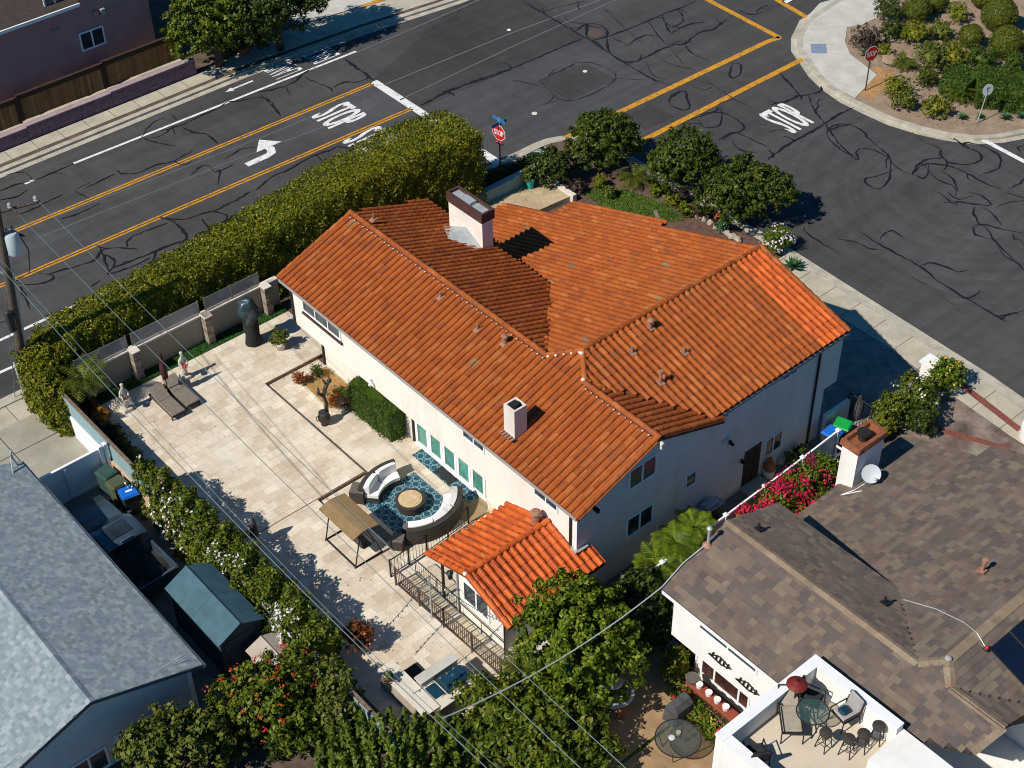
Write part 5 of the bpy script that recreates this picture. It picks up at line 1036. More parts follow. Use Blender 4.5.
for a, b, lb in ((tops[0], (-12.2, -5.6, 2.0), 'string of small lights crossing the barbecue patio'), (tops[0], tops[1], 'string of small lights along the brown fence'), (tops[1], (-12.2, -8.3, 2.0), 'string of small lights over the barbecue counter')):
    o, P = wire('string_lights', lb, 'lights', [a, b], .012, M['wire_dark'], 'string lights', .25)
    for i in range(1, len(P)-1): mb = MB(); mb.ell(P[i]-Vector((0, 0, .07)), (.035, .035, .05), 6, 5); part('bulb', mb, M['sign_white'], o)
# barbecue counter
t = thing('barbecue_counter', 'stucco and stone barbecue counter with white tops', 'barbecue counter', (-10.9, -7.4, 0))
mb = MB(); mb.bb(-12.0, -11.4, -8.6, -6.0, -.05, .85); mb.bb(-11.4, -9.6, -8.7, -7.62, -.05, .8); part('base', mb, M['ledger'], t)
mb = MB(); mb.bb(-12.05, -11.36, -8.65, -5.95, .85, .92); mb.bb(-11.355, -9.55, -8.75, -8.42, .8, .87); mb.bb(-11.355, -10.8, -8.415, -7.57, .8, .868); mb.bb(-9.8, -9.55, -8.415, -7.57, .8, .868); part('counter_top', mb, M['offwhite'], t)
mb = MB(); mb.bb(-11.3, -9.7, -7.55, -7.22, -.05, 1.0); mb.bb(-11.34, -9.66, -7.58, -7.18, 1.0, 1.07); part('raised_bar', mb, M['concrete_pale'], t)
t = thing('gas_grill', 'dark blue gas grill with a closed hood set into the counter', 'grill', (-10.3, -8.0, .8)); mb = MB()
mb.extr([(-10.75, -8.4, .82), (-10.75, -8.4, 1.0), (-10.75, -8.2, 1.16), (-10.75, -7.85, 1.16), (-10.75, -7.66, 1.0), (-10.75, -7.66, .82)], (.9, 0, 0)); part('hood', mb, M['grill_blue'], t); mb = MB(); mb.cyl((-10.65, -8.45, .98), (-9.95, -8.45, .98), .02, .02, 7); part('handle', mb, M['chrome'], t)
mb = MB(); mb.rbox((-10.3, -8.05, 1.17), (.12, .1, .03), .01); part('gauge', mb, M['chrome'], t)
mb = MB(); mb.rbox((-11.08, -8.0, .885), (.42, .6, .06), .015); solo('side_burner', mb, M['grill_blue'], 'small dark blue covered side burner left of the grill', 'burner', loc=(-11.08, -8, .86))
mb = MB(); mb.rbox((-10.75, -6.5, .02), (.75, .95, .02), .005); solo('black_floor_mat', mb, M['mat_dark'], 'black rectangular mat in front of the barbecue bar', 'mat', loc=(-10.75, -6.5, 0))
c = at(389, 678, .95); t = shrub(389, 676, .25, .22, M['leaf_dark'], 'small potted plant on the white barbecue counter', 'counter_plant', 'potted plant', n=14, ls=.09, zb=.92)
mb = MB(); mb.lathe([(.1, 0), (.14, .16), (.1, .16)], (*at(389, 676, 1.17)[:2], .92), 10); part('pot', mb, M['terracotta'], t)
# low wall and shrubs at the foot of the patio
mb = MB(); mb.bb(-12.7, -8.5, -9.9, -9.62, -.1, .75); solo('low_patio_wall', mb, M['wall_cap'], 'low pale wall closing the barbecue patio', 'wall', loc=(-10, -9.75, 0))

n = 420; P = np.stack([rng.uniform(-12.6, -3.4, n), rng.uniform(-9, 13.5, n), np.zeros(n)], 1); P[:260, 0] = -12.6+rng.random(260)**2*3.5; P[:, 2] = np.where(((P[:, 1] > 3.1) & (P[:, 0] < -6.15)) | (P[:, 1] > 10.3), ZP+.01, .012); P = P[::2]; P = P[~((P[:, 1] > -2) & (P[:, 1] < 3.2) & (P[:, 0] > -8.2))]
o = arr_mesh('fallen_leaves', leaf_arrays(P, np.tile([[0, 0, 1.]], (len(P), 1)), .06, .6, .3), leafm('dry_leaf', [(.2, .12, .04), (.3, .2, .08), (.14, .12, .03), (.1, .05, .02)])); tag(o, 'scattered dry fallen leaves on the patio paving', 'fallen leaves', kind='stuff')
# ------------------------------------------------------------------ left neighbour: grey shingle house
GH = thing('grey_roofed_house', 'single storey pale blue house with a grey shingle gable roof', 'house', (-21, 3.5, 0))
gz, gk = 2.6, .36; gx1, gxr, gx0, gy0, gy1 = -17.08, -21.05, -25.1, -3.0, 10.25; gzr = gz+gk*(gx1-gxr)
pE = Plane(gxr, 0, gzr, -gk, 0); pW = Plane(gxr, 0, gzr, gk, 0)
pe = [(gxr, gy0), (gx1, gy0), (gx1, gy1), (gxr, gy1)]; pw = [(gxr, gy0), (gxr, gy1), (gx0, gy1), (gx0, gy0)]
db = MB(); deck(db, pe, pE); deck(db, pw, pW); ro = part('roof', db, M['shingle_grey_base'], GH)
mb = flat_shingles(pE, pe, .16, .15, .012, .3); m2 = flat_shingles(pW, pw, .16, .15, .012, .3); o = len(mb.v); mb.v += m2.v; mb.f += [tuple(i+o for i in f) for f in m2.f]
part('shingles', mb, M['shingle_grey'], ro)
mb = MB(); ridge_flat(mb, (gxr, gy1, gzr), (gxr, gy0, gzr), .13, .25); part('ridge_shingles', mb, M['shingle_grey'], ro)
mb = MB(); mb.extr([(gx1+.35-.7, -2.6, -.1), (gx1-.35, -2.6, 2.42), (gxr, -2.6, gzr-.2), (gx0+.4, -2.6, 2.42), (gx0+.4, -2.6, -.1)], (0, 12.4, 0)); part('wall', mb, M['siding'], GH)
mb = MB()
for i in range(1, 22): mb.bb(gx0+.42, gx1-.37, -2.612, -2.6, i*.15-.012, i*.15)
part('siding_boards', mb, M['siding'], GH)
mb = MB(); mb.bb(gx1-.02, gx1+.1, gy0, gy1, gz-.2, gz-.07); part('gutter', mb, M['gutter'], GH)
mb = MB(); mb.bb(gx1-.5, gx1-.34, -2.68, -2.62, 0, 2.4); part('corner_trim', mb, M['white'], GH)
for a, b in (((115, 735), (150, 714)), ((68, 768), (105, 745))):
    p = onp(*a, 1, -2.6); q = onp(*b, 1, -2.6); z1 = (p[2]+q[2])/2
    window(GH, (p[0], -2.613, z1-1.05), (1, 0, 0), q[0]-p[0], 1.05, (0, -1, 0), fw=.08)
p = onp(156, 708, 1, -2.6); mb = MB(); mb.rbox((p[0], -2.7, p[2]), (.14, .16, .2), .03); mb.cyl((p[0], -2.75, p[2]-.05), (p[0], -2.9, p[2]-.16), .07, .08, 8); part('wall_lamp', mb, M['black'], GH)
c = pE.p(gx1-.25, gy1-.25, .02); mb = MB(); mb.tube([c, c+Vector((-.1, .1, .55)), c+Vector((0, .1, .75))], .05, 7); mb.tube([c+Vector((-.4, -.5, .05)), c+Vector((-.1, .1, .5))], .03, 6); part('service_mast', mb, M['galv'], GH)
# vinyl gate between drive and yard
t = thing('vinyl_gate_fence', 'tall white vinyl fence between the driveway and the truck yard', 'fence', (-15.4, 9.7, 0))
mb = MB(); mb.bb(-17.4, -13.95, 9.68, 9.72, .05, 1.7); part('panel', mb, M['vinyl'], t); mb = MB(); mb.bb(-17.4, -13.95, 9.64, 9.76, 1.68, 1.8); mb.bb(-17.4, -13.95, 9.65, 9.75, .0, .14); part('rail', mb, M['vinyl'], t)
mb = MB()
for x in (-13.88, -14.1): mb.bb(x-.07, x+.07, 9.6, 9.8, 0, 1.9)
part('gate_post', mb, M['vinyl'], t); mb = MB(); mb.bb(-15.75, -15.68, 9.62, 9.66, .1, 1.66); part('gate_seam', mb, M['vinyl'], t)
# wheelie bins
def bin_(c, rz, label, body, lid, h=1.05, group='wheeled bins by the white fence'):
    t = thing('wheelie_bin', label, 'bin', (0, 0, 0), group); mb = MB(); a, b = .26, .31
    mb.add([(-a, -a, .06), (a, -a, .06), (a, a, .06), (-a, a, .06), (-b, -b, h), (b, -b, h), (b, b, h), (-b, b, h)], [(3, 2, 1, 0), (4, 5, 6, 7), (0, 1, 5, 4), (1, 2, 6, 5), (2, 3, 7, 6), (3, 0, 4, 7)]); part('body', mb, M[body], t)
    mb = MB(); mb.add([(-.33, -.36, h), (.33, -.36, h), (.33, .35, h), (-.33, .35, h), (-.28, -.3, h+.07), (.28, -.3, h+.07), (.28, .3, h+.1), (-.28, .3, h+.1)], [(3, 2, 1, 0), (4, 5, 6, 7), (0, 1, 5, 4), (1, 2, 6, 5), (2, 3, 7, 6), (3, 0, 4, 7)]); l = part('lid', mb, M[lid], t)
    mb = MB(); mb.cyl((-.25, .37, h-.02), (.25, .37, h-.02), .025, .025, 7); part('handle', mb, M[body], l)
    for x in (-.24, .24): mb = MB(); mb.cyl((x-.03, .28, .1), (x+.03, .28, .1), .1, .1, 12); part('wheel', mb, M['rubber'], t)
    t.location = (c[0], c[1], 0); t.rotation_euler[2] = rz; return t
bin_((-14.32, 9.05), R(12), 'dark green wheeled bin nearest the white fence', 'bin_green', 'bin_green'); bin_((-14.3, 8.25), R(95), 'olive wheeled bin between the green and blue ones', 'bin_olive', 'bin_olive'); b = bin_((-14.22, 7.45), R(80), 'wheeled bin with a blue lid behind the truck', 'bin_body', 'bin_blue')
mb = MB(); mb.v = [(-.05, -.16, 1.139), (.05, -.16, 1.139), (.05, .12, 1.15), (-.05, .12, 1.15)]; mb.f = [(0, 1, 2, 3)]; part('lid_sticker', mb, M['sign_white'], b)
# pickup truck, nose to the white fence
T_ = thing('pickup_truck', 'dark blue pickup truck with a dusty bed parked beside the grey roofed house', 'pickup truck', (0, 0, 0))
W = .97
def loft(mb, secs):
    n = len(secs[0]); o = len(mb.v); mb.v += [tuple(p) for s in secs for p in s]
    for i in range(len(secs)-1):
        for k in range(n): mb.f.append((o+i*n+k, o+i*n+(k+1) % n, o+(i+1)*n+(k+1) % n, o+(i+1)*n+k))
    mb.f += [tuple(o+k for k in range(n-1, -1, -1)), tuple(o+(len(secs)-1)*n+k for k in range(n))]
def sec(y, w, z0, z1, r=.1, wt=None): wt = wt or w; return [(-w+r, y, z0), (w-r, y, z0), (w, y, z0+r), (w, y, z1-r*1.6), (wt-r, y, z1), (-wt+r, y, z1), (-w, y, z1-r*1.6), (-w, y, z0+r)]
mb = MB(); loft(mb, [sec(2.75, W*.86, .45, .86), sec(2.6, W*.95, .35, .98), sec(1.6, W, .32, 1.08), sec(1.05, W, .32, 1.12), sec(-.95, W, .32, 1.1)]); part('body', mb, M['truck'], T_, 50)
mb = MB(); mb.bb(-W, -W+.09, -2.75, -.951, .4, 1.08); mb.bb(W-.09, W, -2.75, -.951, .4, 1.08); mb.bb(-W+.091, W-.091, -2.75, -.951, .4, .56); part('bed_side', mb, M['truck'], T_)
mb = MB(); mb.bb(-W+.1, W-.1, -2.7, -1.0, .561, .58); mb.bb(-.75, -.25, -1.9, -1.2, .58, .7); mb.ell((.3, -2.1, .68), (.35, .4, .16), 10, 6, lump=.2); part('bed_floor', mb, M['bed_liner'], T_)
mb = MB(); mb.bb(-W+.02, W-.02, -2.82, -2.755, .5, 1.06); tg = part('tailgate', mb, M['truck'], T_); mb = MB(); mb.bb(.35, .85, -2.8, -2.74, 1.062, 1.09); part('tailgate_trim', mb, M['chrome'], tg)
mb = MB(); loft(mb, [sec(.98, W*.9, 1.1, 1.2, .05, W*.8), sec(.25, W*.93, 1.1, 1.74, .08, W*.74), sec(-.3, W*.93, 1.1, 1.8, .08, W*.76), sec(-.8, W*.92, 1.1, 1.77, .08, W*.75), sec(-.94, W*.9, 1.1, 1.66, .08, W*.76)]); cb = part('cab', mb, M['truck'], T_, 50)
mb = MB(); mb.quad((-.68, .97, 1.22), (.68, .97, 1.22), (.6, .3, 1.72), (-.6, .3, 1.72)); part('windscreen', mb, M['glass_car'], cb); mb = MB(); mb.rbox((0, -.28, 1.8), (.95, .75, .03), .01); part('sunroof', mb, M['glass_car'], cb); mb = MB(); mb.quad((-.62, -.975, 1.25), (.62, -.975, 1.25), (.58, -.955, 1.62), (-.58, -.955, 1.62)); part('rear_window', mb, M['glass_car'], cb)
mb = MB(); mb.rbox((0, -.9, 1.775), (.5, .05, .03), .01); part('brake_light_bar', mb, M['chrome'], cb)
for s in (-1, 1):
    mb = MB(); mb.quad((s*.915, .8, 1.22), (s*.915, -.75, 1.22), (s*.8, -.7, 1.62), (s*.8, .3, 1.62)); part('side_window', mb, M['glass_car'], cb)
    mb = MB(); mb.rbox((s*1.1, .75, 1.2), (.18, .1, .16), .03); part('mirror', mb, M['truck'], T_)
    mb = MB(); mb.rbox((s*.68, 2.7, .78), (.34, .14, .16), .04); part('headlight', mb, M['sign_white'], T_)
    for y in (1.75, -1.85):
        mb = MB(); mb.cyl((s*.72, y, .39), (s*.985, y, .39), .39, .39, 18); w_ = part('wheel', mb, M['rubber'], T_); mb = MB(); mb.cyl((s*.98, y, .39), (s*.995, y, .39), .24, .22, 14); part('rim', mb, M['chrome'], w_)
T_.location = (-15.85, 5.55, 0); T_.rotation_euler[2] = R(2)
# sheds
def shed(name, label, x0, x1, y0, y1, he, hr, roof, wall):
    t = thing(name, label, 'shed', ((x0+x1)/2, (y0+y1)/2, 0)); xm = (x0+x1)/2; mb = MB()
    mb.extr([(x0+.12, y0+.1, -.02), (x1-.12, y0+.1, -.02), (x1-.12, y0+.1, he-.04), (xm, y0+.1, hr-.06), (x0+.12, y0+.1, he-.04)], (0, y1-y0-.2, 0)); part('wall', mb, M[wall], t)
    mb = MB(); a = .05; mb.extr([(x0, y0, he), (xm, y0, hr), (x1, y0, he), (x1, y0, he-a), (xm, y0, hr-a), (x0, y0, he-a)], (0, y1-y0, 0)); r = part('roof', mb, M[roof], t); ym = (y0+y1)/2
    mb = MB(); mb.extr([(x0-.005, ym-.03, he+.004), (xm, ym-.03, hr+.012), (x1+.005, ym-.03, he+.004), (x1, ym-.03, he-.01), (xm, ym-.03, hr-.01), (x0, ym-.03, he-.01)], (0, .06, 0)); mb.tube([(xm, y0, hr), (xm, y1, hr)], .03, 6); part('roof_seam', mb, M[roof], r)
    mb = MB(); mb.bb(xm-.6, xm+.6, y0+.07, y0+.1, .05, he-.15); d = part('door', mb, M[wall], t); mb = MB(); mb.bb(xm-.01, xm+.01, y0+.06, y0+.07, .05, he-.15); part('door_seam', mb, M['black'], d); return t
shed('garden_shed', 'teal roofed garden shed in the shade behind the truck', -16.05, -14.1, -2.2, 1.4, 1.95, 2.45, 'shed_teal', 'shed_wall'); shed('storage_shed', 'small beige storage shed at the end of the teal shed', -15.2, -13.85, -4.1, -2.45, 1.3, 1.55, 'shed_beige', 'shed_beige')
# ------------------------------------------------------------------ pink house over the street, its wall and fence
PH = thing('pink_house', 'large dusty pink stucco house across the main street in shade', 'house', (-3, 42, 0)); py = 37.75
mb = MB(); mb.bb(-16, 5.15, py, 49, -.1, 5.6); part('wall', mb, M['stucco_pink'], PH)
mb = MB(); mb.extr([(-16.6, py-.5, 5.5), (-16.6, 43.4, 7.8), (-16.6, 49.6, 5.5), (-16.6, 49.6, 5.32), (-16.6, 43.4, 7.6), (-16.6, py-.5, 5.32)], (17.5, 0, 0)); part('roof', mb, M['shingle_brown_base'], PH); mb = MB(); mb.bb(-16.6, .9, py-.6, py-.5, 5.3, 5.48); part('gutter', mb, M['white'], PH)
for a, b, h in (((79.5, 40), (103.5, 30), 1.1), ((44, 6), (65, -2), 1.1)):
    p = onp(*a, 1, py); q = onp(*b, 1, py); z = onp(a[0]+2, a[1]+12, 1, py)[2]; window(PH, (p[0], py, z), (1, 0, 0), q[0]-p[0], h, (0, -1, 0), fw=.09)
for px, k in (((95, 13), .26), ((102, 11), .3)): p = onp(*px, 1, py); mb = MB(); mb.rbox((p[0], py-.09, p[2]), (k, .18, k*1.3), .03); part('meter_box', mb, M['stucco_pink'] if k < .28 else M['gutter'], PH)
p = onp(55, 30, 1, py); mb = MB(); mb.rbox((p[0], py-.03, p[2]), (.5, .06, .06), .01); part('wall_trim', mb, M['stucco_pink'], PH)
for a, b, z, lb in ((-16, -4.35, .8, 'mauve block retaining wall below the leftmost board fence'), (-4.34, .75, .88, 'mauve block retaining wall under the middle board fence'), (.76, 6.1, .95, 'mauve block retaining wall under the board fence nearest the trees')):
    t = thing('block_wall', lb, 'wall', ((a+b)/2, 35.45, 0), 'mauve block walls along the far sidewalk'); mb = MB(); x = a
    while x < b-.01:
        w = min(.4, b-x); z0 = -.1
        while z0 < z-.08: d = rnd.uniform(0, .03); mb.bb(x+.004, x+w-.004, 35.3+d, 35.62, z0+.003, min(z0+.2, z-.06)-.003); z0 += .2
        x += w
    part('blocks', mb, M['block_purple'], t); mb = MB(); mb.bb(a, b, 35.28, 35.64, z-.06, z); part('cap', mb, M['block_cap'], t)
for a, b, z, lb in ((-16, -4.3, .85, 'leftmost stretch of weathered brown board fence on the mauve wall'), (-4.3, .8, .95, 'middle stretch of weathered brown board fence on the mauve wall'), (.8, 5.7, 1.02, 'right stretch of weathered brown board fence ending at the trees')):
    t = thing('board_fence', lb, 'fence', ((a+b)/2, 35.8, 0), 'brown board fences on the mauve wall'); mb = MB(); x = a
    while x < b-.02: w = min(rnd.uniform(.13, .16), b-x); mb.bb(x+.004, x+w-.004, 35.78+rnd.uniform(0, .012), 35.81, z+.03, z+1.45+rnd.uniform(-.02, .02)); x += w
    part('boards', mb, M['fence_wood'], t); mb = MB(); mb.bb(a, b, 35.7, 35.9, z+1.5, z+1.56); mb.bb(a, b, 35.75, 35.778, z+1.25, z+1.5); mb.bb(a, b, 35.8, 35.86, z+.0, z+.05); part('rail', mb, M['wood_dark'], t); mb = MB()
    for x in (a+.08, b-.08): mb = MB(); mb.bb(x-.07, x+.07, 35.7, 35.775, z+.03, z+1.58); part('post', mb, M['wood_dark'], t)
flat('pink_house_yard', [(-20, 35.65), (6, 35.65), (6, 50), (-20, 50)], .35, M['concrete'], .4)
for px, lb, s in (((99, 67), 'pale blue topped box leaning beside the pink wall', (.75, .5, .95)), ((75, 79), 'jumble of pale boards behind the board fence', (.9, .5, .75)), ((17, 90), 'white and grey clutter behind the leftmost board fence', (.8, .5, .7))):
    x = at(*px, 1.3)[0]; t = thing('yard_box', lb, 'storage box', (x, 37.1, .35)); mb = MB(); mb.rbox((x, 37.1, .35+s[2]/2), s, .04, .2); part('body', mb, M['gutter'], t); mb = MB(); mb.rbox((x, 37.08, .38+s[2]), (s[0]*1.05, s[1]*1.1, .06), .02, .2, ('X', R(10))); part('lid', mb, M['sign_white'], t)
# ------------------------------------------------------------------ right neighbour: brown shingles, mirrored twin of the tiled house
BH = thing('brown_roofed_house', 'two storey white stucco house with a mottled brown shingle roof and roof deck', 'house', (1, -16, 0))
nk, nk2 = .365, .36; nze = 5.0; nx0 = -4.56; nxr = -1.49; nzr = nze+nk*(nxr-nx0); nyr = -20.93; nz2 = 6.35; ny1 = -12.25
qSW = Plane(nx0, 0, nze, nk, 0); qNE = Plane(nxr, 0, nzr, -nk, 0); qN = Plane(0, nyr, nz2, 0, -nk2); qS = Plane(0, nyr, nz2, 0, nk2)
nxa = nx0+(nz2-nze)/nk; nyv = nyr+(nz2-nzr)/nk2; nyv2 = nyr-(nz2-nzr)/nk2; nx1 = 1.24; nze1 = qNE.z(nx1, 0); nyve = nyr+(nz2-nze1)/nk2
PX, PY, PXW, PYS = -3.5, -17.95, -7.98, -24.0     # roof deck: inner edge of the parapet on the slope, its outer corner
xv2 = 1.0; yv2 = nyr-(nz2-qNE.z(xv2, 0))/nk2
pol = {'a': (qSW, [(nx0, ny1), (nx0, PY+.05), (PX+.12, PY+.05), (PX+.12, -21.6), (-2.65, -23.25), (nxr, -23.5), (nxr, nyv2), (nxa, nyr), (nxr, nyv), (nxr, ny1)]), 'b': (qNE, [(nxr, ny1), (nxr, nyv), (nx1, nyve), (nx1, ny1)]), 'e': (qNE, [(nxr, nyv2), (nxr, -23.5), (xv2, -23.5), (xv2, yv2)]),
       'c': (qN, [(nxa, nyr), (nxr, nyv), (.9, nyv+(nyve-nyv)*(.9-nxr)/(nx1-nxr)), (.9, -12.0), (9.3, -11.75), (9.3, -14.95), (10.2, -14.97), (10.2, nyr)]), 'd': (qS, [(nxa, nyr), (10.2, nyr), (10.2, -26.5), (xv2, -26.5), (xv2, yv2), (nxr, nyv2)])}
db = MB(); sh = MB()
for k, (pl, po) in pol.items():
    deck(db, po, pl); m2 = flat_shingles(pl, po, .32 if k != 'b' else .26, .23 if k != 'b' else .19, .018, .5); o = len(sh.v); sh.v += m2.v; sh.f += [tuple(i+o for i in f) for f in m2.f]
ro = part('roof', db, M['shingle_brown_base'], BH); part('shingles', sh, M['shingle_brown'], ro)
mb = MB()
for a, b in (((nxr, ny1, nzr), (nxr, nyv, nzr)), ((nxr, nyv, nzr), (nxa, nyr, nz2)), ((nxr, nyv2, nzr), (nxa, nyr, nz2)), ((nxa, nyr, nz2), (10.2, nyr, nz2)), ((nxr, nyv2, nzr), (nxr, -23.5, nzr)), ((nxr, -23.45, nzr), (-2.6, -23.25, qSW.z(-2.6, 0)))): ridge_flat(mb, a, b, .17, .32)
part('ridge_shingles', mb, M['ridge_brown'], ro)
mb = MB(); mb.ell((nxa, nyr, nz2+.06), (.12, .12, .07), 8, 5); part('ridge_cap', mb, M['gutter'], ro)
# walls
mb = MB(); wx = nx0+.33; mb.extr([(wx, ny1-.35, UB), (wx, ny1-.35, qSW.z(wx, 0)-.16), (nxr, ny1-.35, nzr-.2), (nx1-.35, ny1-.35, qNE.z(nx1-.35, 0)-.16), (nx1-.35, ny1-.35, UB)], (0, -8.4, 0)); mb.bb(wx+1.0, 8.9, ny1-.6, -25, -.1, UB-.002)
mb.extr([(nx1-.348, -12.6, UB), (nx1-.348, -12.6, qN.z(0, -12.6)-.16), (nx1-.348, nyr, nz2-.2), (nx1-.348, -26, qS.z(0, -26)-.16), (nx1-.348, -26, UB)], (8, 0, 0)); part('wall', mb, M['stucco_white'], BH)
mb = MB(); mb.bb(nx0-.02, nx0+.08, PY+.1, ny1-.05, nze-.2, nze-.06); part('fascia', mb, M['white'], BH)
window(BH, (wx, -13.8, 4.08), (0, -1, 0), 2.6, .58, (-1, 0, 0), fw=.07); lx = wx+1.0
window(BH, (lx, -13.25, .35), (0, -1, 0), 2.3, 1.9, (-1, 0, 0), mull=(.28, .78), fw=.08, glass=glassm('red_curtain_glass', (.035, .014, .013), .1)); window(BH, (lx, -12.3, .2), (0, -1, 0), .75, 2.1, (-1, 0, 0), mull=(), fw=.07)
for yy, zz in ((-14.85, 3.45), (-16.1, 3.3)):
    mb = MB(); mb.tube([(wx-.05, yy+.5, zz-.15), (wx-.05, yy, zz+.12), (wx-.05, yy-.5, zz-.05), (wx-.05, yy-.1, zz-.22), (wx-.05, yy+.5, zz-.15)], .025, 5)
    for i in range(5): mb.tube([(wx-.05, yy+.35-.17*i, zz-.17), (wx-.05, yy+.3-.17*i, zz+.08)], .03, 5)
    part('wall_ornament', mb, M['black'], BH)
# inside red curtains seen behind the lower window are part of the room: a red panel behind the sill plants
# chimney
nc = (5.32, 6.82, -12.5, -11.76)
mb = MB(); mb.bb(*nc[:2], *nc[2:], -.1, 5.1); CH = part('chimney', mb, M['stucco_white'], BH); mb = MB(); e = .09
for a in ((nc[0]-e, nc[0]+.1, nc[2]-e, nc[3]+e), (nc[1]-.1, nc[1]+e, nc[2]-e, nc[3]+e), (nc[0]+.101, nc[1]-.101, nc[2]-e, nc[2]+.1), (nc[0]+.101, nc[1]-.101, nc[3]-.1, nc[3]+e)):
    mb.add([(a[0], a[2], 5.05), (a[1], a[2], 5.05), (a[1], a[3], 5.05), (a[0], a[3], 5.05), (a[0]+.05, a[2]+.05, 5.3), (a[1]-.02, a[2]+.02, 5.3), (a[1]-.02, a[3]-.02, 5.3), (a[0]+.05, a[3]-.02, 5.3)], [(3, 2, 1, 0), (4, 5, 6, 7), (0, 1, 5, 4), (1, 2, 6, 5), (2, 3, 7, 6), (3, 0, 4, 7)])
part('cap', mb, M['copper'], CH); mb = MB(); mb.cyl((6.0, -12.13, 5.1), (6.0, -12.13, 5.42), .18, .18, 14); mb.cyl((6.0, -12.13, 5.4), (6.0, -12.13, 5.52), .25, .25, 14); part('flue', mb, M['dark_metal'], CH); mb = MB(); mb.bb(nc[0]+.1, nc[1]-.1, nc[2]+.1, nc[3]-.1, 5.1, 5.13); part('cap_plate', mb, M['copper'], CH)
# satellite dish
c = qN.p(6.0, -12.75, .02); t = thing('satellite_dish', 'grey satellite dish at the foot of the copper capped chimney', 'satellite dish', tuple(c)); mb = MB(); prof = [(0, 0), (.14, .012), (.26, .05), (.3, .075)]; q = Matrix.Translation(c+Vector((-.15, -.12, .55))) @ Matrix.Rotation(R(-62), 4, 'Y') @ Matrix.Rotation(R(55), 4, 'X')
d_ = Vector((-.62, -.5, .6)).normalized(); qq = d_.to_track_quat('Z', 'Y').to_matrix(); cc = c+Vector((-.1, -.08, .5)); lm = MB(); lm.lathe([(.001, 0), (.16, .012), (.28, .045), (.36, .075), (.35, .085), (.27, .055), (.001, .015)], (0, 0, 0), 20); mb.v = [tuple(cc+qq@Vector(v)) for v in lm.v]; mb.f = lm.f; part('reflector', mb, M['dish'], t, 40)
mb = MB(); mb.tube([cc-d_*.02, c+Vector((0, 0, .2)), c], .03, 6); mb.tube([c+Vector((-.3, 0, .02)), c+Vector((.35, 0, .02))], .025, 6); part('mast', mb, M['galv'], t); mb = MB(); e_ = cc+d_*.42+Vector((.12, -.1, -.22)); mb.tube([c+Vector((0, 0, .2)), e_], .018, 5); mb.rbox(e_, (.12, .12, .1), .03); part('receiver_arm', mb, M['dish'], t)
o, P = wire('coax_cable', 'pale loose cable lying on the shingles below the dish', 'cable', [tuple(c), tuple(qN.p(5.2, -12.7, .04)), tuple(qN.p(4.7, -12.5, .04)), tuple(qN.p(5.3, -12.95, .04))], .02, M['sign_white'])
o, P = wire('roof_cable', 'pale cable crossing the brown roof to the red topped junction box', 'cable', [tuple(qN.p(.8, -18.1, .05)), tuple(qN.p(.95, -19.2, .05)), tuple(qN.p(.85, -20.3, .05)), tuple(qN.p(.6, -20.93, .08)), tuple(qS.p(.45, -21.4, .06))], .018, M['galv'])
c = qS.p(.4, -21.42, .04); t = thing('junction_box', 'small red topped junction box beside the solar panel', 'junction box', tuple(c)); mb = MB(); mb.rbox(c+Vector((0, 0, .08)), (.16, .16, .12), .03); part('body', mb, M['dark_metal'], t); mb = MB(); mb.ell(c+Vector((0, 0, .17)), (.07, .07, .05), 9, 6); part('red_cap', mb, M['sign_red'], t)
for i, (y0, y1) in enumerate(((-21.45, -22.95), (-23.0, -24.5))):
    for j in range(3):
        x0 = .52+j*1.05; t = thing('solar_panel', 'black solar panel on the far slope of the brown roof', 'solar panel', tuple(qS.p(x0+.5, (y0+y1)/2, .05)), 'solar panels on the brown roof'); mb = MB(); q = [qS.p(x0, y0, .08), qS.p(x0, y1, .08), qS.p(x0+1.0, y1, .08), qS.p(x0+1.0, y0, .08)]; mb.extr(q, qS.n*.04); part('cells', mb, M['solar'], t); mb = MB(); mb.tube([p+qS.n*.03 for p in q]+[q[0]+qS.n*.03], .02, 4); part('frame', mb, M['dark_metal'], t)
for px, kk in (((982, 573), 1), ((884, 605), 0), ((758, 531), 0)):
    pl = qN if kk == 1 else qNE
    n = pl.n; d_ = ray(*px); a = pl.p(0, 0); t_ = (Vector(a)-Vector(CO)).dot(n)/Vector(d_).dot(n); p = CO+d_*t_; vent(BH, pl, float(p[0]), float(p[1]), kk, 'vent' if kk else 'dark_metal')
# roof deck
DK = thing('roof_deck', 'white parapeted roof deck with a tan floor built into the brown roof', 'roof deck', (-6, -20.5, 0)); zt, zd = 5.9, 5.08; w_ = .3
mb = MB(); mb.bb(PXW, PX, PY-w_, PY, 2.0, zt); mb.bb(PX-w_, PX, -21.39, PY-w_-.002, 4.5, zt); mb.bb(PXW, PXW+w_, -26, PY-w_-.002, 2.0, zt-.02); mb.bb(PXW+.01, PX-.01, -26, PY-.01, -.1, zd-.06); part('parapet_wall', mb, M['stucco_white'], DK)
mb = MB(); mb.bb(PXW-.03, PX+.03, PY-w_-.03, PY+.03, zt, zt+.05); mb.bb(PX-w_-.03, PX+.03, -21.39, PY-w_-.031, zt, zt+.049); mb.bb(PXW-.03, PXW+w_+.03, -26, PY-w_-.031, zt-.019, zt+.03); part('coping', mb, M['white'], DK)
mb = MB(); mb.bb(PXW+w_, PX-w_-.002, -26, PY-w_-.002, zd-.06, zd); part('deck_floor', mb, M['deck_stucco'], DK)
mb = MB(); mb.bb(-5.1, -3.45, -24.8, -21.4, 4.4, 5.66); part('stair_block', mb, M['stucco_white'], DK, label='flat white block at the end of the roof deck')
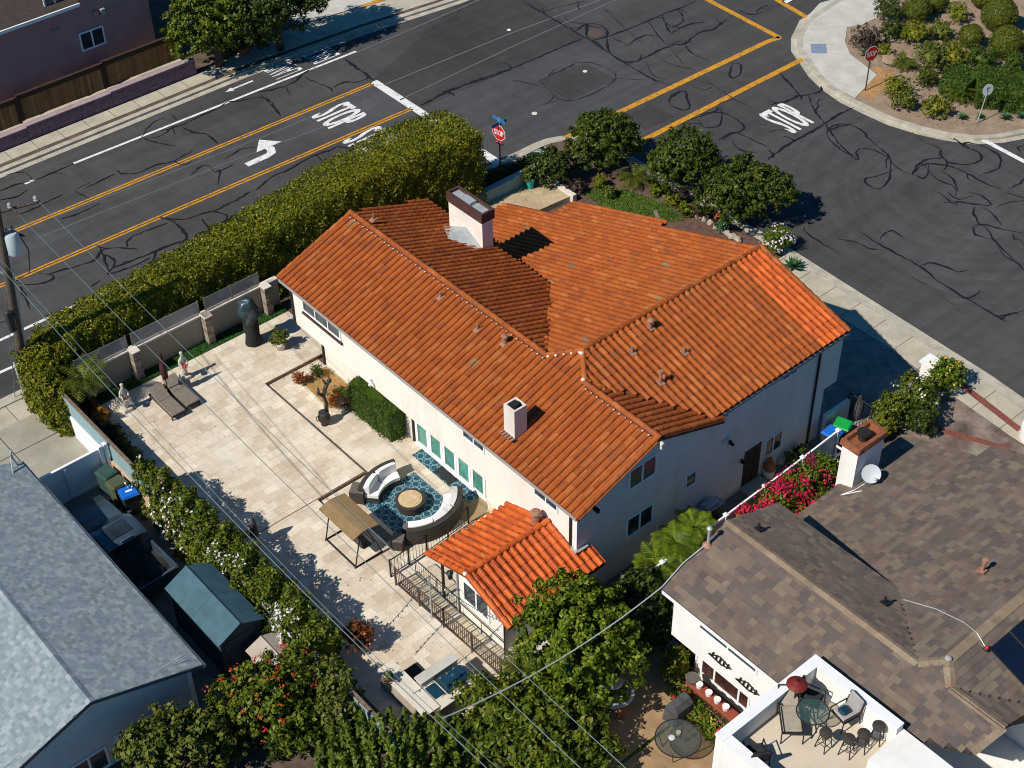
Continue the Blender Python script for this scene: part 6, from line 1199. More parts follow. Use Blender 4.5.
p0 = at(845, 752, 5.3); mb = MB(); pl = Plane(p0[0], p0[1], 5.5, .1, .28); deck(mb, [(-6.9, -24.3), (-5.25, -24.3), (-5.25, -22.4), (-6.6, -22.2)], pl); m2 = flat_shingles(pl, [(-6.9, -24.3), (-5.25, -24.3), (-5.25, -22.4), (-6.6, -22.2)], .5, .3, .03); o = len(mb.v); mb.v += m2.v; mb.f += [tuple(i+o for i in f) for f in m2.f]; part('small_roof', mb, M['wicker'], DK, label='small dark roof over the deck stair')
mb = MB(); mb.tube([(-4.4, -23.0, 5.56), (-4.4, -23.1, 5.6), (-4.3, -23.9, 5.6)], .03, 6); mb.ell((-4.4, -23.0, 5.62), (.07, .07, .07), 8, 5); part('rod', mb, M['dark_metal'], DK)
zd0 = zd
def D(px, h=0): x, y, _ = at(*px, zd0+h); return (x, y, zd0)
# stools
st = thing('bar_stool', 'round dark wicker bar stool standing alone by the deck table', 'stool', (0, 0, 0), 'wicker bar stools on the roof deck'); mb = MB(); mb.lathe([(.17, .66), (.2, .7), (.2, .76), (.17, .78)], (0, 0, 0), 14); part('seat', mb, M['wicker'], st, 40)
for i in range(4):
    a = R(45+90*i); mb = MB(); mb.tube([(.15*math.cos(a), .15*math.sin(a), .68), (.26*math.cos(a), .26*math.sin(a), .01)], .018, 6); part('leg', mb, M['dark_metal'], st)
mb = MB(); mb.tube([(.21*math.cos(R(45+90*i)), .21*math.sin(R(45+90*i)), .28) for i in range(5)], .014, 5); part('foot_ring', mb, M['dark_metal'], st); st.location = D((826, 733), .72)
for px, lb in (((849, 739), 'wicker bar stool in front of its row, farthest from the white block'), ((864, 734), 'middle wicker bar stool of the row of three'), ((879, 726), 'wicker bar stool of the row nearest the white block')): copy_tree(st, D(px, .72), .3, lb)
# deck dining set
c = D((813, 711), .72); t = thing('glass_deck_table', 'round green glass table on thin dark legs on the roof deck', 'table', c); mb = MB(); mb.lathe([(.5, .70), (.5, .715)], c, 28); part('table_top', mb, M['green_glass'], t); mb = MB(); mb.tube([(c[0]+.5*math.cos(R(a)), c[1]+.5*math.sin(R(a)), c[2]+.7) for a in range(0, 361, 15)], .02, 5); part('rim', mb, M['dark_metal'], t)
for i in range(4): a = R(45+90*i); mb = MB(); mb.tube([(c[0]+.5*math.cos(a), c[1]+.5*math.sin(a), c[2]+.7), (c[0]+.25*math.cos(a), c[1]+.25*math.sin(a), c[2]+.35), (c[0]+.5*math.cos(a), c[1]+.5*math.sin(a), c[2])], .018, 6); part('leg', mb, M['dark_metal'], t)
def arm_chair(c, rz, label, cush, W=.62, Dp=.6, bh=.95, name='patio_armchair', rec=0):
    t = thing(name, label, 'chair', (0, 0, 0), 'dark framed patio chairs on the roof deck' if name == 'patio_armchair' else None); mb = MB(); mb.rbox((0, 0, .42), (W, Dp, .04), .01); part('seat', mb, M['dark_metal'], t); mb = MB(); mb.rbox((0, .02, .48), (W*.9, Dp*.92, .09), .03); part('seat_cushion', mb, M[cush], t)
    mb = MB(); mb.rbox((0, Dp/2+.06+rec*.2, .72-rec*.1), (W*.9, .09, .62), .03, 0, ('X', R(-12-rec*28))); part('back_cushion', mb, M[cush], t)
    mb = MB(); mb.tube([(-W/2, Dp/2, .4), (-W/2, Dp/2+.14+rec*.3, bh)], .022, 6); mb.tube([(W/2, Dp/2, .4), (W/2, Dp/2+.14+rec*.3, bh)], .022, 6); mb.tube([(-W/2, Dp/2+.14+rec*.3, bh), (W/2, Dp/2+.14+rec*.3, bh)], .022, 6); part('back_frame', mb, M['dark_metal'], t)
    for s in (-1, 1):
        mb = MB(); mb.tube([(s*W/2, Dp/2, .62), (s*W/2, -Dp/2, .62), (s*W/2, -Dp/2-.05, .0)], .022, 6); mb.tube([(s*W/2, Dp/2, .62), (s*W/2, Dp/2+.1, 0)], .022, 6); part('arm_frame', mb, M['dark_metal'], t)
    t.location = c; t.rotation_euler[2] = rz; return t
t = arm_chair(D((791, 720), .45), R(-42), 'long reclining chair with a sun bleached tan cushion on the roof deck', 'towel', .66, 1.0, .95, 'recliner', 1); arm_chair(D((845, 713), .45), R(-100), 'patio armchair with a dark blue pillow right of the glass table', 'gutter'); arm_chair(D((812, 698), .45), R(20), 'black patio armchair tucked behind the recliner', 'mat_dark')
c = D((845, 710), .58); mb = MB(); mb.rbox((c[0]-.05, c[1], zd0+.62), (.3, .34, .14), .05, R(-100)); solo('throw_pillow', mb, M['grill_blue'], 'dark blue pillow lying on the right patio armchair', 'pillow', loc=(c[0], c[1], zd0+.55))
c = D((765, 738), .45); arm_chair(D((756, 753), .4), R(150), 'dark patio armchair in the shade of the near parapet', 'mat_dark')
c = D((795, 682), 1.7); c = (PX-.75, PY-.75, zd0); c = D((796, 690), 1.0); t = thing('red_parasol', 'small dark red parasol in the corner of the roof deck', 'parasol', c); mb = MB(); mb.cyl((c[0], c[1], c[2]), (c[0], c[1], c[2]+1.5), .025, .025, 8); part('pole', mb, M['dark_metal'], t); mb = MB(); mb.lathe([(.33, 1.28), (.22, 1.36), (.04, 1.44)], c, 14); part('canopy', mb, M['umbrella_red'], t); mb = MB(); mb.lathe([(.2, 0), (.2, .06)], c, 12); part('base', mb, M['black'], t)
# ------------------------------------------------------------------ side yard between the houses
t = thing('vinyl_fence', 'white vinyl fence in the narrow side yard beside the bougainvillea', 'fence', (4, -9.3, 0))
a, b = (-6.5, -9.75), (9.05, -9.12)
posts = [(-1.5, -9.5), (2.0, -9.4), (4.25, -9.33), (6.55, -9.25), (8.8, -9.15)]
mb = MB(); pm = MB()
for p, q in zip([(-4.5, -9.6)]+posts, posts):
    ang = math.atan2(q[1]-p[1], q[0]-p[0]); c = ((p[0]+q[0])/2, (p[1]+q[1])/2); L = math.dist(p, q); mb.box((*c, 1.68), (L, .07, .12), ang); mb.box((*c, .12), (L, .07, .14), ang); pm.box((*c, .9), (L-.05, .03, 1.5), ang)
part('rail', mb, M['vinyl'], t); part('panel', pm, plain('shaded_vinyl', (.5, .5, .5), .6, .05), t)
for p in posts:
    mb = MB(); mb.bb(p[0]-.07, p[0]+.07, p[1]-.07, p[1]+.07, 0, 1.78); mb.add([(p[0]-.1, p[1]-.1, 1.78), (p[0]+.1, p[1]-.1, 1.78), (p[0]+.1, p[1]+.1, 1.78), (p[0]-.1, p[1]+.1, 1.78), (p[0], p[1], 1.88)], [(3, 2, 1, 0), (0, 1, 4), (1, 2, 4), (2, 3, 4), (3, 0, 4)]); part('post', mb, M['vinyl'], t)
mb = MB(); mb.rbox((8.72, -9.8, 1.0), (.06, 1.1, .1), .01); mb.bb(8.68, 8.76, -10.4, -10.3, 0, 1.1); mb.rbox((8.72, -9.8, .3), (.06, 1.1, .1), .01); solo('vinyl_gate', mb, M['vinyl'], 'low white vinyl gate at the end of the side yard fence', 'gate', loc=(8.7, -9.8, 0))
t = thing('side_grill', 'steel topped cart grill standing against the shaded house wall', 'grill', (2.55, -8.15, 0)); mb = MB(); mb.rbox((2.55, -8.15, .45), (1.0, .5, .8), .03); part('cabinet', mb, M['black'], t); mb = MB(); mb.rbox((2.55, -8.15, .88), (1.15, .5, .06), .02); mb.rbox((2.55, -8.1, 1.0), (.7, .4, .2), .06); part('lid', mb, M['galv'], t)
for px, lb, rc in (((768, 476), 'white pot with a terracotta cone shaped planter on top near the brown door', 1), ((779, 462), 'pale blue grey bucket pot along the shaded house wall', 0)):
    x, y, _ = at(*px); t = thing('plant_pot', lb, 'pot', (x, y, 0), 'pots along the shaded side wall'); mb = MB(); mb.lathe([(.2, 0), (.27, .4), (.22, .4)], (x, y, 0), 12); part('pot', mb, M['sign_white'] if rc else M['dish'], t)
    if rc: mb = MB(); mb.lathe([(.22, .4), (.25, .55), (.12, .9), (.05, 1.05)], (x, y, 0), 12); part('cone', mb, M['terracotta'], t, 40)
for px, lb, lf, r in (((790, 458), 'small yellow green potted plant along the shaded side wall', 'leaf_bright', .25), ((799, 450), 'small shrub by the second window of the shaded wall', 'leaf_dark', .3)): shrub(*px, .4, r, M[lf], lb, 'side_plant', 'plant', n=16, ls=.1)
bin_((9.85, -8.62), R(20), 'bin with a bright green lid behind the white side fence', 'bin_body', 'bin_bright', 1.05, 'bins by the front gate'); bin_((9.15, -8.66), R(5), 'bin with a blue lid at the corner of the cream house', 'bin_body', 'bin_blue', 1.05, 'bins by the front gate')
mb = MB(); mb.bb(9.5, 11.0, -8.02, -7.85, -.1, 1.3); solo('stucco_gate_wall', mb, M['stucco'], 'short cream stucco wall screening the bins from the front driveway', 'wall', loc=(10.2, -7.9, 0))
t = thing('iron_gate', 'dark iron gate between the cream house and the screen wall', 'gate', (10.4, -8.4, 0)); mb = MB()
for i in range(9): mb.cyl((11.1, -7.9-.14*i, .05), (11.1, -7.9-.14*i, 1.5), .012, .012, 5)
part('bars', mb, M['black'], t); mb = MB(); mb.tube([(11.1, -7.85, 0), (11.1, -7.85, 1.55), (11.1, -9.1, 1.55), (11.1, -9.1, 0)], .03, 6); part('frame', mb, M['black'], t)
c = at(858, 402, .9); t = thing('covered_urn', 'tall covered urn standing by the iron gate', 'urn', (c[0], c[1], 0)); mb = MB(); mb.lathe([(.2, 0), (.3, .4), (.28, .9), (.14, 1.2), (.1, 1.3)], (c[0], c[1], 0), 12); part('body', mb, M['grey_cover'], t, 40)
# bougainvillea
bl = [((3.0, -10.1, 1.1), (.9, .6, .8)), ((4.3, -10.1, 1.3), (1.0, .65, .9)), ((5.6, -10.1, 1.3), (1.0, .75, .9)), ((6.8, -10.2, 1.2), (.8, .75, .9)), ((5.6, -10.8, .9), (1.1, .7, .7))]
t = tree('bougainvillea', 'mass of magenta bougainvillea leaning on the white side fence', 'flowering shrub', (5.2, -10.4, 0), bl, M['leaf_bright'], 420, 16, .22, .15, None, .08, .3)
P, N = crown_pts(bl, 240, 26, .2, .06, -.2); k = P[:, 0] < 5.4+rng.normal(size=len(P)//26).repeat(26)*1.3; P, N = P[k]+N[k]*.08, N[k]; arr_mesh('flowers', leaf_arrays(P, N, .1, .85, .7), M['fl_magenta'], t, (5.2, -10.4, 0))['kind'] = 'stuff'
# palms and shrubs in the side yard gap
for px, hz, n_, L, lb in (((676, 543), 1.8, 22, 1.1, 'tall bright green palm against the shaded wall in the side yard'), ((656, 566), 1.5, 18, 1.0, 'lower yellow green palm at the end of the side yard fence'), ((694, 528), 1.6, 18, .95, 'bright palm nearest the cart grill')):
    x, y, z = at(*px, hz); palm('garden_palm', lb, 'palm', (x, y, 0), hz, n_, L, M['leaf_bright'], 'palms in the side yard', .07, lw=.045, ll=.3)
# ------------------------------------------------------------------ trees at the foot of the photo
def big(name, label, px, hc, rad, leaf, ncl, per, cr_, ls, group=None, cat='tree', extra=(), **k):
    ncl, cr_ = int(ncl*1.15), cr_*.86
    c = at(*px, hc); blobs = [(c, rad)]
    for dx, dy, dz, s in extra: blobs.append(((c[0]+dx, c[1]+dy, c[2]+dz), tuple(q*s for q in rad)))
    return tree(name, label, cat, (c[0], c[1], 0), blobs, leaf, ncl, per, cr_, ls, group, **k)
big('broadleaf_tree', 'large dense broadleaf tree covering the lower corner of the tiled annex', (578, 632), 3.0, (2.1, 2.0, 1.9), M['leaf_avocado'], 430, 34, .24, .17, None, 'tree', [(.9, .3, -.3, .7), (-.8, -.8, -.4, .78), (.1, -1.0, -.7, .78), (-.3, .8, .2, .7), (.6, -.9, -.4, .66)], r=.2, inset=.35, aspect=.6)
big('broadleaf_bush', 'broad green bush spreading below the annex tree', (533, 720), 1.4, (1.6, 1.5, 1.0), M['leaf_tree'], 330, 24, .26, .2, None, 'shrub', [(1.0, -.8, 0, .75), (-1.4, .3, -.2, .75), (-.6, -1.5, 0, .8), (1.0, .7, -.2, .6)], r=.12)
big('broadleaf_bush', 'rounded bush spilling over the foot of the barbecue patio', (488, 706), 1.2, (1.3, 1.3, .95), M['leaf_tree'], 190, 22, .24, .18, None, 'shrub', [(-1.2, -.6, -.1, .7), (.9, -.7, 0, .8)], r=.1)
big('broadleaf_bush', 'loose bush at the foot of the photo beside the brick edged patio', (582, 752), 1.0, (1.1, 1.1, .8), M['leaf_tree'], 150, 22, .22, .16, None, 'shrub', [(.5, -.7, 0, .7), (.3, .8, 0, .7)], r=.1)
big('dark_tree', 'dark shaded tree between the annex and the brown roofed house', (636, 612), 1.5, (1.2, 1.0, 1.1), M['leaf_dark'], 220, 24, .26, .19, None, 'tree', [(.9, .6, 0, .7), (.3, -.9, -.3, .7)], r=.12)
for px, hz, lb in (((522, 668), .9, 'spiky yellow green palm at the foot of the plank steps'), ((546, 680), .75, 'second spiky palm beside the broad bush')):
    x, y, z = at(*px, hz); palm('small_palm', lb, 'palm', (x, y, 0), hz, 22, .95, M['leaf_palm'], 'spiky palms by the plank steps', .08, lw=.03, ll=.24, tilt=(.2, 1.1))
# feathery cypress: many upright plumes
def cypress(px, base_h, label, W, n_plumes, hmax):
    c = at(*px, base_h); base = (c[0], c[1], 0); t = thing('feathery_cypress', label, 'tree', base, 'feathery cypresses at the foot of the photo'); P = []; N = []; mb = MB()
    for i in range(n_plumes):
        a = i*2.4; r = W*math.sqrt((i+.5)/n_plumes); x, y = c[0]+r*math.cos(a), c[1]+r*math.sin(a); h = hmax*(1-.45*(r/W)**2)*rnd.uniform(.85, 1.1); z0 = h*.1
        lean = Vector((math.cos(a)*.28*r/W, math.sin(a)*.28*r/W, 1)); m = 150; s = rng.random(m)**.8; rad = .3*(1-s)**.7*rng.random(m)**.4+.02; th = rng.random(m)*6.28
        px_ = x+lean.x*s*h*.6+rad*np.cos(th); py_ = y+lean.y*s*h*.6+rad*np.sin(th); P.append(np.stack([px_, py_, z0+s*(h-z0)], 1)); N.append(np.stack([np.cos(th), np.sin(th), np.full(m, .5)], 1))
        mb.cyl((x, y, .05), (x+lean.x*h*.45, y+lean.y*h*.45, h*.75), .13, .04, 6)
    P = np.concatenate(P); N = np.concatenate(N); o = arr_mesh('crown', leaf_arrays(P, N, .2, .45, .5, .3), M['leaf_cypress'], t, base); part('inner_foliage', mb, M['leaf_cypress'], o); mb = MB(); mb.tube([(c[0], c[1], -.1), (c[0], c[1], hmax*.6)], .14, 8); part('trunk', mb, M['bark'], t)
cypress((385, 758), 1.6, 'broad dark feathery cypress at the lower edge, left of the wires', 1.7, 46, 2.9); cypress((432, 756), 1.3, 'dark feathery cypress at the lower edge under the wires', 1.3, 32, 2.6); cypress((345, 745), 1.0, 'smaller feathery cypress nearest the dark garden corner', .9, 18, 2.1)
# left garden plants
hw = lambda Q: (Q[:, 0] < -13.25)
hedge('flowering_hedge', 'long green hedge with white flowers along the boundary wall', [(-13.35, 7.6), (-13.3, 4), (-13.25, 0), (-13.2, -4.3)], [.8, 1.3, 1.5, 1.6], [2.05, 2.2, 2.25, 2.1], 24000, M['leaf_tree'], .15, 0, .22, .8, .72, [(M['fl_white'], 170, .1, lambda Q: (Q[:, 0] < -13.35) & (np.sin(Q[:, 1]*1.7)+.35*rng.normal(size=len(Q)) > .1)), (M['fl_red'], 9, .13, lambda Q: (abs(Q[:, 1]-1.9) < .5) & hw(Q)), (M['fl_pink'], 7, .08, lambda Q: (Q[:, 1] > 2) & hw(Q))])
palm('garden_palm', 'small yellow green palm in the corner of the garden wall', 'palm', (-12.5, 13.95, 0), 1.7, 28, 1.3, M['leaf_palm'], None, .1, lw=.035, ll=.3, tilt=(.1, 1.2))
for px, r, lf, lb, h in (((102, 418), .42, 'leaf_orange', 'orange yellow shrub beside the left statue', .5), ((112, 432), .4, 'leaf_purple', 'purple grey shrub below the orange one', .35), ((92, 408), .35, 'leaf_rust', 'red brown plant in the planting strip under the palm', .35), ((122, 442), .45, 'leaf_dark', 'dark green shrub at the edge of the patio shade', .45), ((133, 455), .4, 'leaf_olive', 'olive shrub by the top of the flowering hedge', .4), ((82, 399), .35, 'leaf_dark', 'dark shrub at the foot of the corner palm', .3)):
    shrub(px[0], px[1], h, r, M[lf], lb, 'border_shrub', n=44, ls=.12)
big('red_flowering_shrub', 'large shrub dotted with red and orange flowers below the sheds', (272, 702), 1.5, (1.6, 1.45, 1.25), M['leaf_tree'], 330, 24, .26, .19, None, 'flowering shrub', [(-1.1, .6, -.1, .75), (1.0, .6, 0, .7), (.3, -1.0, -.4, .7)], r=.12)
t = bpy.context.scene.objects['red_flowering_shrub']; c = at(272, 702, 1.5); bl = [(c, (1.65, 1.5, 1.3)), ((c[0]-1.1, c[1]+.6, c[2]-.1), (1.25, 1.15, 1.0)), ((c[0]+1.0, c[1]+.6, c[2]), (1.15, 1.05, .95))]
fl(t, (c[0], c[1], 0), bl, M['fl_red'], 34, .085, 7, -.2, .07); fl(t, (c[0], c[1], 0), bl, M['fl_orange'], 40, .08, 7, -.2, .07)
big('olive_tree', 'loose yellow green tree in front of the pale blue house wall', (160, 752), 1.7, (1.5, 1.3, 1.2), M['leaf_olive'], 240, 24, .28, .19, None, 'tree', [(1.2, -.5, -.1, .85), (-.9, -.9, -.3, .8), (.8, .7, -.2, .6)], r=.12)
big('olive_tree', 'loose green shrub tree by the pale end of the boundary wall', (335, 690), 1.3, (.9, 1.0, 1.1), M['leaf_olive'], 150, 22, .24, .17, None, 'tree', [(-.5, -.9, -.1, .9), (-.6, .6, 0, .6)], r=.1)
shrub(357, 636, .8, .62, M['leaf_rust'], 'orange red flowering shrub at the edge of the shaded patio', 'border_shrub', n=60, ls=.13)
shrub(332, 752, .5, .6, M['leaf_yellow'], 'bright yellow green shrub at the lower edge of the photo', 'border_shrub', n=60, ls=.16, aspect=.3)
shrub(280, 742, .4, .75, M['leaf_dark'], 'dark low shrub in the shaded garden corner', 'border_shrub', n=50, ls=.15); shrub(232, 745, .6, .8, M['leaf_dark'], 'dark shrub between the olive tree and the shaded corner', 'border_shrub', n=60, ls=.15); shrub(305, 722, .4, .6, M['leaf_tree'], 'green shrub below the red flowering shrub', 'border_shrub', n=50, ls=.15)
# right neighbour's patio
x, y, _ = at(615, 700); t = thing('stone_fountain_pot', 'round stone pot planted with ferns on the neighbour patio', 'planter', (x, y, 0)); mb = MB(); mb.lathe([(.4, 0), (.6, .25), (.68, .45), (.55, .5), (.45, .42)], (x, y, 0), 18); mb.lathe([(.12, .4), (.12, .8), (.32, .9), (.28, .95)], (x, y+.1, 0), 14); part('pot', mb, M['galv'], t, 40)
P, N = crown_pts([((x, y-.1, .55), (.42, .42, .2))], 30, 14, .14, .2, 0); arr_mesh('plants', leaf_arrays(P, N, .15, .35), M['leaf_bright'], t, (x, y, 0))
x, y, _ = at(622, 716); t = thing('terracotta_pot', 'small terracotta pot beside the stone fountain pot', 'pot', (x, y, 0)); mb = MB(); mb.lathe([(.12, 0), (.17, .26), (.13, .26)], (x, y, 0), 12); part('pot', mb, M['terracotta'], t)
x, y, _ = at(682, 722); t = thing('covered_barbecue', 'barbecue under a dark grey fitted cover on the neighbour patio', 'barbecue', (x, y, 0)); y += .25; mb = MB(); mb.extr([(x-.4, y-.3, 0), (x-.4, y+.3, 0), (x-.36, y+.28, .75), (x-.36, y+.15, 1.0), (x-.36, y-.15, 1.03), (x-.36, y-.3, .8)], (.76, 0, 0)); mb.v = [(a+.02*math.sin(c_*9+b*7), b+.03*math.sin(a*8+c_*5), c_) for a, b, c_ in mb.v]; part('cover', mb, M['grey_cover'], t)
x, y, z = at(678, 738, .72); t = thing('round_glass_patio_table', 'round smoked glass table with a thin dark frame on the neighbour patio', 'table', (x, y, 0)); mb = MB(); mb.lathe([(.78, .71), (.78, .72)], (x, y, 0), 30); part('table_top', mb, M['table_glass'], t); mb = MB(); mb.tube([(x+.78*math.cos(R(a)), y+.78*math.sin(R(a)), .71) for a in range(0, 361, 12)], .022, 5); part('rim', mb, M['dark_metal'], t)
for i in range(4): a = R(30+90*i); mb = MB(); mb.tube([(x+.7*math.cos(a), y+.7*math.sin(a), .7), (x+.5*math.cos(a), y+.5*math.sin(a), 0)], .02, 6); part('leg', mb, M['dark_metal'], t)
mb = MB(); mb.lathe([(.1, .722), (.12, .8), (.08, .82)], (x-.18, y+.12, 0), 10); solo('table_bowl', mb, M['dish'], 'small pale bowl on the smoked glass table', 'bowl', loc=(x-.18, y+.12, .722)); mb = MB(); mb.lathe([(.07, .722), (.09, .84)], (x+.12, y+.1, 0), 10); solo('table_candle', mb, M['towel'], 'tan candle on the smoked glass table', 'candle', loc=(x+.12, y+.1, .722))
# window planter
t = thing('window_planter', 'long red wood planter shelf under the neighbour window', 'planter', (-4.1, -14.6, 0)); mb = MB(); mb.rbox((-4.0, -14.65, .72), (.42, 2.5, .16), .02); part('shelf', mb, plain('red_stained_wood', (.26, .06, .03), .7, .2, 5), t); mb = MB()
for y in (-13.6, -15.7): mb.bb(-4.15, -3.85, y-.04, y+.04, 0, .64)
part('legs', mb, M['wood_dark'], t)
for i, y in enumerate((-13.9, -14.35, -14.75, -15.15)):
    mb = MB(); mb.lathe([(.1, .8), (.13, .98), (.09, .98)], (-4.02, y, 0), 12); solo('white_pot', mb, M['sign_white'], ('white pot nearest the wicker basket on the red shelf', 'second white pot from the basket on the red shelf', 'third white pot from the basket on the red shelf', 'white pot nearest the roof deck on the red shelf')[i], 'pot', 'white pots on the red planter shelf', loc=(-4.02, y, .8))
mb = MB(); mb.lathe([(.2, .8), (.26, .98), (.2, .98)], (-4.0, -13.55, 0), 14); solo('wicker_basket', mb, M['wicker_lid'], 'round wicker basket on the end of the red planter shelf', 'basket', loc=(-4, -13.55, .8))
hedge('flower_border', 'narrow flower border in front of the red planter shelf', [(-4.5, -13.5), (-4.6, -16.4)], .55, .55, 1800, M['leaf_bright'], .13, 0, .12, .8, .6, [(M['fl_pink'], 14, .1, lambda Q: Q[:, 2] > .3), (M['fl_red'], 8, .1, lambda Q: Q[:, 2] > .3), (M['fl_yellow'], 8, .09, lambda Q: Q[:, 2] > .3)])
hedge('yellow_climber', 'upright yellow green shrub at the corner of the white house wall', [(-3.75, -12.3), (-3.85, -12.9)], .55, 1.3, 1500, M['leaf_yellow'], .13, 0, .12, .7)
x, y, _ = at(670, 655); t = thing('pale_blue_table', 'small round pale blue table in the shade by the white house', 'table', (x, y, 0)); mb = MB(); mb.lathe([(.28, .5), (.28, .53)], (x, y, 0), 18); part('table_top', mb, M['dish'], t); mb = MB(); mb.cyl((x, y, 0), (x, y, .5), .04, .04, 8); part('leg', mb, M['dark_metal'], t)
x, y, _ = at(658, 650); t = shrub(656, 640, .5, .3, M['leaf_dark'], 'small plant with magenta flowers in a clay pot by the shaded path', 'potted_flower', 'potted plant', n=20, ls=.12, flowers=(M['fl_magenta'], 8, .1, 5)); 
mb = MB(); mb.lathe([(.13, 0), (.19, .28), (.15, .28)], (*at(656, 640, .5)[:2], 0), 12); part('pot', mb, M['terracotta'], t)
# ------------------------------------------------------------------ front garden
for px, hc, rad, lb, ex in (((602, 142), 1.7, (1.75, 1.55, 1.55), 'dark green tree beside the corner where the yellow lines start', [(.8, -.4, -.2, .7), (-.8, .5, -.3, .65), (.1, .7, .5, .5)]), ((553, 168), 1.1, (.95, .9, .95), 'small dark tree behind the turquoise pot', [(.5, .3, 0, .6)]),
                            ((684, 162), 1.8, (1.7, 1.6, 1.65), 'rounded dark green tree in the middle of the front garden', [(.6, -.6, -.2, .7), (-.7, .5, -.4, .65)]), ((746, 192), 1.8, (1.95, 1.85, 1.5), 'widest dark green tree nearest the roof peak', [(.9, -.7, -.1, .75), (-.9, .7, -.3, .7), (.6, .8, .1, .6)])):
    big('front_garden_tree', lb, px, hc, rad, M['leaf_dark' if 'small' in lb else 'leaf_front'], int(190*rad[0]**1.6), 22, .22, .16, 'trees in the front garden', 'tree', ex, r=.1)
palm('cycad', 'yellow green cycad on the mulch between two front trees', 'cycad', (*at(634, 175, .5)[:2], 0), .4, 26, 1.15, M['leaf_palm'], None, .14, lw=.03, ll=.24, tilt=(.1, 1.2))
for px, r, lf, lb in (((576, 187), .5, 'leaf_purple', 'low purple grey shrub at the left end of the lawn'), ((600, 182), .35, 'leaf_yellow', 'yellowish plant beside the purple grey shrub'), ((657, 190), .35, 'leaf_bright', 'light green shrub under the middle tree'), ((672, 200), .45, 'leaf_yellow', 'yellow green shrub on the mulch beside the lawn edging'), ((687, 210), .42, 'leaf_bright', 'bright green shrub near the right end of the lawn'), ((683, 196), .35, 'leaf_purple', 'pinkish grey shrub beneath the middle tree'), ((703, 212), .45, 'leaf_purple', 'dark purple shrub under the widest tree'), ((722, 226), .32, 'leaf_agave', 'blue green succulent clump on the edging stones'), ((610, 192), .3, 'leaf_olive', 'small olive plant at the lawn edge')):
    shrub(*px, .35, r, M[lf], lb, 'low_shrub', n=40, ls=.12)
shrub(776, 240, .6, .75, M['leaf_bright'], 'white flowering shrub at the end of the roof by the sidewalk', 'flowering_shrub', 'flowering shrub', n=90, ls=.13, flowers=(M['fl_white'], 40, .1, 6)); rosette(793, 268, .6, 'blue green spiky agave between the roof end and the sidewalk', M['leaf_agave'], n=28)
mb = MB(); mb.lathe([(.2, 0), (.32, .25), (.3, .42), (.22, .42)], (*at(719, 221)[:2], 0), 12); solo('clay_pot', mb, M['terracotta'], 'squat terracotta pot among the front garden shrubs', 'pot', loc=(*at(719, 221)[:2], 0))
for i in range(9):
    px = (694+i*5.5, 214+i*3.4+rnd.uniform(-1, 1)); x, y, _ = at(*px); mb = MB(); mb.ell((x, y, .08), (rnd.uniform(.15, .26), rnd.uniform(.14, .2), rnd.uniform(.1, .16)), 8, 6, rnd.random()*3, .2); o = solo('edging_rock', mb, M['ledger'], 'rough rock in the row edging the front garden mulch', 'rock', 'rocks edging the front garden', loc=(x, y, 0))
lp = pxpoly([(583, 193), (600, 186), (625, 190), (650, 198), (672, 208), (684, 221), (660, 222), (600, 205)]); n = 14000; Q = np.array(lp); P = np.stack([rng.uniform(Q[:, 0].min(), Q[:, 0].max(), n), rng.uniform(Q[:, 1].min(), Q[:, 1].max(), n), np.full(n, .03)], 1); k = np.array([_inside((a, b), lp) for a, b, _ in P]); P = P[k]
o = arr_mesh('front_lawn', leaf_arrays(P, np.tile([[0, 0, .4]], (len(P), 1)), .09, .4, 1.2), M['lawn']); tag(o, 'small curved green lawn in front of the tiled house', 'grass', kind='stuff')
# courtyard corner: low walls, turquoise pot
mb = MB(); mb.bb(9.2, 13.2, 14.1, 14.35, -.1, .95); mb.bb(9.15, 13.25, 14.05, 14.4, .95, 1.03); solo('courtyard_wall', mb, M['wall_blue'], 'low grey blue wall of the front courtyard behind the chimney', 'wall', loc=(11.2, 14.2, 0))
mb = MB(); mb.bb(13.35, 13.6, 11.6, 14.1, -.1, .42); solo('courtyard_kerb_wall', mb, M['wall_cap'], 'low pale wall along the right edge of the front courtyard', 'wall', loc=(13.5, 12.8, 0))
x, y, _ = at(530, 186, .4); t = shrub(530, 172, 1.15, .4, M['leaf_olive'], 'turquoise pot holding an olive shrub in the courtyard corner', 'turquoise_planter', 'potted plant', n=40, ls=.11, zb=.3, loc=(x, y, 1.15)); mb = MB(); mb.lathe([(.17, 0), (.24, .45), (.26, .55), (.2, .55)], (x, y, .3), 14); part('pot', mb, plain('turquoise_glaze', (.02, .35, .3), .3, .1), t, 40)
mb = MB(); mb.tube([(13.6, 11.9, 0), (13.6, 11.9, .95)], .03, 6); mb.tube([(13.6, 11.9, .95), (13.55, 14.6, .95)], .02, 6); mb.tube([(13.55, 14.6, 0), (13.55, 14.6, .95)], .03, 6); solo('courtyard_rail', mb, M['black'], 'thin black handrail beside the pale courtyard wall', 'handrail', loc=(13.6, 13, 0))
hedge('low_courtyard_hedge', 'dark low hedge behind the courtyard wall near the stop sign', [(8.6, 15.0), (11.6, 15.0), (13.8, 14.9)], [.9, .8, .8], [1.3, 1.0, .9], 6500, M['leaf_dark'], .15, 0, .2, .8)
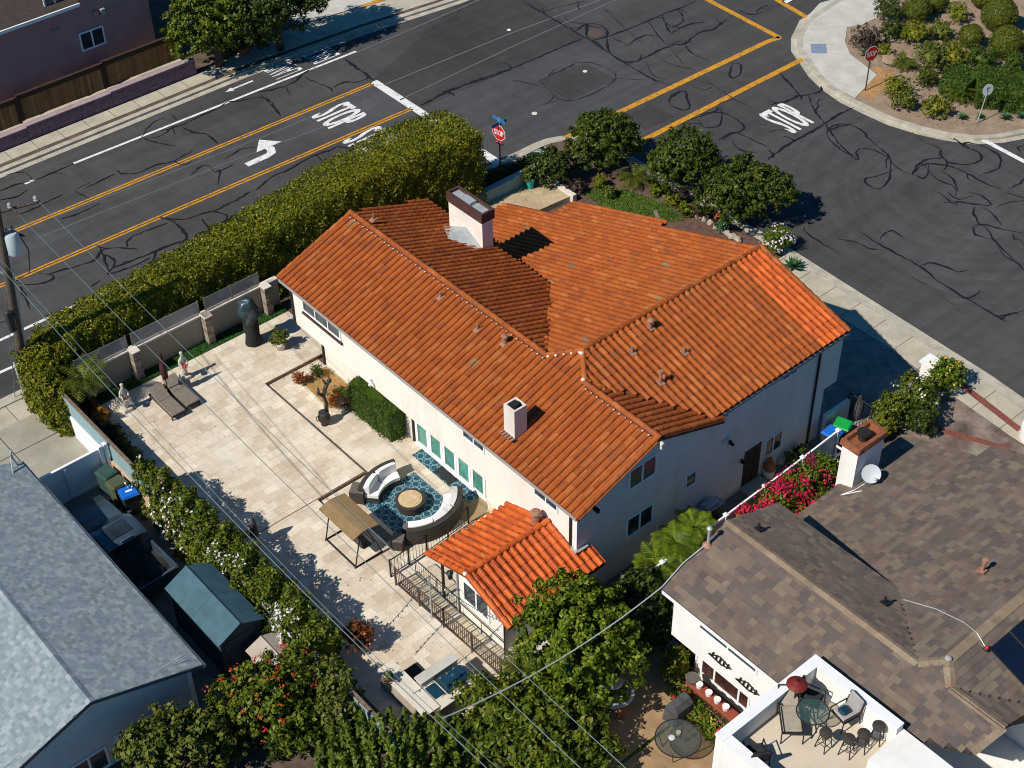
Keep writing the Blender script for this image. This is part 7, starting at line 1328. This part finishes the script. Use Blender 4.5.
# right front: gate pillar, shrubs, curved wall
x, y, _ = at(927, 381); t = thing('gate_pillar', 'square white stucco pillar with a flat cap beside the sidewalk', 'pillar', (x, y, 0)); mb = MB(); mb.bb(x-.28, x+.28, y-.28, y+.28, -.1, 1.05); part('shaft', mb, M['stucco_white'], t); mb = MB(); mb.bb(x-.36, x+.36, y-.36, y+.36, 1.05, 1.16); part('cap', mb, M['white'], t)
for px, hc, r, lf, lb, f in (((947, 376), .75, .8, 'leaf_bright', 'bright green flowering bush beside the white pillar', (M['fl_yellow'], 30, .09, 4)), ((915, 398), .9, 1.0, 'leaf_tree', 'dense green bush in front of the white pillar', (M['fl_white'], 8, .1, 4)), ((893, 412), .8, .85, 'leaf_tree', 'dark green bush above the brown roof edge', None), ((925, 418), .7, .75, 'leaf_dark', 'dark bush beside the red brick bands', None), ((880, 428), .6, .55, 'leaf_yellow', 'yellow leaved plant beside the copper capped chimney', None)): shrub(*px, hc, r, M[lf], lb, 'front_bush', 'bush', 'bushes beside the right driveway', n=int(120*r), ls=.14, flowers=f)
x, y, _ = at(1050, 438); t = thing('curved_garden_wall', 'low white curved wall at the right edge of the photo', 'wall', (x, y, 0)); mb = MB(); vs = []; n_ = 14
for i in range(n_+1):
    a = R(60+150*i/n_)
    for r_, z_ in ((1.05, -.1), (1.22, -.1), (1.22, .38), (1.05, .38)): vs.append((x+r_*math.cos(a), y+r_*math.sin(a), z_))
mb.add(vs, [f for i in range(n_) for f in [(4*i+k, 4*i+4+k, 4*i+4+(k+1) % 4, 4*i+(k+1) % 4) for k in range(4)]]+[(0, 1, 2, 3)[::-1], (4*n_, 4*n_+1, 4*n_+2, 4*n_+3)]); part('wall', mb, M['white'], t)
# ------------------------------------------------------------------ corner garden
GB = 'clipped round bushes in the corner garden'
for px, r, lb in (((917, 9), .72, 'round topiary bush at the top edge beside the pale driveway'), ((971, 36), .62, 'lone round topiary bush casting its shadow on bare dirt'), ((1000, 14), .9, 'large round topiary bush at the upper right corner'), ((1007, 42), .85, 'large round topiary bush below the upper right one'), ((936, 1), .6, 'round topiary bush cut by the top edge of the photo'), ((985, -4), .7, 'round topiary bush half out of the top edge')):
    topiary(*px, r*1.05, r*1.12, lb, M['leaf_ball'], GB)
for px, r, lf, lb, nm in (((890, 10), .75, 'leaf_dark', 'dark shrub at the top edge next to the concrete', 0), ((958, 13), .6, 'leaf_yellow', 'yellow tipped shrub between two topiary bushes', 0), ((893, 30), .65, 'leaf_dark', 'dark green shrub above the stop sign', 0), ((917, 33), .75, 'leaf_yellow', 'yellow green shrub left of the lone topiary', 0), ((941, 31), .6, 'leaf_olive', 'olive shrub touching the yellow green one', 0), ((932, 56), .85, 'leaf_olive', 'broad olive shrub in the middle of the corner garden', 0), ((952, 56), .8, 'leaf_yellow', 'yellow topped shrub in the middle of the corner garden', 0), ((866, 38), .75, 'leaf_purple', 'brownish purple shrub beside the curved sidewalk', 0), ((981, 58), .75, 'leaf_box', 'low dark shrub above the wide hedge mass', 0), ((899, 88), .7, 'leaf_yellow', 'light green shrub near the orange dirt', 0), ((903, 100), .6, 'leaf_olive', 'olive shrub at the kerb side of the corner garden', 0), ((936, 107), .65, 'leaf_yellow', 'pale yellow green shrub nearest the curved kerb', 0), ((1018, 62), .6, 'leaf_box', 'dark shrub at the right edge above the wide hedge', 0), ((884, 50), .4, 'leaf_yellow', 'small yellow green plant behind the stop sign', 0), ((925, 78), .55, 'leaf_palm', 'spiky shrub left of the cycad', 0)):
    shrub(*px, r*.85, r*1.22, M[lf], lb, 'garden_shrub', n=int(120*r**1.4), ls=.13, group='loose shrubs in the corner garden')
pts = [at(948, 78, .5)[:2], at(975, 86, .6)[:2], at(1000, 88, .6)[:2], at(1035, 92, .6)[:2]]
hedge('wide_hedge_mass', 'wide low dark green hedge mass behind the leaning utility sign', pts, [1.8, 2.5, 2.8, 2.8], [1.0, 1.2, 1.3, 1.3], 13000, M['leaf_box'], .13, 0, .12, .75, .85)
palm('cycad', 'dark green cycad left of the leaning utility sign', 'cycad', (*at(958, 100)[:2], 0), .45, 24, 1.0, M['leaf_palm'], 'cycads in the corner garden', .14, lw=.03, ll=.22, tilt=(.15, 1.2)); palm('cycad', 'cycad among the shrubs right of the stop sign', 'cycad', (*at(903, 68)[:2], 0), .35, 20, .8, M['leaf_palm'], 'cycads in the corner garden', .12, lw=.03, ll=.2, tilt=(.15, 1.2))
for px, r, lb in (((962, 119), .38, 'small agave on the dirt left of the utility sign'), ((980, 118), .3, 'small agave at the foot of the utility sign'), ((1005, 119), .42, 'small agave in the shadow of the utility sign'), ((1021, 118), .38, 'small agave at the right edge of the photo'), ((866, 56), .5, 'agave behind the stop sign post')): rosette(*px, r, lb, M['leaf_agave'], 'agave', 'agaves along the corner kerb')
c = at(890, 58, .2); mb = MB(); mb.ell((c[0], c[1], .12), (.55, .45, .2), 12, 8, .3, .3); solo('boulder', mb, M['dirt'], 'sandy boulder behind the stop sign', 'boulder', loc=(c[0], c[1], 0), smooth=True)
n = 4200; ck_in = [at(*p)[:2] for p in ((852, 40), (1040, -30), (1040, 128), (975, 135), (918, 125), (880, 100))]; Q = np.array(ck_in); P = np.stack([rng.uniform(Q[:, 0].min(), Q[:, 0].max(), n), rng.uniform(Q[:, 1].min(), Q[:, 1].max(), n), np.full(n, .0)], 1); P = P[np.array([_inside((a, b), ck_in) for a, b, _ in P])]; keep = rng.random(len(P)) < .8; P = P[keep]
o = arr_mesh('leaf_litter', leaf_arrays(P, np.tile([[0, 0, 1.]], (len(P), 1)), .1, .6, .5), M['leaf_rust'] if False else leafm('litter', [(.3, .2, .12), (.2, .13, .08), (.42, .32, .2), (.12, .1, .04)])); tag(o, 'scattered dry leaf litter on the dirt of the corner garden', 'leaf litter', kind='stuff')
# ------------------------------------------------------------------ top left tree and its neighbours
c = at(210, 22, 2.8)
big('street_tree', 'large dense green tree shading the far sidewalk beside the board fence', (212, 18), 3.0, (2.8, 2.1, 2.2), M['leaf_tree'], 520, 26, .3, .2, None, 'tree', [(1.7, .2, -.2, .75), (-1.2, -.3, -.5, .65), (.4, 1.6, .5, .8), (1.4, -.7, -.8, .6)], r=.22)
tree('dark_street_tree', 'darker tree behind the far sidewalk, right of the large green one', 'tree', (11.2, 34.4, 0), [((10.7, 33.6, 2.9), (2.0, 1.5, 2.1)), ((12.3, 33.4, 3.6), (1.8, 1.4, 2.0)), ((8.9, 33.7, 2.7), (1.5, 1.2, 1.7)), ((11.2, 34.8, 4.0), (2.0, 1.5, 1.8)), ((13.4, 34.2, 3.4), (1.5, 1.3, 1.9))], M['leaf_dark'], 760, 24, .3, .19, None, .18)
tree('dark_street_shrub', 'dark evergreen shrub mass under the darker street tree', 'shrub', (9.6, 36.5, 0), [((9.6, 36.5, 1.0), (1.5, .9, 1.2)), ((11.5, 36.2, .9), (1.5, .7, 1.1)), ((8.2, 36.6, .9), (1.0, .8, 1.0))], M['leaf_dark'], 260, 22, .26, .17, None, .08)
x, y, _ = at(270, 62); t = thing('orange_planter', 'low orange terracotta trough in the shade of the street trees', 'planter', at(246, 52)); x, y, _ = at(246, 52); mb = MB(); mb.rbox((x, y, .2), (.9, .4, .4), .05, .4); part('body', mb, M['terracotta'], t)
for px, r, lb in (((236, 45), .5, 'light green plant beside the orange trough'), ((222, 52), .4, 'small plant at the foot of the street tree'), ((262, 42), .6, 'dark shrub behind the orange trough')): shrub(*px, .4, r, M['leaf_tree'], lb, 'street_shrub', n=40, ls=.14)
paint('kerb_paint', [(363, 8), (388, 0)], .3, M['yellow_paint'], .03)
# ------------------------------------------------------------------ signs
def octa(r): return [(r*math.cos(R(22.5+45*i)), r*math.sin(R(22.5+45*i))) for i in range(8)]
def stop_sign(px, label, face, h, r, plaque=True, blades=False):
    x, y, _ = at(*px); t = thing('stop_sign', label, 'stop sign', (x, y, 0), 'stop signs at the junction'); n = Vector((math.cos(face), math.sin(face), 0)); u = Vector((-n.y, n.x, 0)); z = Vector((0, 0, 1)); c = Vector((x, y, h))
    mb = MB(); mb.rbox((x, y, h/2), (.06, .06, h), .01); part('post', mb, M['sign_red' if plaque else 'brown_metal'], t)
    mb = MB(); mb.extr([c+n*.04+u*a+z*b for a, b in octa(r)], n*.006); pl = part('sign_plate', mb, M['sign_white'], t); mb = MB(); mb.extr([c+n*.047+u*a+z*b for a, b in octa(r*.93)], n*.004); part('red_face', mb, M['sign_red'], pl)
    lo = text_mesh('STOP', c+n*.053, u, z, r*1.3, r*.68, None, 'lettering', M['sign_white'], pl)
    for dz in (.004, -.004): cp = lo.copy(); COL.objects.link(cp); cp.location += u*.012*(1 if dz > 0 else -1)+n*.001; cp.parent = pl
    if plaque:
        mb = MB(); a = c+n*.04-z*(r+.12); mb.extr([a-u*.28-z*.09, a+u*.28-z*.09, a+u*.28+z*.09, a-u*.28+z*.09], n*.006); p_ = part('plaque', mb, M['sign_red'], t); text_mesh('ALL WAY', a+n*.008, u, z, .46, .1, None, 'lettering', M['sign_white'], p_)
    if blades:
        for k, (uu, dz) in enumerate((((1, 0), .72), ((0, 1), .95))):
            mb = MB(); d = Vector((*uu, 0)); q = Vector((-d.y, d.x, 0)); a = c+z*(dz-.2); mb.extr([a-d*.48-z*.11, a+d*.48-z*.11, a+d*.48+z*.11, a-d*.48+z*.11], q*.02); part('street_name_blade', mb, M['sign_blue'], t)
        mb = MB(); mb.cyl((x, y, h), (x, y, h+.86), .03, .03, 7); part('blade_post', mb, M['galv'], t)
stop_sign((500.3, 171.5), 'red stop sign with blue street name blades at the near corner', R(188), 2.35, .46, True, True)
stop_sign((865.3, 90.5), 'dark red stop sign on the orange dirt of the corner garden', R(256), 2.3, .47, False, False)
x, y, _ = at(977, 123); t = thing('utility_marker_sign', 'pale oval marker sign on a leaning post in the corner garden', 'sign', (x, y, 0)); top = Vector(at(988, 90, 1.95)); b0 = Vector((x, y, 0)); mb = MB(); mb.tube([b0, b0.lerp(top, .9)], .03, 6); part('post', mb, M['galv'], t)
n = Vector((-.55, -.8, .1)).normalized(); u = n.cross(Vector((0, 0, 1))).normalized(); v = u.cross(n)*-1; v = Vector((v.x, v.y, abs(v.z))); mb = MB(); mb.extr([top+u*.28*math.cos(R(a))+v*.38*math.sin(R(a)) for a in range(0, 360, 20)], n*-.02); part('sign_plate', mb, M['dish'], t); mb = MB(); q = top+n*.004; mb.extr([q-u*.05-v*.16, q-v*.16, q+u*.07+v*.16, q-u*.12+v*.16, q-u*.12+v*.1, q+u*.0+v*.1], n*.003); part('mark', mb, M['black'], t)
# ------------------------------------------------------------------ utility pole and wires
bx, by, _ = at(28, 396); t = thing('utility_pole', 'weathered wooden utility pole with a pale blue transformer at the left edge', 'utility pole', (bx, by, 0)); tp = Vector(at(-4, 205, 10.2)); mb = MB(); mb.tube([(bx, by, -.3), Vector((bx, by, 0)).lerp(tp, .5), tp], [.19, .165, .14], 10); part('pole', mb, M['wood_pole'], t, 40)
PT = lambda z: Vector((bx, by, 0)).lerp(tp, z/10.2)
c8 = PT(8.2); mb = MB(); xc = Vector(at(12.5, 240, 8.3))+Vector((-.05, -.12, 0)); mb.lathe([(.27, -.55), (.3, -.5), (.3, .35), (.24, .44), (.05, .46)], tuple(xc), 16); tr = part('transformer', mb, M['xfmr'], t, 40)
for s in (-.12, .12): mb = MB(); mb.lathe([(.05, .42), (.07, .5), (.04, .58), (.06, .64), (.03, .72)], (xc.x+s, xc.y, xc.z), 8); part('bushing', mb, M['vent'], tr)
W1, W2 = Vector(at(9, 204, 9.6)), Vector(at(35, 197, 9.6)); c96 = PT(9.4); ca = Vector(at(0, 218, 9.3)); mb = MB(); d_ = (W2-W1); a_ = W1-d_*.9-Vector((0, 0, .25)); b_ = W2+d_*.15-Vector((0, 0, .25)); mb.tube([a_, b_], .06, 6); mb.tube([Vector(at(0, 228, 8.4)), Vector(at(24, 236, 8.4))], .05, 6); part('cross_arm', mb, M['wood_pole'], t)
for w_ in (W1, W2): mb = MB(); mb.lathe([(.05, -.22), (.1, -.14), (.06, -.08), (.1, -.02), (.04, .05)], tuple(w_), 9); part('insulator', mb, M['gutter'], t)
mb = MB(); mb.tube([PT(6.9)+Vector((.18, -.1, 0)), PT(4)+Vector((.2, -.12, 0)), PT(.2)+Vector((.2, -.12, 0))], .05, 6); part('conduit', mb, M['galv'], t); mb = MB(); mb.tube([Vector(at(-3, 270, 7))+Vector((0, 0, 0)), Vector(at(14, 278, 6.5))], .07, 6); mb.rbox(Vector(at(8, 256, 7.2)), (.5, .1, .1), .02); part('arm_bracket', mb, M['galv'], t)
mb = MB(); a_ = PT(5.2); mb.rbox(a_+Vector((-.35, -.2, -.6)), (.3, .25, 1.1), .06); part('equipment_box', mb, M['wire_dark'], t); mb = MB(); mb.tube([xc+Vector((.3, 0, .3)), xc+Vector((.5, -.1, -.6)), xc+Vector((.3, -.1, -1.6)), PT(6.2)], .025, 5); part('jumper_cable', mb, M['wire_dark'], t)
o, P = wire('guy_wire', 'thin guy wire from the utility pole down to the driveway', 'wire', [tuple(PT(8.5)), at(15, 397)], .018, M['wire']); x, y, _ = at(15, 397)
t = thing('slim_marker_post', 'slim pale leaning post on the sidewalk beside the utility pole', 'post', at(28, 398)); mb = MB(); mb.tube([at(27, 404), at(14, 362, 1.5)], .05, 6); part('post', mb, M['galv'], t)
def line(label, x, pxs, group='overhead lines', r=.017, m='wire', name='overhead_wire'):
    pts = [tuple(p) for p in pxs]; o, _ = wire(name, label, 'wire', pts, r, M[m], group); return o
w1 = [W1]+[Vector(onp(*p, 0, W1.x)) for p in ((162, 364), (330, 525), (489, 681), (577, 765))]; w1.append(w1[-1]+(w1[-1]-w1[-2])*.8)
w2 = [W2]+[Vector(onp(*p, 0, W2.x)) for p in ((192, 357), (360, 519), (516, 665), (625, 767))]; w2.append(w2[-1]+(w2[-1]-w2[-2])*.8)
def fit_line(P):
    """straight-in-plan, sagging in height: smooth parabola through the traced heights"""
    ys = np.array([p.y for p in P]); zs = np.array([p.z for p in P]); k = np.polyfit(ys, zs, 2); yy = np.linspace(ys[0], ys[-1], 40); return [(P[0].x, float(y), float(np.polyval(k, y))) for y in yy]
for P_, lb in ((w1, 'upper overhead wire from the left insulator across the patio'), (w2, 'upper overhead wire from the right insulator across the patio')):
    F = fit_line(P_); mb = MB(); mb.tube(F, .012, 5); solo('overhead_wire', mb, M['wire'], lb, 'wire', 'overhead lines', loc=F[0])
a0 = Vector(at(-3, 264, 7.3)); w3 = [a0]+[Vector(onp(*p, 0, a0.x)) for p in ((107, 384), (281, 576), (443, 718), (488, 768))]; w3.append(w3[-1]+(w3[-1]-w3[-2])*.8); F = fit_line(w3); mb = MB(); mb.tube(F, .016, 5); solo('overhead_wire', mb, M['wire'], 'lower thick overhead cable passing over the flowering hedge', 'wire', 'overhead lines', loc=F[0])
F4 = [(p[0]+.12, p[1], p[2]+.25+.2*math.sin(i/6)) for i, p in enumerate(F)]; mb = MB(); mb.tube(F4, .01, 5); solo('overhead_wire', mb, M['wire'], 'thin second strand twisting beside the lower thick cable', 'wire', 'overhead lines', loc=F4[0])
j = Vector(onp(443, 718, 0, a0.x)); e = qSW.p(-3.05, -13.0, .55); d_ = ray(708, 545); mast = None
n = qSW.n; a_ = qSW.p(0, 0); t_ = (Vector(a_)-Vector(CO)).dot(n)/Vector(d_).dot(n); m0 = Vector(CO+d_*t_); t = thing('service_mast', 'short service mast on the brown roof where the thick drop line ends', 'mast', tuple(m0)); mb = MB(); mb.cyl(m0, m0+Vector((0, 0, .75)), .05, .05, 8); mb.ell(m0+Vector((0, 0, .8)), (.11, .11, .09), 8, 6); part('mast', mb, M['galv'], t); mb = MB(); mb.lathe([(.2, 0), (.12, .06), (.06, .15)], tuple(m0), 12); part('flashing', mb, M['vent'], t)
wire('service_drop', 'thick pale service line sagging over the broadleaf tree to the brown roof', 'wire', [tuple(j), (nx0+.02, ny1-.05, nze+.1)], .02, M['dish'], None, .55, 24)
q_ = Vector((nx0+.02, ny1-.05, nze+.1)); wire('mast_cable', 'pale cable running up the brown roof edge to the service mast', 'cable', [tuple(q_), tuple(q_.lerp(m0, .5)+Vector((0, .1, .06))), tuple(m0+Vector((0, 0, .12)))], .018, M['dish'])
# ------------------------------------------------------------------ light
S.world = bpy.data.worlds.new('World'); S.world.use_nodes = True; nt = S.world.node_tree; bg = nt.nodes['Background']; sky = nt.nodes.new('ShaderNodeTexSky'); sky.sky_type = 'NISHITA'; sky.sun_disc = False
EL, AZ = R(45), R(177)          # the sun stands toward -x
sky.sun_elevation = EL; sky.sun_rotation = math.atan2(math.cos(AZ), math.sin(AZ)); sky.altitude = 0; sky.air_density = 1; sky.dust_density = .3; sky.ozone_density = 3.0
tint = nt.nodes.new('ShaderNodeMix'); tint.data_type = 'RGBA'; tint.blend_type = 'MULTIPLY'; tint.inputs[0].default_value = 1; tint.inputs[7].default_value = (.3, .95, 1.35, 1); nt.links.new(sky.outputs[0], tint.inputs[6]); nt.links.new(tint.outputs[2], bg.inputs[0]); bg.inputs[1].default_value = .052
sl = bpy.data.lights.new('sun', 'SUN'); sl.energy = 5; sl.angle = R(.53); sl.color = (1, .94, .85); so = bpy.data.objects.new('sun', sl); COL.objects.link(so)
sd = Vector((math.cos(AZ)*math.cos(EL), math.sin(AZ)*math.cos(EL), math.sin(EL))); so.rotation_euler = sd.to_track_quat('Z', 'Y').to_euler(); so.location = sd*120
S.view_settings.view_transform = 'Standard'; S.view_settings.look = 'None'; S.view_settings.exposure = .06; S.view_settings.gamma = 1
S.render.engine = 'CYCLES'; S.render.resolution_x, S.render.resolution_y = 1024, 768; S.cycles.max_bounces = 6; S.cycles.transparent_max_bounces = 8
S.cycles.pixel_filter_type = 'BLACKMAN_HARRIS'; S.cycles.filter_width = 1.0
